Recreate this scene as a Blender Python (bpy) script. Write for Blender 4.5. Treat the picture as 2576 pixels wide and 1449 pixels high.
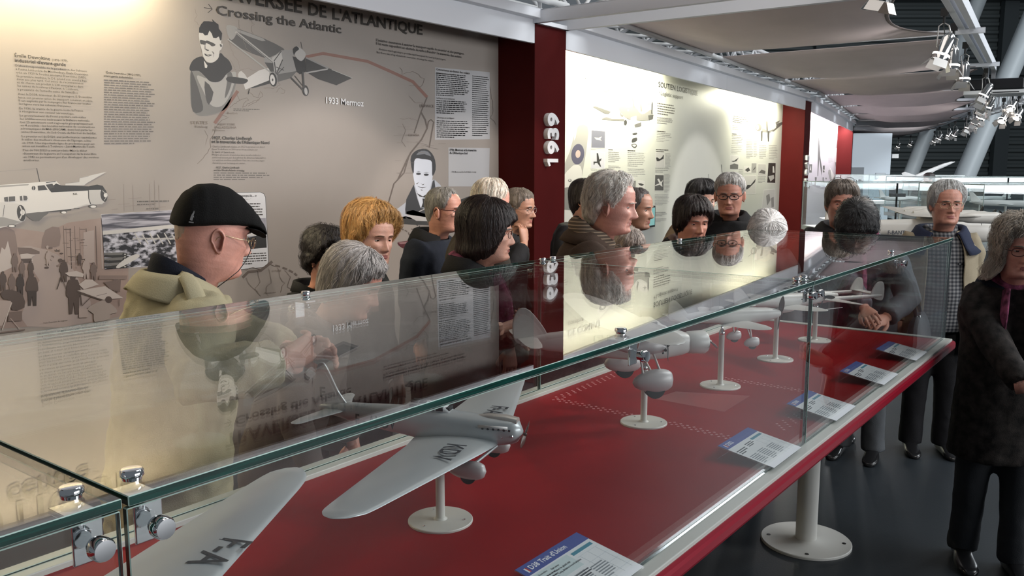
import bpy, bmesh, math, random
import numpy as np
from mathutils import Vector, Matrix, noise
S = bpy.context.scene
for o in list(bpy.data.objects): bpy.data.objects.remove(o, do_unlink=True)
PI = math.pi

# ---------------------------------------------------------------- camera
CAM_H, FOCAL, YAW, PITCH = 1.7, 2145.9, math.radians(37.316), math.radians(7.879)
FWD = Vector((math.cos(YAW)*math.cos(PITCH), math.sin(YAW)*math.cos(PITCH), -math.sin(PITCH)))
RGT = Vector((math.sin(YAW), -math.cos(YAW), 0))
UPV = RGT.cross(FWD)
cam_data = bpy.data.cameras.new('camera')
cam = bpy.data.objects.new('camera', cam_data); S.collection.objects.link(cam)
cam_data.sensor_fit = 'HORIZONTAL'; cam_data.sensor_width = 36.0
cam_data.lens = FOCAL/2576*36.0
cam_data.clip_start = 0.05; cam_data.clip_end = 200
m = Matrix((RGT, UPV, -FWD)).transposed().to_4x4(); m.translation = (0, 0, CAM_H)
cam.matrix_world = m
S.camera = cam

# ---------------------------------------------------------------- look, world, lights
S.view_settings.view_transform = 'Standard'
S.view_settings.look = 'None'
S.view_settings.gamma = 1.0
S.view_settings.use_curve_mapping = False
S.view_settings.exposure = 0.15
S.cycles.transparent_max_bounces = 40
S.cycles.max_bounces = 8
S.cycles.caustics_reflective = False
S.cycles.caustics_refractive = False
S.cycles.sample_clamp_indirect = 4.0
W = bpy.data.worlds.new('hall_daylight'); S.world = W; W.use_nodes = True
bgn = W.node_tree.nodes['Background']
bgn.inputs[0].default_value = (0.80, 0.90, 1.0, 1); bgn.inputs[1].default_value = 0.12

def lamp(name, kind, loc, energy, color, target=None, **kw):
    d = bpy.data.lights.new(name, kind); d.energy = energy; d.color = color
    for k, v in kw.items(): setattr(d, k, v)
    o = bpy.data.objects.new(name, d); S.collection.objects.link(o); o.location = loc
    if target is not None:
        o.rotation_euler = (Vector(target)-Vector(loc)).to_track_quat('-Z', 'Y').to_euler()
    return o

# roof lights of the hall, high above the canopy and over the open aisle, plus an added low fill
lamp('hall_roof_light', 'AREA', (7.5, -5.5, 8.5), 520, (0.93, 0.97, 1.0), (6.0, 2.0, 1.0), shape='RECTANGLE', size=6, size_y=3)
lamp('hall_roof_light', 'AREA', (20, -6, 9.5), 1500, (0.88, 0.95, 1.0), (22, 4, 1.0), shape='RECTANGLE', size=9, size_y=5)
lamp('open_side_fill', 'AREA', (7.5, -12.5, 2.6), 1000, (0.95, 0.97, 1.0), (7.0, 4.0, 2.6), shape='RECTANGLE', size=14, size_y=3)  # added fill from the open side, brightens fascia and visitors
lamp('hall_roof_light', 'AREA', (4.5, 2.2, 4.6), 60, (1.0, 0.93, 0.86), (4.5, 2.2, 0), shape='RECTANGLE', size=7, size_y=2.5)

# ---------------------------------------------------------------- helpers
def ray(px, py): return FWD + RGT*((px-1288)/FOCAL) - UPV*((py-724.5)/FOCAL)
EYE = Vector((0, 0, CAM_H))
def at_depth(px, py, D): return EYE + ray(px, py)*D
def at_z(px, py, z): v = ray(px, py); return EYE + v*((z-CAM_H)/v.z)
def at_y(px, py, y): v = ray(px, py); return EYE + v*(y/v.y)
def at_x(px, py, x): v = ray(px, py); return EYE + v*(x/v.x)

MATS = {}
def mat(name, col, rough=0.5, metal=0.0, spec=0.5, var=0.0, vscale=8.0, bump=0.0, bscale=40.0, coat=0.0, emit=None, estr=0.0, trans=0.0, aniso=(1, 1, 1), sheen=0.0):
    if name in MATS: return MATS[name]
    m = bpy.data.materials.new(name); m.use_nodes = True; nt = m.node_tree; b = nt.nodes['Principled BSDF']
    b.inputs['Base Color'].default_value = (*col, 1); b.inputs['Roughness'].default_value = rough
    b.inputs['Metallic'].default_value = metal; b.inputs['Specular IOR Level'].default_value = spec
    b.inputs['Coat Weight'].default_value = coat; b.inputs['Coat Roughness'].default_value = 0.08
    if sheen: b.inputs['Sheen Weight'].default_value = sheen
    if trans: b.inputs['Transmission Weight'].default_value = trans
    if emit: b.inputs['Emission Color'].default_value = (*emit, 1); b.inputs['Emission Strength'].default_value = estr
    if var or bump:
        tc = nt.nodes.new('ShaderNodeTexCoord'); mp = nt.nodes.new('ShaderNodeMapping'); mp.inputs['Scale'].default_value = aniso
        nt.links.new(tc.outputs['Object'], mp.inputs[0])
    if var:
        n = nt.nodes.new('ShaderNodeTexNoise'); n.inputs['Scale'].default_value = vscale; n.inputs['Detail'].default_value = 5
        nt.links.new(mp.outputs[0], n.inputs['Vector'])
        r = nt.nodes.new('ShaderNodeMapRange'); r.inputs['From Min'].default_value = .3; r.inputs['From Max'].default_value = .7
        r.inputs['To Min'].default_value = 1-var; r.inputs['To Max'].default_value = 1+var
        nt.links.new(n.outputs['Fac'], r.inputs['Value'])
        mx = nt.nodes.new('ShaderNodeVectorMath'); mx.operation = 'MULTIPLY'; mx.inputs[0].default_value = col
        nt.links.new(r.outputs[0], mx.inputs[1]); nt.links.new(mx.outputs[0], b.inputs['Base Color'])
    if bump:
        n2 = nt.nodes.new('ShaderNodeTexNoise'); n2.inputs['Scale'].default_value = bscale; n2.inputs['Detail'].default_value = 4
        nt.links.new(mp.outputs[0], n2.inputs['Vector'])
        bp = nt.nodes.new('ShaderNodeBump'); bp.inputs['Strength'].default_value = bump; bp.inputs['Distance'].default_value = .01
        nt.links.new(n2.outputs['Fac'], bp.inputs['Height']); nt.links.new(bp.outputs[0], b.inputs['Normal'])
    MATS[name] = m
    return m

def glass_mat(name='clear_glass', tint=(.985, .995, .99), f0=0.04, gain=1.0):
    if name in MATS: return MATS[name]
    m = bpy.data.materials.new(name); m.use_nodes = True; nt = m.node_tree; nt.nodes.clear()
    out = nt.nodes.new('ShaderNodeOutputMaterial'); mix = nt.nodes.new('ShaderNodeMixShader')
    tr = nt.nodes.new('ShaderNodeBsdfTransparent'); tr.inputs[0].default_value = (*tint, 1)
    gl = nt.nodes.new('ShaderNodeBsdfGlossy'); gl.inputs['Roughness'].default_value = 0.0; gl.inputs[0].default_value = (1, 1, 1, 1)
    g = nt.nodes.new('ShaderNodeNewGeometry')
    dot = nt.nodes.new('ShaderNodeVectorMath'); dot.operation = 'DOT_PRODUCT'
    nt.links.new(g.outputs['Incoming'], dot.inputs[0]); nt.links.new(g.outputs['Normal'], dot.inputs[1])
    def M(op, a=None, bv=None, av=None):
        n = nt.nodes.new('ShaderNodeMath'); n.operation = op; n.use_clamp = False
        if a is not None: nt.links.new(a, n.inputs[0])
        if av is not None: n.inputs[0].default_value = av
        if bv is not None: n.inputs[1].default_value = bv
        return n
    ab = M('ABSOLUTE', dot.outputs['Value'])
    one = M('SUBTRACT', av=1.0); nt.links.new(ab.outputs[0], one.inputs[1])
    p = M('POWER', one.outputs[0], 5.0)
    k = M('MULTIPLY', p.outputs[0], (1-f0)*gain)
    a = M('ADD', k.outputs[0], f0); a.use_clamp = True
    nt.links.new(a.outputs[0], mix.inputs[0]); nt.links.new(tr.outputs[0], mix.inputs[1]); nt.links.new(gl.outputs[0], mix.inputs[2])
    nt.links.new(mix.outputs[0], out.inputs[0])
    MATS[name] = m
    return m

def link(name, me, material=None, parent=None, smooth=False):
    o = bpy.data.objects.new(name, me); S.collection.objects.link(o)
    if material is not None:
        for mm in (material if isinstance(material, (list, tuple)) else [material]): me.materials.append(mm)
    if parent is not None: o.parent = parent
    if smooth:
        for p in me.polygons: p.use_smooth = True
    return o
def tag(o, label, cat, group=None, kind=None):
    o['label'] = label; o['category'] = cat
    if group: o['group'] = group
    if kind: o['kind'] = kind
    return o
def struct(o): o['kind'] = 'structure'; return o
def empty(name, loc=(0, 0, 0), rz=0.0, label=None, cat=None, group=None):
    o = bpy.data.objects.new(name, None); S.collection.objects.link(o); o.empty_display_size = .1
    o.location = loc; o.rotation_euler = (0, 0, rz)
    if label: tag(o, label, cat, group)
    return o
def copy_tree(o, parent=None):
    c = o.copy(); S.collection.objects.link(c); c.parent = parent
    for ch in list(o.children): copy_tree(ch, c)
    return c

class MB:
    """collects faces into one mesh"""
    def __init__(s): s.v = []; s.f = []; s.mi = []; s.cur = 0
    def add(s, vs, fs, M=None):
        b = len(s.v)
        s.v += [tuple(M @ Vector(v)) if M is not None else tuple(v) for v in vs]
        s.f += [tuple(i+b for i in f) for f in fs]; s.mi += [s.cur]*len(fs)
        return s
    def box(s, x0, x1, y0, y1, z0, z1, M=None):
        vs = [(x, y, z) for z in (z0, z1) for y in (y0, y1) for x in (x0, x1)]
        return s.add(vs, [(0, 2, 3, 1), (4, 5, 7, 6), (0, 1, 5, 4), (2, 6, 7, 3), (0, 4, 6, 2), (1, 3, 7, 5)], M)
    def loft(s, rings, cap0=True, cap1=True, close=True, M=None):
        n = len(rings[0]); vs = [p for r in rings for p in r]; fs = []
        for i in range(len(rings)-1):
            for j in range(n if close else n-1):
                a = i*n+j; b = i*n+(j+1) % n
                fs.append((a, b, b+n, a+n))
        if cap0: fs.append(tuple(range(n-1, -1, -1)))
        if cap1: fs.append(tuple(range((len(rings)-1)*n, len(rings)*n)))
        return s.add(vs, fs, M)
    def tube(s, pts, rad, n=10, caps=True, M=None):
        pts = [Vector(p) for p in pts]; rad = rad if isinstance(rad, (list, tuple)) else [rad]*len(pts)
        rings = []; prev = None
        for i, p in enumerate(pts):
            t = (pts[min(i+1, len(pts)-1)]-pts[max(i-1, 0)]).normalized()
            if prev is None:
                a = Vector((0, 0, 1)) if abs(t.z) < .9 else Vector((1, 0, 0))
                u = t.cross(a).normalized()
            else:
                u = (prev - t*prev.dot(t)).normalized()
            prev = u; w = t.cross(u)
            r = rad[i]; ru, rw = r if isinstance(r, (list, tuple)) else (r, r)
            rings.append([p+u*(ru*math.cos(k*2*PI/n))+w*(rw*math.sin(k*2*PI/n)) for k in range(n)])
        return s.loft(rings, caps, caps, M=M)
    def cyl(s, p0, p1, r0, r1=None, n=20, M=None):
        return s.tube([p0, p1], [r0, r0 if r1 is None else r1], n, True, M)
    def lathe(s, prof, n=24, M=None):
        rings = [[(r*math.cos(k*2*PI/n), r*math.sin(k*2*PI/n), z) for k in range(n)] for r, z in prof]
        return s.loft(rings, M=M)
    def ell(s, c, r, nu=20, nv=12, M=None):
        rings = [[(c[0]+r[0]*math.sin(PI*i/nv)*math.cos(2*PI*k/nu), c[1]+r[1]*math.sin(PI*i/nv)*math.sin(2*PI*k/nu), c[2]-r[2]*math.cos(PI*i/nv)) for k in range(nu)] for i in range(nv+1)]
        rings[0] = [(p[0]*.001+c[0]*.999, p[1]*.001+c[1]*.999, p[2]) for p in rings[1]] if False else rings[0]
        return s.loft(rings, False, False, M=M)
    def prism(s, poly, z0, z1, M=None):
        n = len(poly)
        vs = [(x, y, z0) for x, y in poly]+[(x, y, z1) for x, y in poly]
        fs = [tuple(range(n-1, -1, -1)), tuple(range(n, 2*n))]+[(i, (i+1) % n, (i+1) % n+n, i+n) for i in range(n)]
        return s.add(vs, fs, M)
    def mesh(s, name):
        me = bpy.data.meshes.new(name); me.from_pydata(s.v, [], s.f)
        if any(s.mi): me.polygons.foreach_set('material_index', s.mi)
        me.update(); return me
    def build(s, name, material, parent=None, smooth=False, bevel=0.0, sub=0, fix=True):
        me = s.mesh(name)
        bm = bmesh.new(); bm.from_mesh(me); bmesh.ops.remove_doubles(bm, verts=bm.verts, dist=1e-6)
        if fix: bmesh.ops.recalc_face_normals(bm, faces=bm.faces)
        bm.to_mesh(me); bm.free()
        o = link(name, me, material, parent, smooth)
        if bevel:
            b = o.modifiers.new('bevel', 'BEVEL'); b.width = bevel; b.segments = 2; b.limit_method = 'ANGLE'
        if sub:
            q = o.modifiers.new('sub', 'SUBSURF'); q.levels = sub; q.render_levels = sub
        if smooth:
            try: me.shade_smooth_by_angle = None
            except Exception: pass
        return o
def autosmooth(o, ang=40):
    me = o.data
    for p in me.polygons: p.use_smooth = True
    bm = bmesh.new(); bm.from_mesh(me)
    for e in bm.edges:
        if len(e.link_faces) == 2 and e.calc_face_angle(0) > math.radians(ang): e.smooth = False
    bm.to_mesh(me); bm.free(); return o
def frame(origin, ang):
    """matrix: local x runs along the wall, local y points behind it, z up"""
    return Matrix.Translation(Vector(origin)) @ Matrix.Rotation(ang, 4, 'Z')
# ---------------------------------------------------------------- materials
M_floor = mat('floor_vinyl', (0.018, 0.023, 0.028), rough=0.42, spec=.35, var=0.25, vscale=1.2, bump=0.05, bscale=120)
M_grey = mat('painted_grey_steel', (0.80, 0.82, 0.86), rough=0.45)
M_red = mat('dark_red_laminate', (0.062, 0.006, 0.006), rough=0.55, spec=.06, var=0.06, vscale=3)
M_tablered = mat('red_table_top', (0.245, 0.006, 0.009), rough=0.40, spec=.04, var=0.12, vscale=2.5)
M_edge_red = mat('red_table_edge', (0.26, 0.006, 0.020), rough=0.25, spec=.35)
M_rim = mat('grey_rim', (0.50, 0.51, 0.47), rough=0.4)
M_stand = mat('cream_grey_paint', (0.60, 0.59, 0.55), rough=0.4)
M_chrome = mat('chrome', (0.86, 0.87, 0.89), rough=0.06, metal=1.0)
M_darkmetal = mat('dark_screw', (0.03, 0.03, 0.03), rough=0.4, metal=.6)
M_glass = glass_mat('case_glass', (.985, .995, .99), .04, 1.0)
M_gbright = mat('ground_glass_arris', (.50, .66, .60), rough=.25)
M_gedge = mat('green_glass_edge', (0.0, 0.040, 0.030), rough=0.08, spec=.8, var=.6, vscale=14, aniso=(1, 30, 30))
M_clear = glass_mat('clear_acrylic', (.98, .98, .99), .05, .8)
M_panel = mat('printed_panel', (0.325, 0.287, 0.255), rough=0.42, var=0.05, vscale=1.5)
M_panel2 = mat('printed_panel_pale', (0.52, 0.52, 0.475), rough=0.42, var=0.03, vscale=1.5)
M_panel3 = mat('printed_panel_lilac', (0.50, 0.465, 0.50), rough=0.42)
M_white = mat('white_paint', (0.78, 0.78, 0.77), rough=0.5)
M_black = mat('black_print', (0.012, 0.010, 0.010), rough=0.5)

# ---------------------------------------------------------------- floor
b = MB(); b.box(-6, 60, -14, 40, -.1, 0)
struct(b.build('floor', M_floor))

# ---------------------------------------------------------------- exhibition walls: three facets turning away
A2, A3 = math.radians(5.6), math.radians(11.2)
F1 = frame((-3.0, 3.915, 0), 0.0); LEN1 = 8.424
F2 = frame((5.85, 3.915, 0), A2); LEN2 = 8.12
F3 = frame((14.345, 4.75, 0), A3); LEN3 = 8.12
SET = .355
PANELS = []
for F, L, mt, lab in ((F1, LEN1, M_panel, 'beige printed panel about crossing the Atlantic behind the visitors'),
                      (F2, LEN2, M_panel2, 'pale printed panel about logistic support between two red pillars'),
                      (F3, LEN3, M_panel3, 'far lilac printed panel beyond the second red pillar')):
    root = empty('exhibition_board', F.translation, F.to_euler().z, lab, 'exhibition board', 'exhibition boards along the wall')
    b = MB(); b.box(0, L, SET, SET+.06, 0, 2.95)
    b.build('board', mt, root)
    PANELS.append(root)
def fascia(F, L, joints, lab):
    root = empty('fascia_beam', F.translation, F.to_euler().z, lab, 'beam', 'fascia beams above the panels')
    b = MB()
    xs = [0]+joints+[L]
    for x0, x1 in zip(xs, xs[1:]):
        b.box(x0+.002, x1-.002, 0, .03, 2.655, 2.86)
    b.build('fascia_board', M_grey, root, bevel=.003)
    b = MB(); b.box(0, L, -.07, .06, 2.83, 2.90); b.build('top_rail', M_grey, root, bevel=.004)
    b = MB(); b.box(0, L, .03, SET, 2.86, 2.885); b.build('soffit', M_grey, root)
    return root
FB1 = fascia(F1, LEN1, [], 'light grey fascia beam above the beige Atlantic panel')
FB2 = fascia(F2, LEN2, [4.1], 'light grey fascia beam above the pale logistic panel')
FB3 = fascia(F3, LEN3, [4.1], 'far light grey fascia beam beyond the second red pillar')

def text_mesh(txt, size, bold=0.0, align='LEFT', ext=0.0, sx=1.0, res=3, spacing=1.0):
    c = bpy.data.curves.new('lettering', 'FONT'); c.body = txt; c.size = size; c.align_x = align
    c.offset = bold; c.extrude = ext; c.resolution_u = res; c.space_character = spacing
    o = bpy.data.objects.new('tmp_text', c); S.collection.objects.link(o)
    me = bpy.data.meshes.new_from_object(o.evaluated_get(bpy.context.evaluated_depsgraph_get()))
    bpy.data.objects.remove(o); bpy.data.curves.remove(c)
    if sx != 1.0:
        for v in me.vertices: v.co.x *= sx
    return me
def text_on(txt, size, parent, name, material, M, **kw):
    me = text_mesh(txt, size, **kw); me.transform(M)
    me.materials.clear()
    return link(name, me, material, parent)
UPRIGHT = Matrix.Rotation(PI/2, 4, 'X')          # text lying in xy -> standing in xz, facing -y
def wall_M(x, z, dy=-.0015): return Matrix.Translation((x, SET+dy, z)) @ UPRIGHT

def pillar(F, x, w, lab, numerals=None):
    loc = F @ Vector((x, 0, 0))
    root = empty('pillar', loc, F.to_euler().z, lab, 'pillar', 'red pillars between the panels')
    b = MB(); b.box(0, w, 0, SET+.04, 0, 2.80); b.build('casing', M_red, root, bevel=.004)
    if numerals:
        txt, zc, size = numerals
        k = MB(); st = .108 if size < .23 else .118
        for i, ch in enumerate(txt):
            Mt = Matrix.Translation((w*.63, -.02, zc+st*(i-1.5))) @ Matrix.Rotation(-PI/2, 4, 'Y') @ UPRIGHT
            if ch == '1':
                k.prism([(-.008, .0), (.020, .0), (.020, .150), (-.006, .150), (-.040, .128), (-.034, .104), (-.008, .118)], -.02, .02, Mt)
            else:
                me = text_mesh(ch, .205, bold=.008, ext=.02, align='CENTER', res=6)
                k.add([v.co for v in me.vertices], [tuple(q.vertices) for q in me.polygons], Mt)
        o = k.build('numerals', mat('numeral_face', (.82, .80, .80), rough=.4), root)
        o['label'] = 'raised white numerals'
    b = MB(); b.box(-.02, w+.02, -.03, SET, 2.80, 2.83); b.build('head_plate', M_grey, root)
    return root
pillar(F1, LEN1, .425, 'dark red pillar with raised 1939 numerals nearest the camera', ('1939', 1.93, .22))
P2 = frame(F2 @ Vector((LEN2, 0, 0)), A2+math.radians(0.3))
pillar(P2, 0, .41, 'second dark red pillar between pale panel and far panel', ('1945', 1.72, .24))
P3 = frame(F3 @ Vector((LEN3, 0, 0)), A3+math.radians(3))
pillar(P3, 0, .41, 'farthest dark red pillar beside the white end wall')

# fluorescent tubes behind the fascia, as in the photograph only some are lit
def tube(F, x0, x1, lit, energy, col, root, lab):
    z, y = 2.80, (.205 if col == WARM else .10)
    t = MB(); t.cyl((x0, y, z), (x1, y, z), .013, n=12)
    o = t.build('fluorescent_tube', mat('tube_lit' if lit else 'tube_off', (.9, .9, .88), rough=.3, emit=col if lit else None, estr=6.0 if lit else 0), root)
    if lit:
        c = F @ Vector(((x0+x1)/2, y+.02, z-.03)); tg = F @ Vector(((x0+x1)/2, SET, z-.62))
        l = lamp('tube_glow', 'AREA', c, energy*(x1-x0), col, tg, shape='RECTANGLE', size=x1-x0, size_y=.05)
        q = (tg-c).normalized(); xa = (F.to_3x3() @ Vector((1, 0, 0))).normalized(); za = -q; ya = za.cross(xa).normalized()
        l.rotation_euler = Matrix((xa, ya, za)).transposed().to_euler()
WARM = (1.0, .86, .56); PALE = (1.0, .97, .74); COOL = (1.0, .96, .98)
tube(F1, 3.1, 5.45, True, 24, WARM, FB1, '')
tube(F1, 0.5, 3.0, True, 24, WARM, FB1, '')
tube(F1, 5.7, 8.2, False, 0, WARM, FB1, '')
tube(F2, .05, 2.75, True, 46, PALE, FB2, '')
tube(F2, 5.6, 7.55, True, 46, PALE, FB2, '')
tube(F2, 2.9, 5.4, False, 0, PALE, FB2, '')
tube(F3, .1, 4.0, True, 44, COOL, FB3, '')
tube(F3, 4.1, 8.0, True, 44, COOL, FB3, '')

# ---------------------------------------------------------------- display case
ZT, ZG, YF, YB, XE, XJ1, XJ2 = .948, 1.404, .736, 1.644, 4.173, .378, 2.303
XS = -1.55
case = empty('display_case', (0, 0, 0), 0, 'long glass display case with red table top and grey rim', 'display case')
b = MB(); b.box(XS-.03, XE+.03, YF-.042, YB+.05, ZT-.046, ZT-.007)
b.build('table_top', M_edge_red, case, bevel=.011)
b = MB(); b.box(XS+.05, XE-.05, YF+.08, YB-.08, ZT-.075, ZT-.046); b.build('under_frame', M_darkmetal, case)
b = MB(); b.box(XS, XE-.028, YF+.012, YB-.034, ZT-.02, ZT); b.build('red_bed', M_tablered, case)
b = MB()
b.box(XS, XE+.012, YF-.029, YF+.009, ZT-.02, ZT+.002); b.box(XS, XE+.012, YB-.034, YB+.03, ZT-.02, ZT+.012)
b.box(XE-.028, XE+.012, YF, YB, ZT-.02, ZT+.004)
b.build('grey_rim', M_rim, case, bevel=.002)
b = MB(); b.box(XS, XE+.005, YF+.004, YF+.010, ZT+.002, ZT+.008); b.build('glazing_bead', M_chrome, case)
GT = .010
def pane(name, x0, x1, y0, y1, z0, z1, thin):
    """one sheet of glass: faces clear, edges green"""
    bb = MB(); bb.box(x0, x1, y0, y1, z0, z1); me = bb.mesh(name)
    for p in me.polygons: p.material_index = 0 if abs(p.normal[thin]) > .9 else 1
    o = link(name, me, [M_glass, M_gedge, M_gbright], case); b_ = o.modifiers.new('arris', 'BEVEL'); b_.width = .0009; b_.segments = 1; b_.material = 2; return o
g = .003
for x0, x1 in ((XS, XJ1-g), (XJ1+g, XJ2-g), (XJ2+g, XE+.004)):
    pane('top_glass', x0, x1, YF-.004, YB+.004, ZG-GT, ZG, 2)
    pane('front_glass', x0, x1-(.0), YF, YF+.008, ZT+.003, ZG-GT-.003, 1)
    pane('rear_glass', x0, x1, YB-.008, YB, ZT+.012, ZG-GT-.003, 1)
pane('end_glass', XE-.010, XE-.002, YF+.011, YB-.011, ZT+.003, ZG-GT-.003, 0)
# chrome clamps holding top glass to the side glass
def clamp(x, y, s, big=1.0):
    """s=+1: front glass (knob towards -y), s=-1: rear glass"""
    r = .0112*big
    prof = [(0, 0), (r*.8, 0), (r*.85, .003), (r, .004), (r, .008), (r*.86, .0105), (0, .011)]
    k = MB(); k.lathe(prof, 20, Matrix.Translation((x, y+s*.036, ZG)))
    o = k.build('clamp_knob', M_chrome, case, smooth=True); autosmooth(o, 35)
    yk = y-.001*s if s > 0 else y+.001
    Mk = Matrix.Translation((x, yk, ZG-.036)) @ Matrix.Rotation(PI/2*s, 4, 'X')
    k = MB(); k.lathe([(0, 0), (r*.7, 0), (r*.75, .006), (r, .008), (r, .016), (r*.86, .0195), (0, .02)], 20, Mk)
    o = k.build('clamp_knob', M_chrome, case, smooth=True); autosmooth(o, 35)
    k = MB()
    yi = y+s*.009
    k.box(x-.014, x+.014, min(yi, yi+s*.045), max(yi, yi+s*.045), ZG-GT-.006, ZG-GT-.0005)
    k.box(x-.014, x+.014, min(yi, yi+s*.004), max(yi, yi+s*.004), ZG-.055, ZG-GT-.001)
    k.build('clamp_bracket', M_chrome, case, bevel=.001)
for x in (.349, .407, 1.341, 2.276, 2.332, 3.270, -.56): clamp(x, YF, 1)
for x in (.349, .407, 1.30, 2.276, 2.335, 3.27): clamp(x, YB, -1)
# pedestal legs
def case_leg(x):
    k = MB(); k.cyl((x, 1.19, 0.012), (x, 1.19, ZT-.075), .047, n=32); l = k.build('leg', M_stand, case, smooth=True); autosmooth(l)
    k = MB(); k.lathe([(0, 0), (.2, 0), (.2, .009), (.197, .012), (.06, .012), (.049, .02), (0, .02)], 64, Matrix.Translation((x, 1.19, 0)))
    p = k.build('foot_plate', M_stand, l, smooth=True); autosmooth(p)
    for a in (20, 110, 200, 290):
        k = MB(); k.cyl((x+.165*math.cos(math.radians(a)), 1.19+.165*math.sin(math.radians(a)), .011), (x+.165*math.cos(math.radians(a)), 1.19+.165*math.sin(math.radians(a)), .0135), .009, n=12)
        k.build('bolt', M_darkmetal, l)
case_leg(3.80); case_leg(-1.0)
# printed rows of little crosses on the red bed, and a pool of light painted as a paler square
k = MB(); M_cross = mat('pink_print', (.62, .30, .30), rough=.4)
def cross(x, y, s=.0046):
    a = s*.28; z = ZT+.0006
    k.box(x-s, x+s, y-a, y+a, ZT-.001, z); k.box(x-a, x+a, y-s, y-a, ZT-.001, z); k.box(x-a, x+a, y+a, y+s, ZT-.001, z)
def row(p0, p1, n, w=3):
    d = (Vector(p1)-Vector(p0)); nrm = Vector((-d.y, d.x)).normalized()
    for i in range(n):
        for j in range(w):
            q = Vector(p0)+d*((i+.33*j)/(n-1))+nrm*(.013*(j-(w-1)/2)); cross(q.x, q.y)
def tz(px, py): v = at_z(px, py, ZT); return (v.x, v.y)
row(tz(1398, 1004), tz(1602, 920), 18); row(tz(1398, 1004), tz(1590, 1046), 12); row(tz(1680, 1062), tz(1850, 1105), 11)
row(tz(1812, 950), tz(2030, 985), 14); row(tz(1956, 1078), tz(2040, 1030), 7, 4)
k.build('printed_crosses', M_cross, case)
k = MB(); k.add([(*tz(*q_), ZT+.0004) for q_ in ((1645, 1003), (1700, 985), (1887, 996), (1822, 1036))], [(0, 1, 2, 3)]); k.build('light_pool_patch', mat('light_pool_red', (.30, .035, .035), rough=.36, spec=.25), case)  # light pool on the bed, put into the colour as a paler red
# ---------------------------------------------------------------- model aeroplanes on stands
M_silver = mat('silver_dope', (0.47, 0.495, 0.51), rough=0.30, metal=0.3, var=.05, vscale=6, aniso=(.4, 3, 1))
M_dullsil = mat('dull_silver', (0.52, 0.50, 0.50), rough=0.42, metal=0.2)
M_pale = mat('pale_grey_enamel', (0.60, 0.58, 0.56), rough=0.35)
M_windowblk = mat('dark_window', (0.012, 0.013, 0.016), rough=0.12)
M_rubber = mat('black_rubber', (0.015, 0.015, 0.015), rough=0.6)
M_wood = mat('brown_propeller', (0.07, 0.02, 0.012), rough=0.3)
M_letters = mat('black_lettering', (0.02, 0.022, 0.03), rough=0.5)

def ring(x, zc, w, h, n=28, p=2.3, yc=0):
    out = []
    for k in range(n):
        a = 2*PI*k/n; c, s_ = math.cos(a), math.sin(a)
        out.append((x, yc+w*math.copysign(abs(c)**(2/p), c), zc+h*math.copysign(abs(s_)**(2/p), s_)))
    return out
def interp(tab, x):
    if x <= tab[0][0]: return tab[0][1:]
    for a, b in zip(tab, tab[1:]):
        if x <= b[0]:
            t = (x-a[0])/(b[0]-a[0]); t = t*t*(3-2*t)*.5+t*.5
            return tuple(p+(q-p)*t for p, q in zip(a[1:], b[1:]))
    return tab[-1][1:]
def fuselage(parent, tab, material, name='fuselage', steps=44, p=2.3):
    k = MB(); x0, x1 = tab[0][0], tab[-1][0]; rings = []
    for i in range(steps+1):
        x = x0+(x1-x0)*i/steps; zc, w, h = interp(tab, x); rings.append(ring(x, zc, max(w, .0005), max(h, .0005), p=p))
    k.loft(rings); o = k.build(name, material, parent, smooth=True); return autosmooth(o, 50)
def wing(parent, tab, material, name='wing', thick=.13, steps=40, both=True, n=22, sides=None):
    """tab rows: (y, x leading edge, x trailing edge, z)"""
    k = MB()
    for sgn in (sides or ((1, -1) if both else (1,))):
        y0, y1 = tab[0][0], tab[-1][0]; rings = []
        for i in range(steps+1):
            t = i/steps; t = 1-(1-t)**1.6
            y = y0+(y1-y0)*t; xl, xt, z = (float(np.interp(y, [r_[0] for r_ in tab], [r_[c_] for r_ in tab])) for c_ in (1, 2, 3)); c = max(xl-xt, .001); r = []
            for q in range(n):
                a = 2*PI*q/n; u = .5+.5*math.cos(a)                   # 1 = leading edge
                th = thick*c*(1.1*math.sqrt(max(1-u, 0))*u+.05*math.sin(PI*u)+.004)*(1.25 if math.sin(a) > 0 else .75)
                r.append((xt+c*u, sgn*y, z+math.copysign(th, math.sin(a)) if abs(math.sin(a)) > 1e-6 else z))
            rings.append(r)
        k.loft(rings)
    o = k.build(name, material, parent, smooth=True); return autosmooth(o, 60)
def fin(parent, poly, t, material, name='fin', y=0):
    """vertical surface, poly in (x, z)"""
    k = MB(); R_ = Matrix.Translation((0, y, 0)) @ Matrix.Rotation(PI/2, 4, 'X')
    k.prism(poly, -t/2, t/2, R_); return k.build(name, material, parent, bevel=t*.35)
def smooth_poly(pts, n=6):
    """closed Catmull-Rom curve through pts"""
    out = []; N = len(pts)
    for i in range(N):
        p0, p1, p2, p3 = (np.array(pts[(i+j-1) % N], float) for j in range(4))
        for s_ in range(n):
            t = s_/n
            out.append(tuple(.5*((2*p1)+(-p0+p2)*t+(2*p0-5*p1+4*p2-p3)*t*t+(-p0+3*p1-3*p2+p3)*t**3)))
    return out
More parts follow.
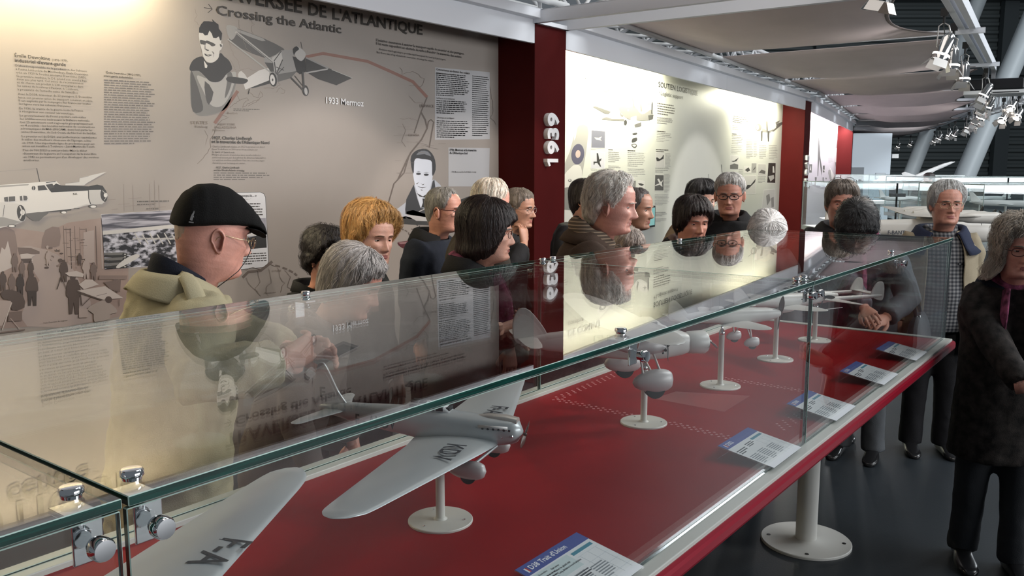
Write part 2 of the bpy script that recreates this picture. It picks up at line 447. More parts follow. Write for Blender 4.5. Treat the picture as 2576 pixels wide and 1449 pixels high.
def propeller(parent, loc, r, blades, material, ang=0.0, name='propeller', hub=.1, spin=.0):
    k = MB(); M0 = Matrix.Translation(loc)
    for j in range(blades):
        Mj = M0 @ Matrix.Rotation(ang+2*PI*j/blades, 4, 'X')
        rings = []
        for i in range(9):
            t = i/8; y = r*(.06+.94*t); c = r*(.05+.11*math.sin(PI*min(1, t*.85+.12)))*(1 if t < .97 else .5); tw = .9-.65*t
            rings.append([(math.cos(tw)*c*math.cos(a)*.22+math.sin(tw)*c*math.sin(a), y, -math.sin(tw)*c*math.cos(a)*.22+math.cos(tw)*c*math.sin(a)) for a in [2*PI*q/10 for q in range(10)]])
        k.loft(rings, M=Mj)
    k.ell(loc, (r*.12, r*hub, r*hub))
    o = k.build(name, material, parent, smooth=True); return o
def wheel_spat(parent, c, L, w, h, material, wheel=True, drop=.5, name='wheel_spat'):
    k = MB(); rings = []
    for i in range(17):
        t = i/16; x = c[0]+L*(.5-t); r = math.sqrt(max(0, math.sin(PI*min(1, t**.72)))) + .02
        rings.append(ring(x, c[2]+.12*h*(1-t), w*r, h*r, 16, 2.2, c[1]))
    k.loft(rings); o = k.build(name, material, parent, smooth=True)
    if wheel:
        k = MB(); k.tube([(c[0]+.04*L, c[1]-w*.55, c[2]-h*drop), (c[0]+.04*L, c[1]+w*.55, c[2]-h*drop)], h*.85, 20)
        k.build('wheel', M_rubber, o, smooth=False, bevel=.001)
    return o
def stand(parent, h, ball=True, collar=M_chrome):
    """pole on a round plate; h = height of the fuselage belly"""
    k = MB(); k.cyl((0, 0, .004), (0, 0, h-(.018 if ball else 0)), .0098, n=24); p = k.build('stand_pole', M_stand, parent, smooth=True); autosmooth(p)
    k = MB(); k.lathe([(0, 0), (.070, 0), (.070, .0035), (.0685, .005), (.015, .005), (.0105, .009), (0, .009)], 56)
    o = k.build('stand_base', M_stand, p, smooth=True); autosmooth(o, 30)
    for a in (60, 180, 300):
        k = MB(); k.lathe([(0, 0), (.0032, 0), (.003, .0012), (0, .0016)], 10, Matrix.Translation((.052*math.cos(math.radians(a)), .052*math.sin(math.radians(a)), .005)))
        k.build('screw', M_chrome, p)
    if ball:
        k = MB(); k.lathe([(.0098, 0), (.0105, .002), (.0105, .008), (.007, .015), (.004, .02), (.004, .03)], 20, Matrix.Translation((0, 0, h-.020)))
        o = k.build('ball_joint', M_chrome, p, smooth=True); autosmooth(o)
    return p
def body_frame(root, yaw, z, pitch=0.0, off=(0, 0)):
    """plain transform helper baked into meshes afterwards"""
    return Matrix.Translation((off[0], off[1], z)) @ Matrix.Rotation(yaw, 4, 'Z') @ Matrix.Rotation(-pitch, 4, 'Y')
def place(root, M):
    """bake M into every non-stand part of the model"""
    def rec(o):
        if o.name.startswith('stand'): return
        o.data.transform(M)
        for c in o.children: rec(c)
    for c in root.children: rec(c)
def letters(parent, txt, size, M, name='registration', **kw):
    o = text_on(txt, size, parent, name, M_letters, M, **kw); return o

def long_range_plane(x, y, yaw, zf, off, lab, ws=1.0, pitch=.0):
    """slender low-wing silver monoplane with spatted wheels; local x forward"""
    r = empty('model_aeroplane', (x, y, ZT), 0, lab, 'model aeroplane', 'model aeroplanes on stands in the case')
    L = .26
    fu = fuselage(r, [(-.275, .022, .003, .006), (-.25, .020, .009, .014), (-.18, .016, .017, .022), (-.08, .010, .027, .031), (.02, .004, .034, .038), (.09, .000, .034, .037), (.15, .002, .031, .032), (.19, .004, .027, .028), (.208, .005, .022, .022), (.214, .005, .016, .016), (.217, .005, .004, .004)], M_silver, p=2.5)
    # cabin with windows
    k = MB(); k.loft([ring(-.055, .040, .013, .004, 16), ring(-.045, .043, .017, .010, 16), ring(.0, .045, .019, .012, 16), ring(.035, .044, .018, .012, 16), ring(.052, .036, .015, .006, 16)])
    cab = k.build('cabin', mat('white_cabin', (.66, .66, .67), rough=.3), fu, smooth=True); autosmooth(cab, 40)
    k = MB()
    for sg in (1, -1):
        for x0 in (-.040, -.019, .002, .023):
            k.box(x0, x0+.016, sg*.0165-.0035, sg*.0165+.0035, .041, .0505)
            k.box(x0, x0+.016, sg*.008-.004, sg*.008+.004, .0535, .0575)
        k.box(-.076, -.068, sg*.024-.006, sg*.024+.006, .022, .030)
    k.box(.040, .052, -.012, .012, .040, .048, Matrix.Rotation(0, 4, 'X'))
    k.build('cabin_windows', M_windowblk, cab)
    # engine cowl bank with exhausts
    k = MB(); k.loft([ring(.10, .030, .004, .003, 14), ring(.14, .031, .012, .009, 14), ring(.18, .030, .014, .010, 14), ring(.206, .026, .013, .010, 14)])
    cw = k.build('engine_cowl', mat('warm_metal', (.62, .58, .54), rough=.28, metal=.5), fu, smooth=True); autosmooth(cw)
    for sg in (1, -1):
        k = MB(); k.tube([(.125, sg*.0285, .017), (.190, sg*.0265, .017)], .0042, 10)
        k.build('exhaust_manifold', M_dullsil, fu, smooth=True)
        for i in range(6):
            k = MB(); k.cyl((.135+.012*i, sg*.030, .015), (.135+.012*i, sg*.032, .0135), .0026, n=8); k.build('exhaust_port', M_windowblk, fu)
        for i in range(3):
            k = MB(); k.ell((.155+.022*i, sg*(.0275-.0012*i), -.006+.003*i), (.003, .002, .003), 8, 6); k.build('rivet', M_chrome, fu)
    w = wing(r, [(yy*1.066*ws, xl*1.08*ws**.5+.072, xt*1.08*ws**.5+.072, z) for yy, xl, xt, z in ((0, .088, -.090, -.020), (.03, .088, -.090, -.020), (.09, .080, -.080, -.017), (.43, .018, -.064, -.003), (.455, .012, -.062, -.002), (.472, .004, -.057, .0), (.484, -.006, -.049, .0), (.491, -.015, -.040, .001), (.494, -.024, -.031, .001))], M_silver, thick=.12)
    wing(r, [(0, -.205, -.255, .020), (.02, -.205, -.258, .020), (.09, -.235, -.275, .020), (.125, -.247, -.275, .020), (.134, -.256, -.268, .020)], M_silver, 'tailplane', thick=.08)
    f_ = fin(r, smooth_poly([(-.20, .025), (-.225, .065), (-.252, .118), (-.266, .128), (-.276, .118), (-.284, .07), (-.280, .022), (-.24, .012)], 5), .006, M_silver)
    propeller(r, (.222, 0, .0), .040, 2, M_wood, .5)
    for sg in (1, -1):
        sp = wheel_spat(r, (.120, sg*.088, -.062), .085, .014, .020, M_dullsil)
        k = MB(); k.tube([(.125, sg*.088, -.055), (.165, sg*.022, -.024)], .0032, 8); k.build('strut', M_silver, sp)
        k = MB(); k.tube([(.115, sg*.088, -.05), (.11, sg*.085, -.018)], .005, 8); k.build('leg', M_silver, sp)
    # registration letters: fuselage side, fin and wings
    for sg in (1, -1):
        Mf = Matrix.Translation((-.03 if sg < 0 else -.165, sg*.0305, -.008))
        R_ = Matrix.Rotation(PI, 4, 'Z') if sg > 0 else Matrix.Identity(4)
        Ml = (Matrix.Translation((-.170, -.0275, -.004)) if sg < 0 else Matrix.Translation((-.045, .0305, -.004))) @ R_ @ Matrix.Rotation(math.radians(-5.5 if sg < 0 else 5.5), 4, 'Z') @ UPRIGHT
        letters(fu, 'F - AKDV', .036, Ml, sx=.72, bold=.0006, res=2)
        letters(f_, 'F', .034, Matrix.Translation((-.272 if sg < 0 else -.252, sg*.0035, .046)) @ R_ @ UPRIGHT, bold=.0008, res=2)
    def wing_text(t, yc, zc, sz, flip):
        Mw = Matrix.Translation((.085, yc, zc)) @ Matrix.Rotation(-PI/2, 4, 'Z')
        return letters(w, t, sz, Mw, align='CENTER', sx=.8, bold=.0008, res=2)
    wing_text('KDV', -.155*ws, .0005, .062*ws, 1); wing_text('F-A', (.16 if ws == 1 else .33), .0005, .062*ws, 1)
    st = stand(r, zf-.028, ball=False)
    place(r, body_frame(r, yaw, zf, pitch, off))
    return r

long_range_plane(1.306, 1.19, math.radians(-69.3), .186, (.051, .076), 'silver model aeroplane lettered F-AKDV on a stand, nearest whole model in the case')
long_range_plane(.30, .985, math.radians(-68), .186, (.051, .076), 'silver model aeroplane cut off by the frame, only its wing lettered F-A in view', 1.30)

# --- high-wing trimotor on the second stand
def trimotor():
    r = empty('model_aeroplane', (2.213, 1.19, ZT), 0, 'pale grey high wing model aeroplane with three engines and large wheel spats', 'model aeroplane', 'model aeroplanes on stands in the case')
    fu = fuselage(r, [(-.30, .020, .006, .012), (-.20, .016, .020, .028), (-.08, .010, .036, .045), (.05, .004, .044, .053), (.13, .0, .044, .050), (.19, -.004, .036, .038), (.215, -.005, .031, .031), (.222, -.005, .026, .026)], M_pale, p=2.7)
    k = MB(); k.tube([(.214, 0, -.005), (.222, 0, -.005), (.272, 0, -.005), (.280, 0, -.005)], [.030, .034, .036, .031], 28); c = k.build('engine_cowl', M_pale, fu, smooth=True); autosmooth(c, 35)
    k = MB(); k.cyl((.278, 0, -.005), (.2815, 0, -.005), .026, n=24); k.build('cowl_opening', M_windowblk, c)
    propeller(r, (.293, 0, -.005), .055, 2, mat('grey_propeller', (.5, .47, .46), rough=.4), .15)
    k = MB(); k.loft([ring(.04, .055, .034, .004, 14), ring(.055, .064, .036, .014, 14), ring(.10, .064, .034, .014, 14), ring(.145, .046, .026, .005, 14)])
    cab = k.build('cockpit', M_pale, fu, smooth=True); autosmooth(cab)
    k = MB()
    for sg in (1, -1):
        for x0 in (-.09, -.05, -.01, .03): k.box(x0, x0+.026, sg*.041-.0022, sg*.041+.0045, .020, .036)
        k.box(.062, .082, sg*.034-.004, sg*.034+.004, .056, .070); k.box(.086, .106, sg*.033-.004, sg*.033+.004, .056, .069)
    k.box(.118, .134, -.024, .024, .052, .064); k.build('windows', M_windowblk, fu)
    wing(r, [(0, .075, -.095, .070), (.05, .075, -.095, .072), (.30, .06, -.075, .082), (.40, .035, -.06, .087), (.44, .01, -.045, .089), (.452, -.012, -.03, .089)], M_pale, thick=.13)
    wing(r, [(0, -.25, -.31, .03), (.10, -.262, -.31, .03), (.14, -.272, -.305, .03), (.148, -.284, -.295, .03)], M_pale, 'tailplane', thick=.1)
    fin(r, smooth_poly([(-.22, .03), (-.25, .085), (-.285, .118), (-.312, .110), (-.325, .07), (-.315, .02), (-.27, .012)], 5), .006, M_pale)
    for sg in (1, -1):
        n = fuselage(r, [(-.06, .0, .004, .004), (-.02, .0, .016, .016), (.05, 0, .022, .022), (.085, 0, .018, .018), (.09, 0, .012, .012)], M_dullsil, 'engine_nacelle', 20)
        n.data.transform(Matrix.Translation((.0, sg*.135, .018)))
        pr = propeller(n, (.098, sg*.135, .018), .045, 3, mat('dark_propeller', (.06, .055, .055), rough=.35), .4)
        k = MB()
        for q in range(7):
            a = 2*PI*q/7; k.cyl((.084, sg*.135, .018), (.084, sg*.135+.023*math.cos(a), .018+.023*math.sin(a)), .004, n=8)
        k.build('radial_engine', mat('dark_engine', (.08, .075, .07), rough=.35, metal=.5), n)
        for a in ((.03, .0), (-.03, .0)):
            k = MB(); k.tube([(a[0], sg*.135, .036), (a[0]*1.6, sg*.135, .078)], .0025, 8); k.build('strut', M_pale, n)
        k = MB(); k.tube([(0, sg*.155, .02), (-.005, sg*.20, .080)], .0028, 8); k.build('strut', M_pale, n)
        sp = wheel_spat(r, (.06, sg*.125, -.088), .125, .024, .034, M_dullsil, drop=.55)
        for a in ((.085, .125, .06, .12), (.03, .125, .02, .12), (.06, .12, .06, .04)):
            k = MB(); k.tube([(a[0], sg*a[1], -.066), (a[2], sg*a[3], -.004 if a[3] > .1 else -.03)], .0035, 8); k.build('strut', M_pale, sp)
    stand(r, .185)
    place(r, body_frame(r, math.radians(-40), .238, 0, (-.035, .07)))
trimotor()

# --- low-wing fighter with spatted fixed wheels on the third stand
def fighter(x, lab, yaw, zf, kind):
    r = empty('model_aeroplane', (x, 1.19, ZT), 0, lab, 'model aeroplane', 'model aeroplanes on stands in the case')
    fu = fuselage(r, [(-.22, .018, .003, .008), (-.17, .016, .010, .014), (-.08, .012, .019, .023), (.0, .006, .024, .030), (.08, .002, .025, .029), (.15, .0, .022, .024), (.185, -.001, .017, .018), (.205, -.001, .010, .010), (.212, -.001, .002, .002)], M_pale, p=2.4)
    if kind == 1:
        k = MB(); k.lathe([(0, 0), (.013, 0), (.014, .002), (.012, .0025), (0, .0025)], 16, Matrix.Translation((-.005, 0, .0335)) @ Matrix.Scale(1.9, 4, (1, 0, 0))); k.build('cockpit_opening', M_windowblk, fu)
        k = MB(); k.ell((-.045, 0, .037), (.03, .009, .010), 14, 8); k.build('headrest', M_pale, fu, smooth=True)
        k = MB(); k.prism([(.012, .033), (.030, .033), (.018, .050)], -.010, .010, Matrix.Rotation(PI/2, 4, 'X')); k.build('windscreen', M_clear, fu)
    else:
        k = MB(); k.loft([ring(-.07, .033, .008, .002, 14), ring(-.05, .040, .013, .008, 14), ring(-.02, .044, .014, .011, 14), ring(.015, .034, .012, .003, 14)]); cn = k.build('canopy', M_windowblk, fu, smooth=True)
        k = MB(); k.box(.075, .165, -.0255, .0255, .006, .010); k.build('exhaust_slot', M_windowblk, fu)
        k = MB(); k.ell((.02, 0, -.03), (.05, .012, .014), 14, 8); k.build('radiator', M_pale, fu, smooth=True)
    wing(r, [(0, .075, -.035, -.018), (.03, .075, -.035, -.018), (.15, .062, -.022, -.008), (.21, .045, -.01, -.003), (.235, .028, .0, .0), (.242, .018, .008, .001)], M_pale, thick=.12)
    wing(r, [(0, -.165, -.215, .02), (.06, -.178, -.215, .02), (.085, -.187, -.213, .02), (.092, -.198, -.207, .02)], M_pale, 'tailplane', thick=.09)
    fin(r, smooth_poly([(-.155, .026), (-.185, .066), (-.205, .082), (-.222, .076), (-.230, .05), (-.222, .012), (-.18, .02)], 5), .005, M_pale)
    propeller(r, (.207, 0, -.001), .066, 2 if kind == 1 else 3, M_wood if kind == 1 else M_darkmetal, 1.85 if kind == 1 else .9, hub=.15)
    if kind == 1:
        for sg in (1, -1):
            sp = wheel_spat(r, (.055, sg*.062, -.082), .062, .009, .018, M_dullsil, drop=.45)
            k = MB(); k.tube([(.055, sg*.062, -.07), (.05, sg*.058, -.018)], .003, 8); k.build('strut', M_pale, sp)
            k = MB(); k.tube([(.055, sg*.062, -.075), (.06, sg*.016, -.026)], .002, 8); k.build('strut', M_pale, sp)
    else:
        k = MB(); k.tube([(.045, -.2, -.003), (.125, -.2, -.004)], .0014, 6); k.build('pitot_tube', M_dullsil, r)
    stand(r, zf-.030)
    place(r, body_frame(r, yaw, zf, math.radians(3), (.05, -.0)))
    return r
fighter(2.768, 'pale grey open cockpit fighter model with brown propeller and spatted wheels', math.radians(-38), .235, 1)
fighter(3.300, 'pale grey closed cockpit fighter model with dark exhaust slots, beyond the open cockpit one', math.radians(-32), .225, 2)

# --- twin-boom jet on the last stand
def twin_boom():
    r = empty('model_aeroplane', (3.782, 1.19, ZT), 0, 'grey twin boom model aeroplane on the stand at the far end of the case', 'model aeroplane', 'model aeroplanes on stands in the case')
    fu = fuselage(r, [(-.10, .0, .012, .014), (-.03, .0, .026, .028), (.06, 0, .026, .026), (.12, 0, .016, .015), (.15, 0, .003, .003)], M_pale, 'fuselage', 30)
    k = MB(); k.ell((.05, 0, .026), (.045, .016, .014), 16, 8); k.build('canopy', M_windowblk, fu, smooth=True)
    wing(r, [(0, .045, -.055, 0), (.03, .045, -.055, 0), (.20, .01, -.045, .006), (.27, -.006, -.04, .009), (.285, -.018, -.034, .009)], M_pale, thick=.10)
    for sg in (1, -1):
        n = fuselage(r, [(-.27, .008, .004, .007), (-.15, .004, .008, .009), (-.02, 0, .012, .012), (.07, 0, .009, .009), (.12, 0, .001, .001)], M_pale, 'tail_boom', 24)
        n.data.transform(Matrix.Translation((0, sg*.075, 0)))
        fin(n, smooth_poly([(-.215, .012), (-.232, .052), (-.252, .070), (-.275, .066), (-.282, .03), (-.274, -.012), (-.235, -.004)], 5), .005, M_pale, 'fin', sg*.075)
    k = MB(); k.box(-.27, -.225, -.075, .075, .012, .017); k.build('tailplane', M_pale, r, bevel=.002)
    stand(r, .168)
    place(r, body_frame(r, math.radians(140), .196, 0, (.0, 0)))
twin_boom()

# ---------------------------------------------------------------- information cards on bent acrylic holders
M_card = mat('card_paper', (.72, .75, .78), rough=.35)
M_cblue = mat('card_blue', (.035, .07, .30), rough=.35)
M_ccyan = mat('card_teal', (.03, .22, .32), rough=.35)
M_cgrey = mat('card_grey_text', (.22, .25, .28), rough=.5)
M_cdark = mat('card_dark_text', (.03, .035, .05), rough=.5)
M_cpale = mat('card_pale_green', (.55, .66, .68), rough=.4)
M_cline = mat('card_line', (.50, .55, .60), rough=.5)
def greek(k, x, y, w, n, lh, rng, th=.45, z0=0, z1=.0004, words=(.05, .16)):
    """n lines of word-like strokes, x..x+w, going down from y"""
    for i in range(n):
        yy = y-i*lh; xx = x; end = x+w*(1 if i < n-1 else rng.uniform(.4, .8))*rng.uniform(.86, 1.0)
        while xx < end:
            ww = min(rng.uniform(*words)*w, end-xx); k.box(xx, xx+ww, yy-th*lh, yy, z0, z1); xx += ww+.018*w
def card(x0, z_unused, lab, title, seed, big=False):
    rng = random.Random(seed)
    w, d = .205, .168
    r = empty('information_card', (x0, .712, ZT+.002), 0, lab, 'information card', 'information cards along the front of the case')
    tilt = math.radians(10)
    T = Matrix.Translation((0, 0, .006)) @ Matrix.Rotation(tilt, 4, 'X')
    k = MB(); k.box(0, w, 0.012, d, -.0022, 0, T)
    top = T @ Vector((0, d, -.0022))
    k.box(0, w, top.y-.002, top.y, 0, top.z+.001)
    k.build('acrylic_holder', M_clear, r)
    k = MB(); k.box(.001, w-.001, .014, d-.001, .0001, .0012, T); c = k.build('paper', M_card, r)
    k = MB(); k.box(.001, w-.001, d-.030, d-.001, .0010, .0016, T); k.build('blue_band', M_cblue, c)
    k = MB(); k.box(w*.62, w*.95, d-.046, d-.038, .0010, .0016, T); k.build('teal_tab', M_ccyan, c)
    Tt = lambda x, y: T @ Matrix.Translation((x, y, .0018))
    if title:
        text_on(title, .017, c, 'title_text', mat('card_white_text', (.80, .82, .88), rough=.5), Tt(.026, d-.021), sx=.92, bold=.0003, res=2)
        k = MB(); k.box(.010, .014, d-.024, d-.010, .0014, .0018, T); k.build('flag_blue', M_cblue, c)
        k = MB(); k.box(.014, .018, d-.024, d-.010, .0014, .0018, T); k.build('flag_white', M_card, c)
        k = MB(); k.box(.018, .022, d-.024, d-.010, .0014, .0018, T); k.build('flag_red', mat('flag_red', (.4, .03, .03)), c)
    if big:
        k = MB(); k.box(.002, w*.58, d-.075, d-.034, .0010, .0014, T); k.build('pale_box', M_cpale, c)
        for i, (t, s_) in enumerate((('Raid aérien', .0062), ('Avion de grand raid', .0072), ('Long distance record airplane', .0072))):
            text_on(t, s_, c, 'caption', M_cdark, Tt(.055, d-.046-.0085*i), sx=.85, bold=.0001, res=1)
        text_on('Dewoitine', .0072, c, 'caption', M_cdark, Tt(.02, d-.043), sx=.85, res=1)
    k = MB(); greek(k, .008, d-.050, .055, 3, .007, rng); greek(k, .075, d-.044 if not big else d-.085, .045, 3, .0062, rng)
    k2 = MB()
    for (xx, yy, nn) in ((.010, d-.086, 7), (.062, d-.084, 8), (.118, d-.088, 7)): greek(k2, xx, yy, .044, nn, .0062, rng)
    for o_, nm, mt in ((k, 'heading_lines', M_cdark), (k2, 'text_lines', M_cgrey)):
        o_.v = [tuple(T @ (Vector(v)+Vector((0, 0, .0011)))) for v in o_.v]; o_.build(nm, mt, c)
    k = MB()
    for i in range(4): k.box(w*.63, w*.96, d-.055-.024*i, d-.0545-.024*i, .001, .0014, T)
    for i in range(3): k.box(w*(.66+.13*i), w*(.66+.13*i)+.0006, .03, d-.055, .001, .0014, T)
    k.build('drawing_lines', M_cline, c)
    return r
card(1.157, 0, 'white information card with blue band titled D38 Trait d\'Union, nearest the camera', "D38 Trait d'Union", 1, True)
card(2.035, 0, 'white information card in front of the second stand, below the glass joint', 'D332', 2)
card(2.545, 0, 'white information card third from the camera, just beyond the glass joint', 'D500', 3)
card(3.085, 0, 'glare-streaked information card fourth from the camera', 'D520', 4)
card(3.565, 0, 'information card in the far front corner of the case', '', 5)
# ---------------------------------------------------------------- people
def sstep(e0, e1, x):
    t = min(1, max(0, (x-e0)/(e1-e0))); return t*t*(3-2*t)
def ga(d, s): return math.exp(-(d/s)**2)
HEAD = [  # z, front x, back x, half width, front squareness
    (-.012, .030, -.080, .056, 2.0), (.000, .070, -.078, .058, 2.0), (.008, .086, -.078, .060, 2.0), (.018, .0915, -.079, .0625, 2.0), (.032, .0905, -.082, .066, 2.05),
    (.050, .0905, -.086, .0695, 2.1), (.075, .0915, -.092, .0725, 2.2), (.095, .0915, -.097, .0745, 2.25), (.118, .0895, -.101, .0755, 2.3), (.140, .0935, -.104, .0765, 2.35),
    (.160, .0935, -.1045, .077, 2.3), (.180, .089, -.101, .0755, 2.2), (.198, .078, -.092, .070, 2.1), (.213, .062, -.079, .059, 2.0), (.225, .041, -.060, .043, 2.0), (.232, .021, -.040, .026, 2.0), (.235, .002, -.016, .005, 2.0)]
NOSE = [(.062, 0.0, .010), (.069, .003, .014), (.073, .015, .0150), (.079, .0235, .0140), (.085, .0240, .0125), (.095, .0185, .0100), (.106, .0130, .0085), (.118, .0080, .0080), (.128, .0055, .009), (.138, .001, .011)]
def head_pt(a, z, P=None):
    """bare head surface in the head frame (x forward, chin at z=0); P = face options or None for the plain skull"""
    xf, xb, w, sq = interp(HEAD, z)
    if P: w *= P.get('wide', 1)
    c, s_ = math.cos(a), math.sin(a)
    e = 2/sq if c > 0 else 1.0
    rx = xf if c > 0 else -xb
    x = rx*math.copysign(abs(c)**e, c); y = w*math.copysign(abs(s_)**(2/2.15), s_)
    if P is None: return Vector((x, y, z))
    if c > 0.05:
        k = sstep(.05, .45, c); age = P.get('age', 1); n, sg = interp(NOSE, z); ns = P.get('nose', 1)*1.06
        d = n*ns*ga(y, sg)
        d += .006*ns*ga(abs(y)-.0125, .006)*ga(z-.077, .006)                       # nostril wings
        ay = abs(y)
        d -= .0105*ga(ay-.031, .0165)*ga(z-.1195, .0115)                            # eye sockets
        d += .0060*ga(ay-.030, .022)*ga(z-.1375, .0065)                             # brow ridge
        d += .0045*ga(ay-.043, .017)*ga(z-.092, .014)                               # cheek bones
        d += (.0060-.0018*age)*ga(y, .021)*ga(z-.0555, .0042) + (.0062-.0018*age)*ga(y, .018)*ga(z-.0450, .0046)  # lips
        d -= .0034*ga(y, .024)*ga(z-.0503, .0016)                                   # mouth line
        d -= .0025*ga(ay-.026, .006)*ga(z-.050, .006)
        d += .0050*ga(y, .019)*ga(z-.018, .011) - .003*ga(y, .03)*ga(z-.0335, .006) # chin
        for q in range(5):                                                           # folds beside the mouth
            t = q/4; d -= .0021*age*ga(ay-(.018+.014*t), .0042)*ga(z-(.074-.030*t), .007)
        d -= .0022*age*ga(ay-.030, .015)*ga(z-.1045, .0035); d -= .0020*age*ga(ay-.029, .0045)*ga(z-.030, .012); d -= .0030*age*ga(ay-.053, .014)*ga(z-.058, .022); d += .0022*age*ga(ay-.045, .012)*ga(z-.028, .012)                         # bags
        d -= .0011*age*(ga(z-.155, .0022)+ga(z-.165, .0022)+ga(z-.175, .0022))*ga(y, .045); d -= .0012*age*ga(ay-.006, .003)*ga(z-.137, .008)
        x += d*k
        if z < .055: y *= 1+.03*age*ga(z-.018, .02)*ga(ay-.045, .02)
    return Vector((x, y, z))
def skin_mat(name, col):
    if name in MATS: return MATS[name]
    m = mat(name, col, rough=.46, var=.17, vscale=16, bump=.10, bscale=190)
    b = m.node_tree.nodes['Principled BSDF']; b.inputs['Subsurface Weight'].default_value = .12
    b.inputs['Subsurface Radius'].default_value = (.012, .005, .003); b.inputs['Subsurface Scale'].default_value = 1.0
    return m
def hair_mat(name, c, var=.28):
    return mat(name, c, rough=.46, spec=.5, var=var, vscale=26, aniso=(2.6, 2.6, .55), bump=.28, bscale=120)

def hand_mesh(k, wrist, fwd, palm, side, curl=.5, sc=1.0, spread=1.0):
    """hand into builder k: fwd = direction of the fingers, palm = palm normal, side=+1 left hand"""
    fwd = Vector(fwd).normalized(); palm = Vector(palm); palm = (palm-fwd*palm.dot(fwd)).normalized(); lat = fwd.cross(palm)*side
    w = Vector(wrist)
    def P(f, l, p): return w+(fwd*f+lat*l+palm*p)*sc
    # palm: flattened tube from the wrist to the knuckles
    rings = []
    for f, hw, th, off in ((-.03, .026, .021, 0), (0, .027, .020, 0), (.025, .034, .019, .001), (.055, .041, .0165, .002), (.080, .042, .0145, .0), (.092, .039, .011, -.001)):
        rings.append([P(f, off+hw*math.cos(q*2*PI/16), th*math.sin(q*2*PI/16)) for q in range(16)])
    k.loft(rings)
    for i, (l, ln, r) in enumerate(((.030, .072, .0088), (.0105, .080, .0092), (-.010, .074, .0088), (-.029, .058, .0078))):
        ang = 0; p = P(.084, l, .001*(i % 2)); pts = [P(.070, l*.93, 0), p]; rad = [r*1.08*sc, r*1.05*sc]
        d = (fwd+lat*(.10*spread*(1.5-i))).normalized()
        for j, part in enumerate((.44, .31, .25)):
            ang += curl*(.75, 1.0, .65)[j]*(1+.10*math.sin(i*2.1+j))
            q = d*math.cos(ang)+palm*math.sin(ang); mid = p+q*(ln*part*.5*sc); p = p+q*(ln*part*sc)
            pts += [mid, p]; rad += [r*(.94-.05*j)*sc, r*(1.0-.13*j)*sc if j < 2 else r*.55*sc]
        k.tube(pts, rad, 10)
    p0 = P(.018, .024, .006); p1 = P(.045, .050, .016); p2 = P(.068, .058, .024+.01*curl); p3 = P(.088, .054, .032+.016*curl)
    k.tube([p0, P(.032, .040, .011), p1, p2, p3], [.015*sc, .0135*sc, .0115*sc, .0105*sc, .006*sc], 10)

def ear_mesh(k, side, M):
    n, m_ = 20, 7; vs = []; fs = []
    for j in range(m_):
        r = j/(m_-1)
        for i in range(n):
            t = 2*PI*i/n; c, s_ = math.cos(t), math.sin(t)
            wx = .0205*(1 if s_ > 0 else .80-.22*abs(s_)); hz = .035 if s_ > 0 else .037
            x = wx*c*r; z = hz*s_*r
            out = .0045*r + .0115*ga(r-.84, .15)*(1 if s_ > -.6 else .45) - .009*ga(r-.38, .25)*(1 if s_ < .4 else .4) + .003*ga(r-.55, .12)*(c < 0)
            vs.append((x, out, z))
    base = len(vs)
    for i in range(n):
        t = 2*PI*i/n; c, s_ = math.cos(t), math.sin(t); vs.append((.012*c, -.010, .024*s_))
    for j in range(m_-1):
        for i in range(n): fs.append((j*n+i, j*n+(i+1) % n, (j+1)*n+(i+1) % n, (j+1)*n+i))
    for i in range(n): fs.append(((m_-1)*n+i, (m_-1)*n+(i+1) % n, base+(i+1) % n, base+i))
    fs.append(tuple(range(n)))
    E = Matrix.Translation((-.006, side*.0755, .103)) @ Matrix.Rotation(side*math.radians(24), 4, 'Z') @ Matrix.Rotation(math.radians(-10), 4, 'Y') @ (Matrix.Identity(4) if side > 0 else Matrix.Scale(-1, 4, (0, 1, 0)))
    k.add(vs, fs, M @ E)

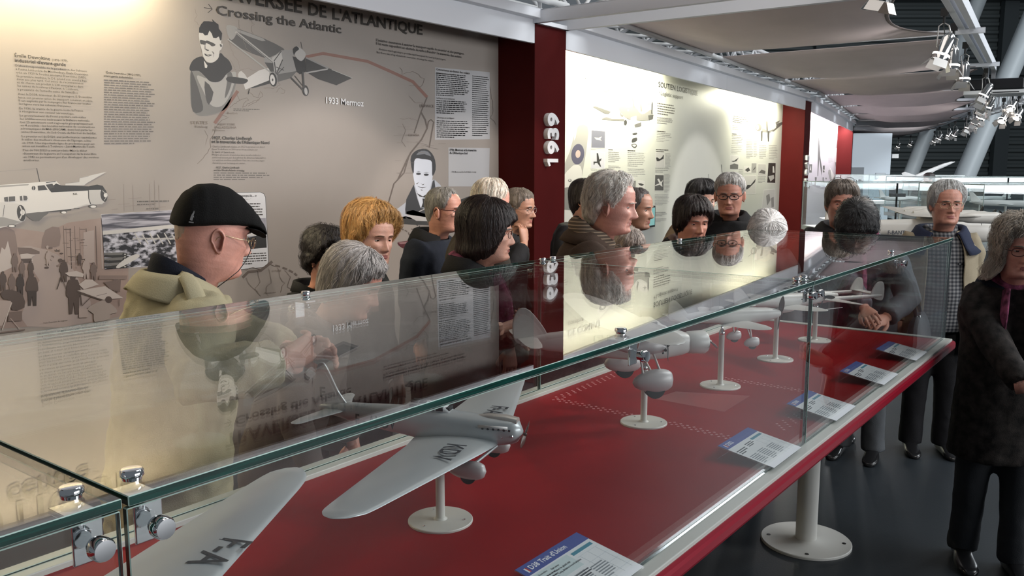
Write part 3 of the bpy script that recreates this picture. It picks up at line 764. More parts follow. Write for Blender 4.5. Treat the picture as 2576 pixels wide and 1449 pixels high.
def hair_surface(P, Mh, rng):
    """hair cap: columns from the crown to the hairline, plus loose strands"""
    st = P['hair']; line = st['line']; th = st.get('th', .014); curl = st.get('curl', 0); drop = st.get('flare', 0.0); seed = rng.uniform(0, 50)
    N, R = st.get('n', 112), st.get('rows', 34); k = MB()
    top = st.get('top', 1.0); wild = st.get('wild', .003); edge = st.get('edge', .30); jag = st.get('jag', .007)
    def surf(a, s, lift=0.0):
        aa = math.degrees(abs((a+PI) % (2*PI)-PI)); ca, sa = math.cos(a), math.sin(a)
        hl = interp(line, aa)[0] + jag*(noise.noise(Vector((ca*9, sa*9, seed)))+.7*noise.noise(Vector((ca*22, sa*22, seed+3))))
        z = .235-(.235-hl)*(1-math.cos(s*PI/2)) if s < 1 else hl
        zz = max(z, st.get('hold', .025)); p = head_pt(a, zz)
        n = (p-Vector((-.008, 0, min(p.z, .15)))).normalized()
        fr = sstep(95, 60, aa); ed = edge*fr+st.get('edge_back', .12)*(1-fr)
        t = th*(sstep(0, ed, 1-s)*.93+.07)*(1+(top-1)*sstep(.12, .21, z))*(1+st.get('back', 0)*sstep(80, 150, aa))
        if z < zz:
            t += drop*(zz-z)/.1; p = p.copy(); p.z = z
        cw = sstep(0, .22, s)*sstep(0, ed*.6+.02, 1-s)
        w = noise.noise(Vector((ca*6, sa*6, s*1.6+seed)))*wild + noise.noise(Vector((ca*17, sa*17, s*2.2+seed+7)))*wild*.9 + noise.noise(Vector((ca*40, sa*40, s*2.5+seed)))*wild*.35
        if curl:
            q = p*26; w += (noise.noise(q+Vector((seed, 0, 0)))*.75+noise.noise(q*2.1+Vector((0, seed, 0)))*.45)*curl
        part = st.get('part')
        if part: w -= .004*ga((a-part), .12)*sstep(.12, .2, z)
        return p+n*(t+w*cw+lift), n
    vs = []; fs = []
    for j in range(R+1):
        for i in range(N): vs.append(surf(2*PI*i/N, max(j/R, .02))[0])
    for i in range(N):                                                     # tuck the edge under
        p, n = surf(2*PI*i/N, 1.0); vs.append(p-n*.008)
    for j in range(R+1):
        for i in range(N): fs.append((j*N+i, j*N+(i+1) % N, (j+1)*N+(i+1) % N, (j+1)*N+i))
    fs.append(tuple(range(N-1, -1, -1)))
    k.add(vs, fs, Mh)
    # loose strands
    for q in range(int(st.get('strands', 420)*1.5)):
        a = rng.uniform(-PI, PI); s0 = rng.uniform(.02, .8); ln = rng.uniform(.15, .42); wd = rng.uniform(.0005, .0012); lf = rng.uniform(.0008, st.get('lift', .004)); da = rng.uniform(-.25, .25); ph = rng.uniform(0, 6.28)
        pts = []
        for j in range(7):
            t = j/6; s = min(s0+ln*t, 1.02); aj = a+da*t
            p, n = surf(aj, min(s, .97), lf*(.3+.7*math.sin(PI*min(1, t*1.1))))
            if curl:
                tg = n.cross(Vector((0, 0, 1))); p = p+tg*(curl*.75*math.sin(ph+t*8))+n*(curl*.5*math.cos(ph+t*8))
            if s > .97: p = p+Vector((0, 0, -(s-.97)*.18))+n*st.get('tip', .002)
            pts.append((p, n))
        b = len(k.v); vv = []; ff = []
        for j, (p, n) in enumerate(pts):
            d = (pts[min(j+1, 6)][0]-pts[max(j-1, 0)][0]); side = d.cross(n)
            if side.length < 1e-9: side = Vector((1, 0, 0))
            side.normalize(); w_ = wd*(math.sin(PI*(.12+.88*j/6.6)))
            vv += [Mh @ (p-side*w_), Mh @ (p+n*w_*.6), Mh @ (p+side*w_)]
        for j in range(6):
            for e in (0, 1): ff.append((b+3*j+e, b+3*j+e+1, b+3*j+e+4, b+3*j+e+3))
        k.v += [tuple(v) for v in vv]; k.f += ff; k.mi += [1 if q % 3 == 0 else 2 if q % 3 == 1 else 0]*len(ff)
    return k

CLOUD = {}
def cloud(size, depth=2):
    if size not in CLOUD:
        t = bpy.data.textures.new('fold_noise', 'CLOUDS'); t.noise_scale = size; t.noise_depth = depth; t.noise_basis = 'ORIGINAL_PERLIN'; CLOUD[size] = t
    return CLOUD[size]
def cloth(o, voxel=.012, fold=.016, fine=.006, it=5):
    r = o.modifiers.new('remesh', 'REMESH'); r.mode = 'VOXEL'; r.voxel_size = voxel; r.use_smooth_shade = True
    s_ = o.modifiers.new('smooth', 'SMOOTH'); s_.factor = .5; s_.iterations = it
    for sz, stg in ((.11, fold), (.04, fine)):
        if stg:
            d = o.modifiers.new('folds', 'DISPLACE'); d.texture = cloud(sz); d.strength = stg; d.mid_level = .5; d.texture_coords = 'LOCAL'
    s2 = o.modifiers.new('smooth', 'SMOOTH'); s2.factor = .5; s2.iterations = 1
    return o
def fabric(name, col, **kw):
    kw.setdefault('rough', .85); kw.setdefault('bump', .25); kw.setdefault('bscale', 300); kw.setdefault('spec', .25); kw.setdefault('var', .12); kw.setdefault('vscale', 9)
    return mat(name, col, **kw)
def yaw_of(t): return math.radians(-52.7-t)
def elbow(sh, wr, l1, l2, pole):
    d = wr-sh; L = min(d.length, (l1+l2)*.999); d.normalize(); c = (l1*l1+L*L-l2*l2)/(2*l1*L); h = l1*math.sqrt(max(0, 1-c*c))
    p = (pole-d*pole.dot(d)).normalized(); return sh+d*(l1*c)+p*h, sh+d*L

M_eye_w = mat('eye_white', (.62, .58, .55), rough=.25); M_iris = mat('iris_brown', (.05, .03, .018), rough=.15); M_pupil = mat('pupil', (.004, .004, .004), rough=.1)
M_lip = mat('lip', (.36, .13, .115), rough=.42); M_shoe = mat('black_shoe_leather', (.012, .012, .013), rough=.22)
M_lens = glass_mat('spectacle_lens', (.97, .97, .96), .05, .6)

def person(P):
    rng = random.Random(P.get('seed', 1)); fem = P.get('fem', False)
    Hc = at_depth(P['px'][0], P['px'][1], P['D'])
    fy = yaw_of(P['t']); by = yaw_of(P.get('tb', P['t'])); hp = math.radians(P.get('pitch', 0)); hr = math.radians(P.get('roll', 0)); lean = math.radians(P.get('lean', 2))
    sc = P.get('sc', 1.0)                                            # head scale
    stat = P.get('stat', Hc.z+.12); bs = stat/1.72
    Rb = Matrix.Rotation(by, 3, 'Z')
    Rh = Matrix.Rotation(fy, 3, 'Z') @ Matrix.Rotation(hp, 3, 'Y') @ Matrix.Rotation(hr, 3, 'X')
    nb_w = Hc + Rh @ Vector((-.035, 0, -.125))*sc*(1) ; nb_w = nb_w + Rb @ Vector((-.035-.02*math.sin(lean), 0, -.050*math.cos(min(hp, .6))))
    TL = .315*stat
    hip_w = nb_w - Rb @ Vector((math.sin(lean), 0, math.cos(lean)))*TL
    root = empty('person', (hip_w.x, hip_w.y, 0), by, P['label'], 'person', P.get('group', 'visitors around the display case'))
    Wi = (Matrix.Translation((hip_w.x, hip_w.y, 0)) @ Matrix.Rotation(by, 4, 'Z')).inverted()
    L = lambda v: Wi @ Vector(v)
    nb = L(nb_w); hip = L(hip_w); hz = hip.z
    Mh = Wi @ (Matrix.Translation(Hc) @ Rh.to_4x4() @ Matrix.Scale(sc, 4) @ Matrix.Translation((0.0, 0, -.1175)))
    up = (nb-hip).normalized(); fw = Vector((up.z, 0, -up.x))
    sw = (.172 if fem else .192)*bs*P.get('broad', 1)                     # shoulder half-width
    gir = P.get('girth', 1.0)
    # ---- body surface: pelvis, torso, neck and head in one loft
    NS = 72; ths = [2*PI*i/NS for i in range(NS)]; angs = [t-.42*math.sin(t) for t in ths]
    rings = []
    def tr(c, w, d, R_=None):
        return [c+fw*(d*math.cos(a))+Vector((0, 1, 0))*(w*math.sin(a)) for a in angs]
    for t, w, d in ((-.12, .10, .08), (0, .15, .10), (.25, .135, .095), (.5, .14, .10), (.75, .155, .10), (.88, .15, .085), (.95, .10, .07), (1.0, .062, .060)):
        rings.append(tr(hip+up*(TL*t), w*bs*gir, d*bs*gir))
    nt = 4; zs = [-.012]; 
    cz = [.000, .004, .008, .013]+[.018+.0042*i for i in range(47)]+[.219, .2245, .229, .232, .2338, .235]
    hr_ = [[Mh @ head_pt(a, z, P) for a in angs] for z in [-.012]+cz]
    last = rings[-1]
    low = [Mh @ Vector((-.028+.056*math.cos(a), .055*math.sin(a), -.040)) for a in angs]
    for i in (1, 2, 3):
        t = i/4; rings.append([p.lerp(q, t) for p, q in zip(last, low)])
    rings.append(low); rings += hr_
    k = MB(); k.loft(rings)
    # lips get their own colour
    nring = len(rings)-len(cz)-1
    for j in range(len(cz)):
        z = cz[j]
        if .0405 < z < .0605:
            for i in range(NS):
                y = abs(head_pt(angs[i], z).y); c = math.cos(angs[i])
                lim = .0235*(1-((z-.0503)/(.0105 if z > .0503 else .0105))**2)
                if c > .3 and y < lim*P.get('lipw', 1): k.mi[(nring+j)*NS+i] = 1
    for sd in (1, -1):
        ear_mesh(k, sd, Mh)
    # eyelids
    gz = math.radians(P.get('gaze', 6)); eyes = []
    for sd in (1, -1):
        a_ = math.asin(.0315/.0755)
        fx = max(head_pt(a, .1185, P).x for a in [x*.01 for x in range(20, 70)] if abs(head_pt(a, .1185, P).y-.0315) < .004)
        ec = Vector((fx-.0078, sd*.0315, .1185)); eyes.append(ec)
        for (e0, e1) in ((math.radians(P.get('lid', 14))-gz*.6, math.radians(80)), (math.radians(-70), math.radians(-17))):
            vs = []; fs = []
            for j in range(6):
                e = e0+(e1-e0)*j/5
                for i in range(13):
                    b_ = math.radians(-78+156*i/12); r = .0131 if 0 < j < 5 else .0128
                    vs.append(ec+Vector((math.cos(e)*math.cos(b_), math.cos(e)*math.sin(b_)*1.12, math.sin(e)))*r)
            for j in range(5):
                for i in range(12): fs.append((j*13+i, j*13+i+1, (j+1)*13+i+1, (j+1)*13+i))
            k.add(vs, fs, Mh)
    # ---- arms and hands
    arms = P.get('arms', {}); sleeves = []; U1, U2 = .285*bs, .250*bs
    for sd, nm in ((1, 'L'), (-1, 'R')):
        sh = nb+up*(-.058*bs)+Vector((0, sd*(sw-.012), 0))
        A = arms.get(nm)
        if A is None:
            wr = sh+Vector((.06, sd*.055, -.515*bs)); pole = Vector((-1, sd*.35, 0)); fwd = None; palm = Vector((0, -sd, 0))
            hd = (Vector((.03, 0, -1)), palm, .35)
        else:
            wr = L(at_depth(*A['at'])) if len(A['at']) == 3 and A['at'][0] > 3 else Vector(A['at']); pole = Vector(A.get('pole', (-.5, sd*.8, -.6)))
            hd = (Vector(A['fwd']) if 'fwd' in A else None, Vector(A.get('palm', (0, -sd, 0))), A.get('curl', .5))
        el, wr = elbow(sh, wr, U1, U2, pole)
        fdir = hd[0] if hd[0] is not None else (wr-el)
        k.tube([sh, el.lerp(sh, .5), el, el.lerp(wr, .55), wr], [.045*bs, .043*bs, .038*bs, .034*bs, (.027, .023)], 12)
        hand_mesh(k, wr, fdir, hd[1], sd, hd[2], .94 if fem else 1.0)
        sleeves.append((sh, el, wr))
    for sd in (1, -1):
        hj = hip+Vector((0, sd*.085*bs, 0)); kn = Vector((.01+P.get('step', 0)*sd*.5, sd*.09*bs, hz*.53)); an = Vector((-.015+P.get('step', 0)*sd, sd*.095*bs, .085))
        k.tube([hj, kn, an, an-Vector((0, 0, .05))], [.075*bs, .055*bs, .038*bs, .036*bs], 12)
    body = k.build('body', [skin_mat(P.get('skin', 'skin_ruddy'), SKINS[P.get('skin', 'skin_ruddy')]), M_lip], root, smooth=True)
    # ---- eyes
    for ec in eyes:
        e = MB(); vs = []; g = Vector((math.cos(gz), P.get('look', 0), -math.sin(gz))).normalized(); u_ = g.cross(Vector((0, 0, 1))).normalized(); v_ = u_.cross(g)
        rr = [0, 9, 18, 27, 32, 60, 100, 140, 180]; mats_ = [2, 2, 1, 1, 0, 0, 0, 0]
        for r_ in rr:
            for i in range(14):
                t = 2*PI*i/14; q = math.radians(max(r_, .5)); vs.append(Mh @ (ec+(g*math.cos(q)+(u_*math.cos(t)+v_*math.sin(t))*math.sin(q))*.0122))
        fs = [(j*14+i, j*14+(i+1) % 14, (j+1)*14+(i+1) % 14, (j+1)*14+i) for j in range(8) for i in range(14)]
        e.add(vs, fs); e.mi = [mats_[j] for j in range(8) for i in range(14)]
        e.build('eye', [M_eye_w, M_iris, M_pupil], body, smooth=True)
    # ---- eyebrows
    hm = hair_mat(P['hair']['name'], P['hair']['col']) if 'hair' in P else M_black
    bm_ = hair_mat(P.get('brow', ('brow_grey', (.16, .13, .11)))[0], P.get('brow', ('brow_grey', (.16, .13, .11)))[1])
    for sd in (1, -1):
        pts = []
        for i in range(7):
            t = i/6; y = .013+.036*t; z = .1345+.0065*math.sin(PI*(.15+.65*t))-.003*t
            a = min((x*.012 for x in range(1, 100)), key=lambda x: abs(head_pt(x, z, P).y-y)); q = head_pt(a, z, P); pts.append(Mh @ Vector((q.x+.0005, sd*q.y, z)))
        e = MB(); e.tube(pts, [.0016, .0030, .0034, .0034, .0030, .0022, .0008], 6); e.build('eyebrow', bm_, body, smooth=True)
    # ---- hair
    if 'hair' in P:
        hk = hair_surface(P, Mh, rng); c_ = P['hair']['col']; h = hk.build('hair', [hm, hair_mat(P['hair']['name']+'_light', tuple(min(.85, v*1.45+.004) for v in c_)), hair_mat(P['hair']['name']+'_dark', tuple(v*.6 for v in c_))], root, smooth=True, fix=False)
    # ---- spectacles
    if 'glasses' in P:
        G = P['glasses']; gm = G.get('mat', M_chrome); k = MB(); T = Matrix.Translation(G.get('shift', (0, 0, 0))) @ Matrix.Rotation(math.radians(G.get('tip', 0)), 4, 'Y')
        gw, gh = G.get('w', .0245), G.get('h', .0175); gx = .0985
        for sd in (1, -1):
            loop = [(gx-.006*abs(math.cos(t))*(1 if math.cos(t)*sd > 0 else 0), sd*.0325+gw*math.copysign(abs(math.cos(t))**.75, math.cos(t)), .1165+gh*math.copysign(abs(math.sin(t))**.75, math.sin(t))) for t in [2*PI*i/24 for i in range(25)]]
            k.tube(loop, G.get('r', .0012), 6, False, Mh @ T)
            k.tube([(gx-.006, sd*(.0325+gw), .121), (gx-.012, sd*.0705, .1235), (.04, sd*.0785, .122), (-.005, sd*.0805, .1275), (-.022, sd*.0785, .117), (-.026, sd*.077, .108)], G.get('r', .0012)*.9, 6, True, Mh @ T)
        k.tube([(gx, .0075, .119), (gx+.003, 0, .1215), (gx, -.0075, .119)], G.get('r', .0012), 6, True, Mh @ T)
        go = k.build('glasses', gm, root, smooth=True)
        for sd in (1, -1):
            k = MB(); lp = [(gx-.001, sd*.0325+gw*math.copysign(abs(math.cos(t))**.75, math.cos(t)), .1165+gh*math.copysign(abs(math.sin(t))**.75, math.sin(t))) for t in [2*PI*i/24 for i in range(24)]]
            k.add(lp, [tuple(range(24))], Mh @ T); k.build('lens', M_lens, go)
    # ---- garments
    C = P['coat']; cm = C['mat']; ez = C.get('ease', .028); hem = C.get('hem', .62)*hz; k = MB(); hemw = C.get('hemw', 1.12)
    gt = []
    H0 = hip+up*(-.02); base = Vector((hip.x*.6+.0, 0, hem))
    sections = [(base, .165*hemw, .125*hemw), (base.lerp(H0, .5), .170, .125), (H0, .165, .118), (hip+up*(TL*.3), .155, .112), (hip+up*(TL*.55), .162, .116), (hip+up*(TL*.78), .178, .112), (hip+up*(TL*.90), .165, .095), (hip+up*(TL*.965), .118, .080), (hip+up*(TL*1.02), C.get('neck', .080), C.get('neck', .080)*.95)]
    NG = 40; rr = []
    for i, (c, w, d) in enumerate(sections):
        b = bs*gir; up_ = up if i >= 2 else Vector((0, 0, 1)); f_ = fw if i >= 2 else Vector((1, 0, 0))
        bell = C.get('belly', 0)*math.exp(-((i-3)/1.2)**2)
        rr.append([c+f_*(((d*b+ez)+(bell if math.cos(a) > 0 else 0)*math.cos(a))*math.copysign(abs(math.cos(a))**.9, math.cos(a)))+Vector((0, 1, 0))*((w*b+ez)*math.copysign(abs(math.sin(a))**.85, math.sin(a))) for a in [2*PI*q/NG for q in range(NG)]])
    k.loft(rr)
    for (sh, el, wr), sd in zip(sleeves, (1, -1)):
        s0 = C.get('sleeve', .064)*bs
        d2 = (wr-el).normalized(); ce = el+(wr-el)*C.get('cuff', .93)
        inner = nb+up*(-.085*bs)+Vector((0, sd*.09, 0)); cap_ = sh+Vector((0, sd*-.012, .004))
        pts = [inner, cap_, sh.lerp(el, .22)+Vector((0, sd*.010, 0)), sh.lerp(el, .6)+Vector((0, sd*.006, 0)), el, el.lerp(ce, .5), ce]
        k.tube(pts, [s0*1.02, s0*1.18, s0*1.12, s0*1.0, s0*.98, s0*.92, s0*.80], 16)
    coat = k.build(C.get('name', 'coat'), cm, root, smooth=True)
    cloth(coat, C.get('voxel', .0125), C.get('fold', .020), C.get('fine', .008))
    P['_'] = dict(root=root, nb=nb, up=up, fw=fw, hip=hip, bs=bs, Mh=Mh, sw=sw, coat=coat, L=L, TL=TL, gir=gir, ez=ez, sleeves=sleeves, body=body, hz=hz)
    # collar: band folded over around the neck
    if 'collar' in C:
        K = C['collar']; r0 = K.get('r', .078); hgt = K.get('h', .055); fl = K.get('flare', .045); op = math.radians(K.get('open', 26)); k = MB(); vs = []; fs = []; n = 40
        c0 = nb+up*(.012)
        prof = [(r0-.004, -.045), (r0-.004, 0), (r0, hgt*.75), (r0+.008, hgt), (r0+.018, hgt*.92), (r0+fl*.75, hgt*.30), (r0+fl, -.004-K.get('fall', .012)), (r0+fl-.006, -.006-K.get('fall', .012)), (r0+fl*.6, hgt*.2)]
        for (r, z) in prof:
            for i in range(n+1):
                a = op+(2*PI-2*op)*i/n; ca = math.cos(a); dz = z-.030*max(0, ca)*1.2-(.020*max(0, ca) if z < hgt*.5 else 0)
                vs.append(c0+fw*(r*ca*.98-.006)+Vector((0, 1, 0))*(r*1.06*math.sin(a))+up*dz)
        for j in range(len(prof)-1):
            for i in range(n): fs.append((j*(n+1)+i, j*(n+1)+i+1, (j+1)*(n+1)+i+1, (j+1)*(n+1)+i))
        k.add(vs, fs); o = k.build('collar', K.get('mat', cm), coat, smooth=True, fix=False)
        s_ = o.modifiers.new('thick', 'SOLIDIFY'); s_.thickness = .003; s_.offset = 0
    if 'scarf' in P:
        K = P['scarf']; k = MB(); n = 48; vs = []; fs = []; rn = 14; c0 = nb+up*(.030)
        for i in range(n+1):
            a = 2*PI*i/n
            for j in range(rn):
                t = 2*PI*j/rn; R0 = K.get('r', .082); rr_ = .030*(1+.16*math.sin(3*t+2*a)); hh = .042*(1+.1*math.sin(5*a))*K.get('h', 1)
                vs.append(c0+fw*((R0+rr_*math.cos(t))*math.cos(a)-.004)+Vector((0, 1, 0))*((R0*1.05+rr_*math.cos(t))*math.sin(a))+up*(hh*math.sin(t)-.030*math.cos(a)))
        for i in range(n):
            for j in range(rn): fs.append((i*rn+j, i*rn+(j+1) % rn, (i+1)*rn+(j+1) % rn, (i+1)*rn+j))
        k.add(vs, fs)
        for sd, ln in ((.35, .32), (-.35, .26)):
            p = [c0+fw*.095+Vector((0, sd*.12, -.03)), c0+fw*.135+Vector((0, sd*.16, -.12)), c0+fw*.150+Vector((0, sd*.20, -ln))]
            k.tube(p, [(.012, .035), (.011, .042), (.008, .045)], 14)
        o = k.build('scarf', K['mat'], root, smooth=True)
    # trousers and shoes
    tm = P.get('trousers', fabric('dark_trousers', (.016, .017, .020)))
    k = MB(); stp = P.get('step', 0)
    for sd in (1, -1):
        kn = Vector((.012+stp*sd*.5, sd*.092*bs, hz*.53)); an = Vector((-.012+stp*sd, sd*.098*bs, .045))
        k.tube([hip+Vector((0, sd*.072*bs, .04)), hip+Vector((0, sd*.085*bs, -.10)), kn, kn.lerp(an, .5), an], [.108*bs, .104*bs, .078*bs, .070*bs, .074*bs], 18)
    k.loft([[hip+Vector((.12*bs*math.cos(a), .165*bs*math.sin(a), z)) for a in [2*PI*q/24 for q in range(24)]] for z in (.12, .02, -.05)])
    cloth(k.build('trousers', tm, root, smooth=True), .016, .014, .008, 3)
    for sd in (1, -1):
        x0 = -.012+stp*sd; y0 = sd*.098*bs; k = MB(); rr = []
        for x, w, h in ((-.075, .020, .045), (-.065, .033, .065), (-.03, .038, .078), (.02, .039, .075), (.08, .043, .058), (.13, .047, .046), (.175, .042, .036), (.20, .026, .026), (.208, .008, .014)):
            rr.append([(x0+x, y0+sd*.012*(x > .05)+w*math.copysign(abs(math.cos(t))**.8, math.cos(t)), max(.0, h*.5+h*.5*math.copysign(abs(math.sin(t))**.6, math.sin(t)))) for t in [2*PI*q/16 for q in range(16)]])
        k.loft(rr); so = k.build('shoe', P.get('shoe', M_shoe), root, smooth=True); so.modifiers.new('sub', 'SUBSURF').render_levels = 1
    return root

SKINS = {'skin_ruddy': (.54, .26, .19), 'skin_pale': (.64, .35, .26), 'skin_pink': (.61, .30, .235), 'skin_tan': (.46, .24, .165)}
# hair styles: line = (angle from the face in degrees, height of the hair edge above the chin)
SHORT = [(0, .192), (35, .186), (58, .170), (72, .128), (84, .118), (98, .130), (112, .085), (130, .045), (180, .030)]
RECEDE = [(0, .212), (30, .212), (52, .190), (66, .150), (78, .112), (98, .130), (112, .085), (130, .045), (180, .030)]
FULL = [(0, .182), (40, .176), (60, .150), (74, .108), (86, .085), (100, .060), (118, .035), (140, .015), (180, .005)]
BOB = [(0, .158), (30, .155), (44, .138), (56, .075), (70, .035), (90, .015), (120, -.005), (180, -.015)]
COVER = [(0, .165), (40, .160), (58, .120), (75, .080), (90, .055), (120, .020), (180, .0)]
LONG = [(0, .180), (34, .172), (50, .13), (62, .03), (80, -.015), (110, -.03), (180, -.03)]
def H(name, col, line, **kw): return dict(name=name, col=col, line=line, **kw)
c_black = fabric('black_wool', (.010, .010, .011)); c_navy = fabric('navy_gabardine', (.012, .016, .026)); c_olive = fabric('olive_jacket', (.055, .045, .035)); c_brown = fabric('brown_wool_coat', (.060, .038, .027))
c_trench = fabric('khaki_trench', (.40, .36, .235), rough=.7, var=.05); c_trench_d = fabric('dark_trench_facing', (.13, .115, .08))
c_beige = fabric('beige_windcheater', (.30, .255, .175), rough=.65, var=.06); c_slate = fabric('slate_grey_coat', (.085, .095, .11), rough=.6); c_charc = fabric('charcoal_jacket', (.020, .020, .022))
c_pattern = fabric('dark_patterned_coat', (.022, .018, .016), var=.9, vscale=26)
M_dkframe = mat('dark_red_frame', (.05, .012, .012), rough=.25); M_blkframe = mat('black_frame', (.012, .012, .014), rough=.25); M_gold = mat('thin_gold_wire', (.70, .55, .34), rough=.2, metal=1)
PEOPLE = []
def plaid_mat():
    m = bpy.data.materials.new('plaid_shirt'); m.use_nodes = True; nt = m.node_tree; b = nt.nodes['Principled BSDF']; b.inputs['Roughness'].default_value = .8
    tc = nt.nodes.new('ShaderNodeTexCoord'); sp = nt.nodes.new('ShaderNodeSeparateXYZ'); nt.links.new(tc.outputs['Object'], sp.inputs[0])
    def band(sock, sc, th):
        mu = nt.nodes.new('ShaderNodeMath'); mu.operation = 'MULTIPLY'; mu.inputs[1].default_value = sc; nt.links.new(sock, mu.inputs[0])
        fr = nt.nodes.new('ShaderNodeMath'); fr.operation = 'FRACT'; nt.links.new(mu.outputs[0], fr.inputs[0])
        gt = nt.nodes.new('ShaderNodeMath'); gt.operation = 'GREATER_THAN'; gt.inputs[1].default_value = th; nt.links.new(fr.outputs[0], gt.inputs[0]); return gt.outputs[0]
    ad = nt.nodes.new('ShaderNodeMath'); ad.operation = 'ADD'; nt.links.new(band(sp.outputs['Y'], 46, .5), ad.inputs[0]); nt.links.new(band(sp.outputs['Z'], 46, .5), ad.inputs[1])
    hf = nt.nodes.new('ShaderNodeMath'); hf.operation = 'MULTIPLY'; hf.inputs[1].default_value = .5; nt.links.new(ad.outputs[0], hf.inputs[0])
    rp = nt.nodes.new('ShaderNodeValToRGB'); rp.color_ramp.interpolation = 'CONSTANT'
    rp.color_ramp.elements[0].color = (.20, .20, .20, 1); rp.color_ramp.elements[1].position = .75; rp.color_ramp.elements[1].color = (.012, .013, .018, 1)
    e = rp.color_ramp.elements.new(.4); e.color = (.075, .08, .09, 1)
    nt.links.new(hf.outputs[0], rp.inputs[0]); nt.links.new(rp.outputs[0], b.inputs['Base Color']); return m
def stripe_mat():
    m = bpy.data.materials.new('striped_scarf'); m.use_nodes = True; nt = m.node_tree; b = nt.nodes['Principled BSDF']; b.inputs['Roughness'].default_value = .9
    tc = nt.nodes.new('ShaderNodeTexCoord'); w = nt.nodes.new('ShaderNodeTexWave'); w.wave_type = 'BANDS'; w.bands_direction = 'Z'; w.inputs['Scale'].default_value = 22; w.inputs['Distortion'].default_value = .6; nt.links.new(tc.outputs['Object'], w.inputs['Vector'])
    rp = nt.nodes.new('ShaderNodeValToRGB'); rp.color_ramp.elements[0].position = .62; rp.color_ramp.elements[0].color = (.075, .052, .036, 1); rp.color_ramp.elements[1].position = .85; rp.color_ramp.elements[1].color = (.30, .22, .15, 1)
    nt.links.new(w.outputs['Fac'], rp.inputs[0]); nt.links.new(rp.outputs[0], b.inputs['Base Color']); return m
c_plaid = plaid_mat(); c_stripe = stripe_mat(); c_pink = fabric('plum_patterned_scarf', (.20, .05, .10), var=.7, vscale=40)

# 1  man in the flat cap and trench coat
cap = dict(px=(535, 590), D=2.46, t=-37, pitch=11, tb=-38, lean=7, seed=1, skin='skin_pink', age=1.1, nose=1.0, wide=1.05, girth=1.05, sc=1.03,
    label='elderly man in black flat cap and khaki trench coat with glasses on a cord',
    hair=H('grey_stubble', (.44, .33, .27), [(0, .2), (60, .19), (76, .12), (98, .13), (115, .105), (135, .095), (180, .092)], th=.0012, wild=.0004, strands=0, lift=.001),
    glasses=dict(mat=M_gold, r=.0011, w=.021, h=.0145, shift=(.010, 0, -.006)), brow=('brow_dark', (.05, .035, .03)),
    coat=dict(mat=c_trench, ease=.045, hem=.25, hemw=1.25, sleeve=.080, fold=.046, fine=.018, neck=.088, voxel=.010),
    arms={'R': dict(at=(716, 905, 2.22), pole=(-.6, -.9, -.4), fwd=(.75, .25, .15), palm=(.2, .9, .1), curl=.7), 'L': dict(at=(742, 885, 2.34), pole=(-.5, .8, -.6), fwd=(.65, -.5, .1), palm=(0, -.8, -.3), curl=.65)})
person(cap)
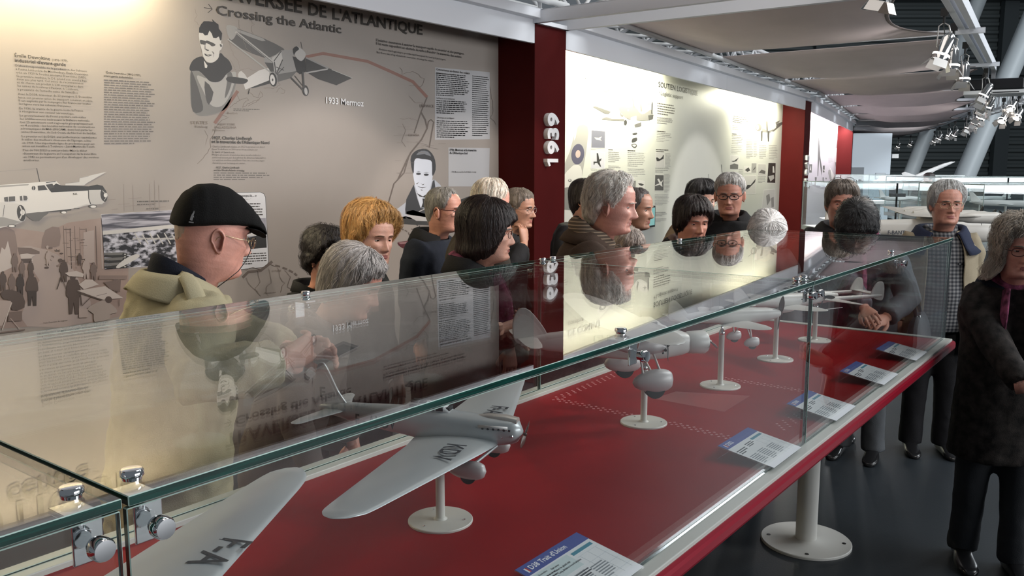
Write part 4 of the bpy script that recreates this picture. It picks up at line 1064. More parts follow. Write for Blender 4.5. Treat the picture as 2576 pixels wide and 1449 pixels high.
def cap_extras(P):
    q = P['_']; Mh = q['Mh']; root = q['root']
    # flat cap: one cover drawn from the nape over the crown down to the short peak
    TAB = [(-.124, .142, .146, .012), (-.121, .132, .168, .040), (-.112, .127, .198, .060), (-.092, .128, .229, .079), (-.060, .132, .251, .091), (-.02, .138, .259, .096), (.02, .144, .256, .095), (.06, .150, .241, .090), (.09, .154, .221, .085), (.12, .153, .198, .078), (.145, .147, .177, .064), (.163, .140, .160, .045), (.172, .137, .149, .022), (.174, .139, .144, .006)]
    TAB = [(x*(.915 if x < 0 else .84), a, b_, c_) for x, a, b_, c_ in TAB]
    k = MB(); rings = []; n = 40
    for i in range(43):
        x = TAB[0][0]+(TAB[-1][0]-TAB[0][0])*i/42; zb, zt_, w = interp(TAB, x); r = []
        for j in range(n):
            a = 2*PI*j/n; c, s_ = math.cos(a), math.sin(a); zm = zb+(zt_-zb)*.22
            bulge = .004*math.sin(3*a+x*30)
            r.append((x, (w+bulge*.5)*math.copysign(abs(c)**.85, c), zm+((zt_-zm)*abs(s_)**.9 if s_ > 0 else -(zm-zb)*abs(s_)**.5)))
        rings.append(r)
    k.loft(rings, M=Mh); o = k.build('flat_cap', fabric('black_felt', (.008, .008, .008), rough=.95), root, smooth=True)
    k = MB(); rr = []
    for x, w, z in ((.085, .080, .150), (.12, .076, .1485), (.145, .063, .1425), (.163, .045, .1355), (.173, .022, .1325), (.1755, .006, .134)):
        rr.append([(x*.84, w*math.cos(t), z+.0035*math.sin(t)) for t in [2*PI*q_/20 for q_ in range(20)]])
    k.loft(rr, M=Mh); k.build('peak', MATS['black_felt'], o, smooth=True)
    # small stitched animal mark at the back of the cap
    k = MB(); R_ = Mh @ Matrix.Translation((-.088, -.0835, .160)) @ Matrix.Rotation(math.radians(-28), 4, 'Z') @ UPRIGHT
    k.prism([(-.004, -.012), (.002, -.013), (.003, -.004), (.0055, -.003), (.003, .001), (.0045, .010), (.003, .014), (.0015, .009), (-.001, .004), (-.003, -.003)], -.001, .0012, R_); k.box(-.006, .006, -.019, -.016, -.001, .0012, R_)
    k.build('stitched_mark', mat('grey_stitch', (.22, .22, .22), rough=.8), o)
    # black jersey collar round the neck
    k = MB(); vs = []; c0 = q['nb']+q['up']*.02; rr = []
    for z, r in ((-.05, .092), (.0, .090), (.035, .084), (.058, .079), (.062, .072)):
        rr.append([c0+q['fw']*(r*math.cos(a)-.006)+Vector((0, 1, 0))*(r*math.sin(a))+q['up']*(z-.036*math.cos(a)) for a in [2*PI*i/32 for i in range(32)]])
    k.loft(rr, False, False); k.build('roll_neck', fabric('black_jersey', (.008, .010, .018)), root, smooth=True)
    # wide coat collar, lapels, shoulder straps
    k = MB(); vs = []; fs = []; n = 44; c0 = q['nb']+q['up']*(.030)
    prof = [(.100, -.06), (.100, .020), (.105, .032), (.113, .032), (.130, .014), (.150, -.008), (.154, -.015)]
    for r, z in prof:
        for i in range(n+1):
            a = math.radians(40)+(2*PI-math.radians(80))*i/n; ca = math.cos(a)
            vs.append(c0+q['fw']*(r*ca*.92-.004)+Vector((0, 1, 0))*(r*1.12*math.sin(a))+q['up']*(z-.045*max(0, ca)-(.028*abs(math.sin(a)) if r > .14 else 0)))
    for j in range(len(prof)-1):
        for i in range(n): fs.append((j*(n+1)+i, j*(n+1)+i+1, (j+1)*(n+1)+i+1, (j+1)*(n+1)+i))
    k.add(vs, fs); o = k.build('collar', c_trench, q['coat'], smooth=True, fix=False); s_ = o.modifiers.new('thick', 'SOLIDIFY'); s_.thickness = .004
    for sd in (1, -1):
        k = MB(); b0 = q['nb']+q['up']*(-.075)+q['fw']*.135
        poly = [(.0, .0), (.045, .055), (.150, .02), (.135, -.07), (.02, -.22)]
        vs = [b0+Vector((.020-.03*(1-u/.15), sd*(.02+u), v)) for u, v in poly]; vs2 = [v+Vector((.006, 0, 0)) for v in vs]
        k.add(vs+vs2, [tuple(range(5)), tuple(range(9, 4, -1))]+[(i, (i+1) % 5, (i+1) % 5+5, i+5) for i in range(5)]); k.build('lapel', c_trench_d, q['coat'])
        sh = q['nb']+q['up']*(-.058*q['bs'])
        k = MB(); pts = []; vs = []; fs = []
        for j in range(8):
            t = j/7; y = .085+t*.135; z = .112-.078*t**2.2-.006*t
            wd = .021+.006*t
            for i in range(5):
                u = -1+2*i/4; vs.append(sh+Vector((u*wd*(1 if j else .35)-.012, sd*y, z-.008*u*u+.022)))
        for j in range(7):
            for i in range(4): fs.append((j*5+i, j*5+i+1, (j+1)*5+i+1, (j+1)*5+i))
        k.add(vs, fs); o = k.build('shoulder_strap', c_trench, q['coat'], smooth=True, fix=False); s_ = o.modifiers.new('thick', 'SOLIDIFY'); s_.thickness = .007; s_.offset = 1
        k = MB(); k.lathe([(0, 0), (.009, 0), (.009, .003), (.007, .0035), (0, .0025)], 14, Matrix.Translation(sh+Vector((-.012, sd*.100, .110)))); k.build('button', mat('horn_button', (.16, .12, .07), rough=.35), o)
    # spectacle cord
    k = MB()
    for sd in (1, -1):
        k.tube([Mh @ Vector(p) for p in ((.096, sd*.058, .112), (.088, sd*.066, .085), (.076, sd*.072, .055), (.060, sd*.074, .028), (.035, sd*.074, .002), (.0, sd*.078, -.03))], .0012, 6)
    k.build('spectacle_cord', M_blkframe, root, smooth=True)
cap_extras(cap)

# 2  dark curly haired woman at the back
person(dict(px=(822, 645), D=4.05, t=35, pitch=8, tb=30, lean=4, fem=True, seed=2, skin='skin_ruddy', sc=.97,
    label='person with dark curly hair and black top, half hidden behind the blonde woman',
    hair=H('black_curly_hair', (.014, .010, .009), FULL, th=.030, curl=.012, wild=.004, strands=500, lift=.010, back=.3),
    coat=dict(mat=c_black, collar=dict(h=.03, flare=.03))))
# 3  blonde woman
person(dict(px=(938, 598), D=3.72, t=44, pitch=6, tb=30, lean=6, fem=True, seed=3, skin='skin_pale', sc=1.0, age=.7, roll=-3, nose=1.0,
    label='blonde woman with swept back hair looking to the right',
    hair=H('golden_blonde_hair', (.56, .31, .105), [(0, .196), (34, .192), (52, .165), (68, .118), (84, .085), (100, .060), (118, .035), (140, .015), (180, .005)], th=.034, top=1.25, wild=.009, curl=.004, strands=1300, lift=.010, back=.3, edge=.42),
    brow=('brow_brown', (.12, .06, .03)), coat=dict(mat=c_black, collar=dict(h=.03, flare=.03))))
# 4  grey haired woman bending forward
person(dict(px=(888, 712), D=3.08, t=6, pitch=24, tb=8, lean=20, fem=True, seed=4, skin='skin_pink', stat=1.58, age=1.2,
    label='woman with wavy silver grey hair bending towards the case',
    hair=H('silver_grey_hair', (.36, .335, .32), FULL, th=.022, wild=.006, curl=.003, strands=900, lift=.006, back=.25),
    coat=dict(mat=fabric('grey_brown_coat', (.09, .075, .07)), collar=dict(h=.04, flare=.04))))
# 5  slick grey haired man with red-brown glasses
person(dict(px=(1117, 528), D=4.75, t=18, pitch=4, tb=25, lean=3, seed=5, skin='skin_ruddy', age=1, wide=1.04,
    label='man with slicked back grey hair, dark red glasses and navy coat',
    hair=H('iron_grey_hair', (.24, .23, .215), RECEDE, th=.010, wild=.002, strands=500, lift=.002),
    glasses=dict(mat=M_dkframe, r=.0022, w=.025, h=.0155), coat=dict(mat=c_navy, ease=.035, sleeve=.072, collar=dict(h=.055, flare=.05, mat=c_black))))
# 6  white haired man seen from behind
person(dict(px=(1236, 512), D=4.4, t=-48, pitch=6, tb=-30, lean=6, seed=6, skin='skin_pink', sc=1.02, wide=1.04,
    label='white haired balding man in olive jacket turned away, behind the bob haired woman',
    hair=H('cream_white_hair', (.72, .62, .52), [(0, .225), (60, .215), (80, .15), (98, .135), (115, .085), (140, .045), (180, .03)], th=.011, wild=.004, strands=700, lift=.005),
    coat=dict(mat=c_olive, sleeve=.072, collar=dict(h=.05, flare=.045))))
# 7  woman with dark bob
person(dict(px=(1228, 585), D=3.55, t=8, pitch=3, tb=0, lean=7, fem=True, seed=7, skin='skin_pale', age=.8, sc=1.0, nose=.95,
    label='woman with dark brown bob and glasses in black coat, facing right',
    hair=H('dark_brown_bob', (.020, .011, .009), BOB, th=.026, wild=.004, strands=900, lift=.004, top=1.15, back=.35, flare=.012, hold=.075, edge=.12),
    glasses=dict(mat=M_dkframe, r=.0011, w=.023, h=.0145), coat=dict(mat=c_black, ease=.035, collar=dict(h=.06, flare=.04)),
    scarf=dict(mat=c_pink, r=.062, h=.7),
    arms={'R': dict(at=(1262, 826, 3.36), pole=(-.5, -.8, -.6), fwd=(.7, .5, .15), palm=(-.2, .5, .6), curl=.75), 'L': dict(at=(1292, 838, 3.46), pole=(-.5, .8, -.6), fwd=(.6, -.6, .1), palm=(-.4, -.5, -.4), curl=.7)}))
# 8  man with hand on chin
person(dict(px=(1306, 525), D=5.3, t=28, pitch=5, tb=20, lean=3, seed=8, skin='skin_tan', age=1.2, nose=1.15,
    label='grey haired man in dark coat holding his hand to his chin beside the red pillar',
    hair=H('grey_brown_hair', (.17, .14, .115), SHORT, th=.012, wild=.003, strands=500, lift=.003),
    glasses=dict(mat=M_chrome, r=.0010, w=.023, h=.015), coat=dict(mat=c_charc, collar=dict(h=.04, flare=.04)),
    arms={'R': dict(at=(1318, 612, 5.12), pole=(-.2, -.6, -.9), fwd=(-.12, .25, .95), palm=(-.8, .3, .1), curl=.75)}))
# 9  white haired man with striped scarf
person(dict(px=(1540, 515), D=3.72, t=18, pitch=8, tb=4, lean=10, seed=9, skin='skin_pink', age=1.1, nose=1.1, sc=1.02, wide=1.02,
    label='white wavy haired man in brown coat and striped scarf leaning towards the case',
    hair=H('white_wavy_hair', (.66, .60, .54), [(0, .212), (34, .208), (52, .185), (66, .145), (80, .112), (98, .118), (112, .07), (135, .025), (180, .012)], th=.024, curl=.007, wild=.004, strands=900, lift=.007, back=.2),
    brow=('brow_white', (.5, .42, .36)), coat=dict(mat=c_brown, ease=.040, sleeve=.078, hem=.35, collar=dict(h=.05, flare=.06)), scarf=dict(mat=c_stripe, r=.080, h=1.1)))
# 10 dark haired visitor behind him
person(dict(px=(1474, 500), D=5.5, t=25, pitch=3, fem=True, seed=10, skin='skin_pale', label='dark haired visitor mostly hidden behind the white wavy haired man',
    hair=H('dark_hair', (.02, .014, .012), FULL, th=.016, strands=300), coat=dict(mat=c_charc)))
# 11 man in black coat behind
person(dict(px=(1600, 525), D=5.0, t=30, pitch=6, tb=35, lean=4, seed=11, skin='skin_tan', label='man in black coat just right of the white wavy haired man, face in shadow',
    hair=H('dark_grey_hair', (.10, .085, .08), RECEDE, th=.006, wild=.002, strands=250), coat=dict(mat=c_black, collar=dict(h=.04, flare=.04))))
# 12 woman with short dark hair
person(dict(px=(1742, 556), D=4.6, t=74, pitch=10, tb=70, lean=6, fem=True, seed=12, skin='skin_ruddy', age=1,
    label='woman with short dark hair and fringe facing the case',
    hair=H('brown_black_hair', (.022, .014, .012), [(0, .172), (25, .165), (40, .150), (55, .105), (72, .075), (90, .060), (120, .03), (180, .01)], th=.022, wild=.006, strands=900, lift=.006, top=1.15, edge=.2, jag=.012),
    coat=dict(mat=c_charc, collar=dict(h=.05, flare=.055)), scarf=dict(mat=fabric('taupe_scarf', (.20, .14, .13)), r=.060, h=.7)))
# 13 woman with black beret and glasses behind
person(dict(px=(1766, 505), D=5.7, t=70, pitch=5, tb=70, fem=True, seed=13, skin='skin_pale', label='woman with thick black hair and glasses behind the short haired woman',
    hair=H('black_thick_hair', (.012, .011, .012), [(0, .172), (40, .166), (58, .130), (80, .10), (100, .08), (130, .04), (180, .02)], th=.030, wild=.006, strands=500, top=1.1), glasses=dict(mat=M_gold, r=.0012),
    coat=dict(mat=fabric('tan_top', (.30, .22, .14)))))
# 14 grey haired man with dark-framed glasses
person(dict(px=(1836, 488), D=5.15, t=108, pitch=9, tb=100, lean=3, seed=14, skin='skin_ruddy', age=1.2, nose=1.05, sc=1.0,
    label='white haired man with black framed glasses and black hooded jacket',
    hair=H('white_grey_hair', (.52, .50, .47), SHORT, th=.014, wild=.003, strands=600, lift=.003), brow=('brow_grey', (.16, .13, .11)),
    glasses=dict(mat=M_blkframe, r=.0021, w=.025, h=.0145), coat=dict(mat=c_black, ease=.038, sleeve=.074, collar=dict(h=.05, flare=.06))))
# 15 white bowl-cut head bending over the far corner
person(dict(px=(1926, 594), D=4.46, t=95, pitch=52, tb=95, lean=20, fem=True, seed=15, skin='skin_pale', stat=1.60, label='person with straight white bowl cut hair bending over the case, face hidden',
    hair=H('snow_white_hair', (.70, .69, .68), COVER, th=.022, edge=.12, wild=.004, strands=900, lift=.003, top=1.1), coat=dict(mat=fabric('grey_cardigan', (.12, .12, .13)))))
# 16 man with glasses pushed up on his head
person(dict(px=(2117, 510), D=5.25, t=104, pitch=4, tb=100, lean=2, seed=16, skin='skin_ruddy', age=.9, wide=1.06, sc=1.03,
    label='man with glasses pushed up on his brown grey hair and black jacket',
    hair=H('brown_grey_hair', (.12, .095, .075), [(0, .178), (30, .172), (48, .15), (62, .105), (82, .080), (100, .065), (120, .03), (180, .01)], th=.020, wild=.005, strands=600, lift=.004, top=1.1),
    brow=('brow_dark', (.05, .035, .03)), glasses=dict(mat=M_blkframe, r=.0013, shift=(.0, 0, .108), tip=-24),
    coat=dict(mat=c_charc, ease=.04, sleeve=.074, collar=dict(h=.045, flare=.06)), shoe=M_shoe))
# 17 dark curly head leaning over the end of the case
p17 = dict(px=(2156, 572), D=4.62, t=118, pitch=44, tb=122, lean=27, fem=True, seed=17, skin='skin_ruddy', stat=1.62,
    label='woman with black curly hair and slate grey coat stooping over the end of the case',
    hair=H('black_frizzy_hair', (.008, .008, .009), COVER, th=.030, curl=.010, wild=.005, strands=700, lift=.010, back=.3),
    coat=dict(mat=c_slate, ease=.036, sleeve=.074, hem=.55, collar=dict(h=.05, flare=.05)), scarf=dict(mat=c_pink, r=.075),
    trousers=fabric('grey_jeans', (.075, .082, .09)),
    arms={'L': dict(at=(2228, 800, 4.50), pole=(-.6, .8, -.5), fwd=(.75, -.35, -.1), palm=(0, -.5, -.7), curl=.5), 'R': dict(at=(2196, 812, 4.40), pole=(-.6, -.8, -.5), fwd=(.7, .4, -.2), palm=(0, .4, -.7), curl=.6)})
person(p17)
# 18 tall man in plaid shirt
p18 = dict(px=(2381, 512), D=4.95, t=100, pitch=3, tb=102, lean=-1, seed=18, skin='skin_ruddy', age=1.1, sc=1.0, wide=1.0, girth=1.06, nose=1.05,
    broad=.93, label='white haired man in checked shirt and open beige jacket beyond the case',
    hair=H('silver_hair', (.50, .50, .49), [(0, .206), (30, .203), (50, .182), (64, .125), (80, .095), (98, .085), (120, .04), (180, .015)], th=.020, wild=.006, strands=800, lift=.006, top=1.1, curl=.002, edge=.5),
    glasses=dict(mat=M_gold, r=.0011, w=.026, h=.0185), brow=('brow_grey', (.16, .13, .11)),
    coat=dict(mat=c_plaid, name='shirt', ease=.014, hem=.92, sleeve=.052, hemw=1.0, belly=.05, fold=.012, neck=.066, collar=dict(h=.032, flare=.030, open=14, r=.066)), trousers=fabric('black_trousers', (.010, .010, .012)))
person(p18)
# 19 woman at the right edge
p19 = dict(px=(2566, 624), D=3.42, t=104, pitch=5, tb=104, lean=2, seed=19, fem=True, skin='skin_pink', age=1.3, nose=1.05, girth=.98, sc=.97, step=.05, broad=.96,
    label='woman with frizzy grey hair, glasses and plum scarf in dark patterned coat',
    hair=H('frizzy_grey_hair', (.30, .26, .215), LONG, th=.022, edge=.35, curl=.010, wild=.006, strands=1500, lift=.018, flare=.055, hold=.07, top=1.0, tip=.012, back=.2), brow=('brow_grey', (.16, .13, .11)),
    glasses=dict(mat=M_dkframe, r=.0016, w=.024, h=.0165), coat=dict(mat=c_pattern, ease=.034, hem=.66, sleeve=.070, hemw=1.12, collar=dict(h=.04, flare=.05, mat=c_navy)), scarf=dict(mat=c_pink, r=.070),
    trousers=fabric('dark_grey_slacks', (.028, .030, .034)),
    arms={'R': dict(at=(2580, 985, 3.22), pole=(-.6, -.8, -.4), fwd=(.3, .8, .2), palm=(-.6, .2, .2), curl=.7)})
person(p19)
# 20 small grey-brown head under the scarf man's chin
person(dict(px=(1566, 628), D=4.25, t=40, pitch=30, tb=40, lean=18, fem=True, seed=21, skin='skin_pale', stat=1.5, sc=.95, label='fair grey haired visitor bending low beneath the chin of the scarf wearing man',
    hair=H('ash_hair', (.34, .28, .24), FULL, th=.016, wild=.004, strands=400), coat=dict(mat=c_charc)))

# open jacket over the checked shirt
def open_jacket(P, m, lining, collar_m):
    q = P['_']; k = MB(); n = 44; rows = []; hip, up, fw, TL, bs, gir = q['hip'], q['up'], q['fw'], q['TL'], q['bs'], q['gir']
    secs = [(hip+Vector((0, 0, -.20)), .205, .165, 30), (hip+Vector((0, 0, -.10)), .205, .165, 29), (hip, .202, .162, 28), (hip+up*(TL*.3), .198, .160, 27), (hip+up*(TL*.55), .202, .156, 25), (hip+up*(TL*.76), .212, .146, 23), (hip+up*(TL*.88), .196, .122, 25), (hip+up*(TL*.955), .142, .102, 30), (hip+up*(TL*1.015), .098, .090, 34)]
    vs = []; fs = []
    for c, w, d, op in secs:
        o_ = math.radians(op)
        for i in range(n+1):
            a = o_+(2*PI-2*o_)*i/n
            vs.append(c+fw*(d*bs*gir*math.cos(a)*(1.05 if math.cos(a) > 0 else 1))+Vector((0, 1, 0))*(w*bs*gir*math.copysign(abs(math.sin(a))**.85, math.sin(a))))
    for j in range(len(secs)-1):
        for i in range(n): fs.append((j*(n+1)+i, j*(n+1)+i+1, (j+1)*(n+1)+i+1, (j+1)*(n+1)+i))
    k.add(vs, fs); o = k.build('jacket', m, q['root'], smooth=True, fix=False)
    s_ = o.modifiers.new('sub', 'SUBSURF'); s_.levels = 2; s_.render_levels = 2
    d = o.modifiers.new('folds', 'DISPLACE'); d.texture = cloud(.11); d.strength = .022; d.texture_coords = 'LOCAL'
    d = o.modifiers.new('folds', 'DISPLACE'); d.texture = cloud(.04); d.strength = .008; d.texture_coords = 'LOCAL'
    s_ = o.modifiers.new('thick', 'SOLIDIFY'); s_.thickness = .006; s_.offset = 1
    for (sh, el, wr), sd in zip(q['sleeves'], (1, -1)):
        k = MB(); s0 = .066*bs; ce = el+(wr-el)*.96
        k.tube([sh+Vector((0, sd*-.05, -.015)), sh+Vector((0, sd*-.004, 0)), sh.lerp(el, .25)+Vector((0, sd*.012, 0)), sh.lerp(el, .6), el, el.lerp(ce, .5), ce], [s0*1.0, s0*1.2, s0*1.15, s0, s0*.98, s0*.92, s0*.80], 18)
        cloth(k.build('sleeve', m, o, smooth=True), .013, .022, .009)
    k = MB(); vs = []; fs = []; c0 = q['nb']+up*(-.006)
    prof = [(.098, -.03), (.098, .034), (.106, .050), (.122, .042), (.168, -.018), (.196, -.056)]
    for r, z in prof:
        for i in range(n+1):
            a = math.radians(34)+(2*PI-math.radians(68))*i/n; ca = math.cos(a)
            vs.append(c0+fw*(r*ca*.95+.004)+Vector((0, 1, 0))*(r*1.10*math.sin(a))+up*(z-.055*max(0, ca)-(.03*abs(math.sin(a)) if r > .14 else 0)))
    for j in range(len(prof)-1):
        for i in range(n): fs.append((j*(n+1)+i, j*(n+1)+i+1, (j+1)*(n+1)+i+1, (j+1)*(n+1)+i))
    k.add(vs, fs); o2 = k.build('collar', collar_m, o, smooth=True, fix=False); s_ = o2.modifiers.new('thick', 'SOLIDIFY'); s_.thickness = .005
    # zip pocket on the chest
    k = MB(); c = hip+up*(TL*.66)+fw*(.176*bs*gir); k.box(-.004, .004, .075, .145, -.004, .004, Matrix.Translation(c) @ Matrix.Rotation(math.radians(24), 4, 'Z'))
    z_ = k.build('chest_zip', M_blkframe, o); k = MB(); k.box(-.002, .006, .140, .147, -.026, .004, Matrix.Translation(c) @ Matrix.Rotation(math.radians(24), 4, 'Z')); k.build('zip_pull', M_chrome, z_)
open_jacket(p18, c_beige, c_navy, fabric('navy_collar', (.018, .024, .05)))
# shoulder bag of the stooping woman
def bag(P):
    q = P['_']; r = q['root'].matrix_basis; c = Vector((-.02, .30, q['hip'].z+.02)); k = MB(); w = r @ c
    b = empty('shoulder_bag', (w.x, w.y, w.z-.19), q['root'].rotation_euler.z, 'soft grey shoulder bag hanging at the side of the stooping woman in slate coat', 'bag')
    rr = [[(.15*s_*math.copysign(abs(math.cos(a))**.7, math.cos(a)), .055*t*math.sin(a), z) for a in [2*PI*i/24 for i in range(24)]] for z, s_, t in ((0, .8, .5), (.015, .95, 1), (.08, 1.0, 1.15), (.17, .92, .9), (.215, .82, .5), (.225, .78, .25))]
    k.loft(rr); o = k.build('bag_body', fabric('grey_leather', (.07, .075, .085), rough=.5, bump=.1), b, smooth=True)
    k = MB(); sh = b.matrix_basis.inverted() @ (r @ (q['sleeves'][0][0]+Vector((-.03, -.03, .075))))
    for x in (-.10, .10): k.tube([(x, 0, .205), Vector((x, 0, .205)).lerp(sh, .55)+Vector((0, .03, 0)), sh], [(.012, .003)]*3, 8)
    k.build('strap', MATS['grey_leather'], b, smooth=True)
    k = MB(); k.ell((.10, .012, .222), (.012, .006, .012), 12, 8); k.build('buckle', M_chrome, b, smooth=True)
bag(p17)
# ---------------------------------------------------------------- everything printed on the boards
GREY = {}
def ink(v, tint=(1, .97, .93)):
    key = (round(v, 3), tint)
    if key not in GREY: GREY[key] = mat('print_ink_%d' % len(GREY), tuple(v*t for t in tint), rough=.45)
    return GREY[key]
def noisy_ink(name, a, b_, scale, aniso=(1, 1, 1), lo=.42, hi=.58, detail=6):
    m = bpy.data.materials.new(name); m.use_nodes = True; nt = m.node_tree; b = nt.nodes['Principled BSDF']; b.inputs['Roughness'].default_value = .45
    tc = nt.nodes.new('ShaderNodeTexCoord'); mp = nt.nodes.new('ShaderNodeMapping'); mp.inputs['Scale'].default_value = aniso; nt.links.new(tc.outputs['Object'], mp.inputs[0])
    n = nt.nodes.new('ShaderNodeTexNoise'); n.inputs['Scale'].default_value = scale; n.inputs['Detail'].default_value = detail; nt.links.new(mp.outputs[0], n.inputs['Vector'])
    rp = nt.nodes.new('ShaderNodeValToRGB'); rp.color_ramp.elements[0].position = lo; rp.color_ramp.elements[0].color = (*a, 1); rp.color_ramp.elements[1].position = hi; rp.color_ramp.elements[1].color = (*b_, 1)
    nt.links.new(n.outputs['Fac'], rp.inputs[0]); nt.links.new(rp.outputs[0], b.inputs['Base Color']); return m
CAPH = None
def cap_height():
    global CAPH
    if CAPH is None:
        me = text_mesh('H', 1.0); CAPH = max(v.co.y for v in me.vertices)
    return CAPH
class Board:
    def __init__(s, i, F): s.root = PANELS[i]; s.F = F; s.Fi = F.inverted(); s.e = s.Fi @ EYE
    def at(s, px, py):
        d = s.Fi.to_3x3() @ ray(px, py); q = s.e+d*((SET-s.e.y)/d.y); return q.x, q.z
    def part(s, name, label=None):
        p = Print(s, name); p.label = label; return p
    def text(s, txt, p0, p1, cap, name, material, bold=0.0, layer=3, res=2):
        """baseline from pixel p0 to pixel p1, capitals cap pixels tall at p0"""
        x0, z0 = s.at(*p0); x1, z1 = s.at(*p1); xt, zt_ = s.at(p0[0], p0[1]-cap); h = (zt_-z0)/cap_height()
        me = text_mesh(txt, h, bold=bold*h, res=res); w = max(v.co.x for v in me.vertices); sx = (x1-x0)/w
        sl = math.atan2(z1-z0, x1-x0)
        me.transform(Matrix.Translation((x0, SET-.0046, z0)) @ UPRIGHT @ Matrix.Rotation(sl, 4, 'Z') @ Matrix.Scale(sx, 4, (1, 0, 0)))
        me.materials.clear(); return link(name, me, material, s.root)
    def mirror_at(s, px, py):
        """point of the board seen by reflection in the top glass"""
        q = at_z(px, py, ZG); d = ray(px, py).copy(); d.z = -d.z; o = s.Fi @ q; d = s.Fi.to_3x3() @ d; r = o+d*((SET-o.y)/d.y); return r.x, r.z
class Print:
    def __init__(s, board, name): s.b = board; s.name = name; s.k = MB(); s.m = []; s.ly = 0
    def use(s, o=(0, 0, 1)): s.o = o; return s
    def P(s, x, y): return s.b.at(s.o[0]+x/s.o[2], s.o[1]+y/s.o[2])
    def mi(s, material):
        if material not in s.m: s.m.append(material)
        s.k.cur = s.m.index(material)
    def poly(s, pts, material, smooth=0):
        if not isinstance(material, bpy.types.Material): material = ink(material)
        if smooth: pts = smooth_poly(pts, smooth)
        s.mi(material); s.ly += 1; y = SET-.0006-.00006*s.ly
        q = [s.P(*p) for p in pts]; s.k.add([(x, y, z) for x, z in q], [tuple(range(len(q)))]); return s
    def ell(s, cx, cy, rx, ry, material, rot=0, n=22):
        c, sn = math.cos(math.radians(rot)), math.sin(math.radians(rot))
        return s.poly([(cx+rx*math.cos(t)*c-ry*math.sin(t)*sn, cy+rx*math.cos(t)*sn+ry*math.sin(t)*c) for t in [2*PI*i/n for i in range(n)]], material)
    def line(s, pts, w, material):
        if not isinstance(material, bpy.types.Material): material = ink(material)
        s.mi(material); s.ly += 1; y = SET-.0006-.00006*s.ly; L_, R_ = [], []
        for i, p in enumerate(pts):
            a = Vector(pts[max(i-1, 0)]); b = Vector(pts[min(i+1, len(pts)-1)]); d = (b-a).normalized(); nn = Vector((-d.y, d.x))*(w/2)
            L_.append(s.P(p[0]+nn.x, p[1]+nn.y)); R_.append(s.P(p[0]-nn.x, p[1]-nn.y))
        vs = [(x, y, z) for x, z in L_]+[(x, y, z) for x, z in R_]; n = len(pts)
        s.k.add(vs, [(i, i+1, n+i+1, n+i) for i in range(n-1)]); return s
    def lines(s, x0, y0, x1, n, dy, slope0, material, seed=1, th=.42, slope1=None, words=(.03, .13)):
        """greyed paragraph that is too small to read: word-like strokes"""
        if s.name == 'small_text':
            q = Print(s.b, 'text_block'); q.o = s.o; q.lines(x0, y0, x1, n, dy, slope0, material, seed, th, slope1, words); q.label = None; q.done(); return s
        rng = random.Random(seed); s.ly += 1; y = SET-.0006-.00006*s.ly
        s.mi(material if isinstance(material, bpy.types.Material) else ink(material)); slope1 = slope0 if slope1 is None else slope1
        for i in range(n):
            yy = y0+dy*i; sl = slope0+(slope1-slope0)*i/max(n-1, 1); x = x0; end = x0+(x1-x0)*rng.uniform(.84, 1.0)*(1 if i < n-1 else .6)
            while x < end:
                w = min((x1-x0)*rng.uniform(*words), end-x)
                q = [s.P(x, yy+sl*(x-x0)), s.P(x+w, yy+sl*(x+w-x0)), s.P(x+w, yy+sl*(x+w-x0)+dy*th), s.P(x, yy+sl*(x-x0)+dy*th)]
                s.k.add([(a, y, b) for a, b in q], [(0, 1, 2, 3)]); x += w+(x1-x0)*.016
        return s
    def done(s):
        if not s.k.f: return None
        o = s.k.build(s.name, s.m, s.b.root, fix=False)
        if s.label: o['label'] = s.label
        return o
B1, B2, B3 = Board(0, F1), Board(1, F2), Board(2, F3)
T_BROWN = ink(.035, (1, .80, .62)); T_TXT = ink(.05, (1, .86, .74)); T_FAINT = ink(.12, (1, .88, .78)); T_BLK = ink(.015); T_GREY = ink(.30); T_GREYL = ink(.32)
C1 = (0, 0, 2.862); C2 = (700, 0, 3.22); C3 = (1400, 0, 3.22); C5 = (0, 400, 3.22); CB = (470, 30, 5.988); CA = (0, 410, 8.523); CM = (960, 340, 4.83); CD = (1420, 160, 9.908); CE = (1420, 290, 4.675); CF = (1640, 200, 3.6235); CG = (0, 560, 4.83); CH = (2020, 270, 6.9)
def px(C, x, y): return (C[0]+x/C[2], C[1]+y/C[2])

# --- headings
B1.text("L'ATLANTIQUE", px(C2, 432, 153), px(C2, 1166, 283), 27, 'heading_text', T_BROWN, .022)
B1.text('DE', px(C2, 236, 118), px(C2, 388, 145), 30, 'heading_text', T_BROWN, .022)
mx0, mz0 = B1.mirror_at(565, 1092); xe_, ze_ = B1.at(*px(C2, 190, 107))
me_ = text_mesh('TRAVERSÉE', .17, bold=.0035, res=3); w_ = max(v.co.x for v in me_.vertices)
xh, zh = B1.at(px(C2, 190, 107)[0], px(C2, 190, 107)[1]-33); hh = (zh-ze_)/cap_height()
me_ = text_mesh('TRAVERSÉE', hh, bold=.022*hh, res=3); w_ = max(v.co.x for v in me_.vertices)
me_.transform(Matrix.Translation((mx0, SET-.0046, ze_)) @ UPRIGHT @ Matrix.Scale((xe_-mx0)/w_, 4, (1, 0, 0))); me_.materials.clear(); link('heading_text', me_, T_BROWN, B1.root)
B1.text('Crossing the Atlantic', px(C1, 1552, 103), px(C1, 2455, 240), 23, 'heading_text', T_BROWN, .02)
p = B1.part('arrow_mark').use(C1); p.line([(1468, 55), (1528, 66)], 5, T_BROWN); p.line([(1500, 30), (1528, 66), (1496, 92)], 5, T_BROWN); p.done()
B1.text('1933 Mermoz', px(C2, 374, 836), px(C2, 688, 862), 15.5, 'white_caption', mat('white_print', (.90, .90, .90), rough=.5), .022)
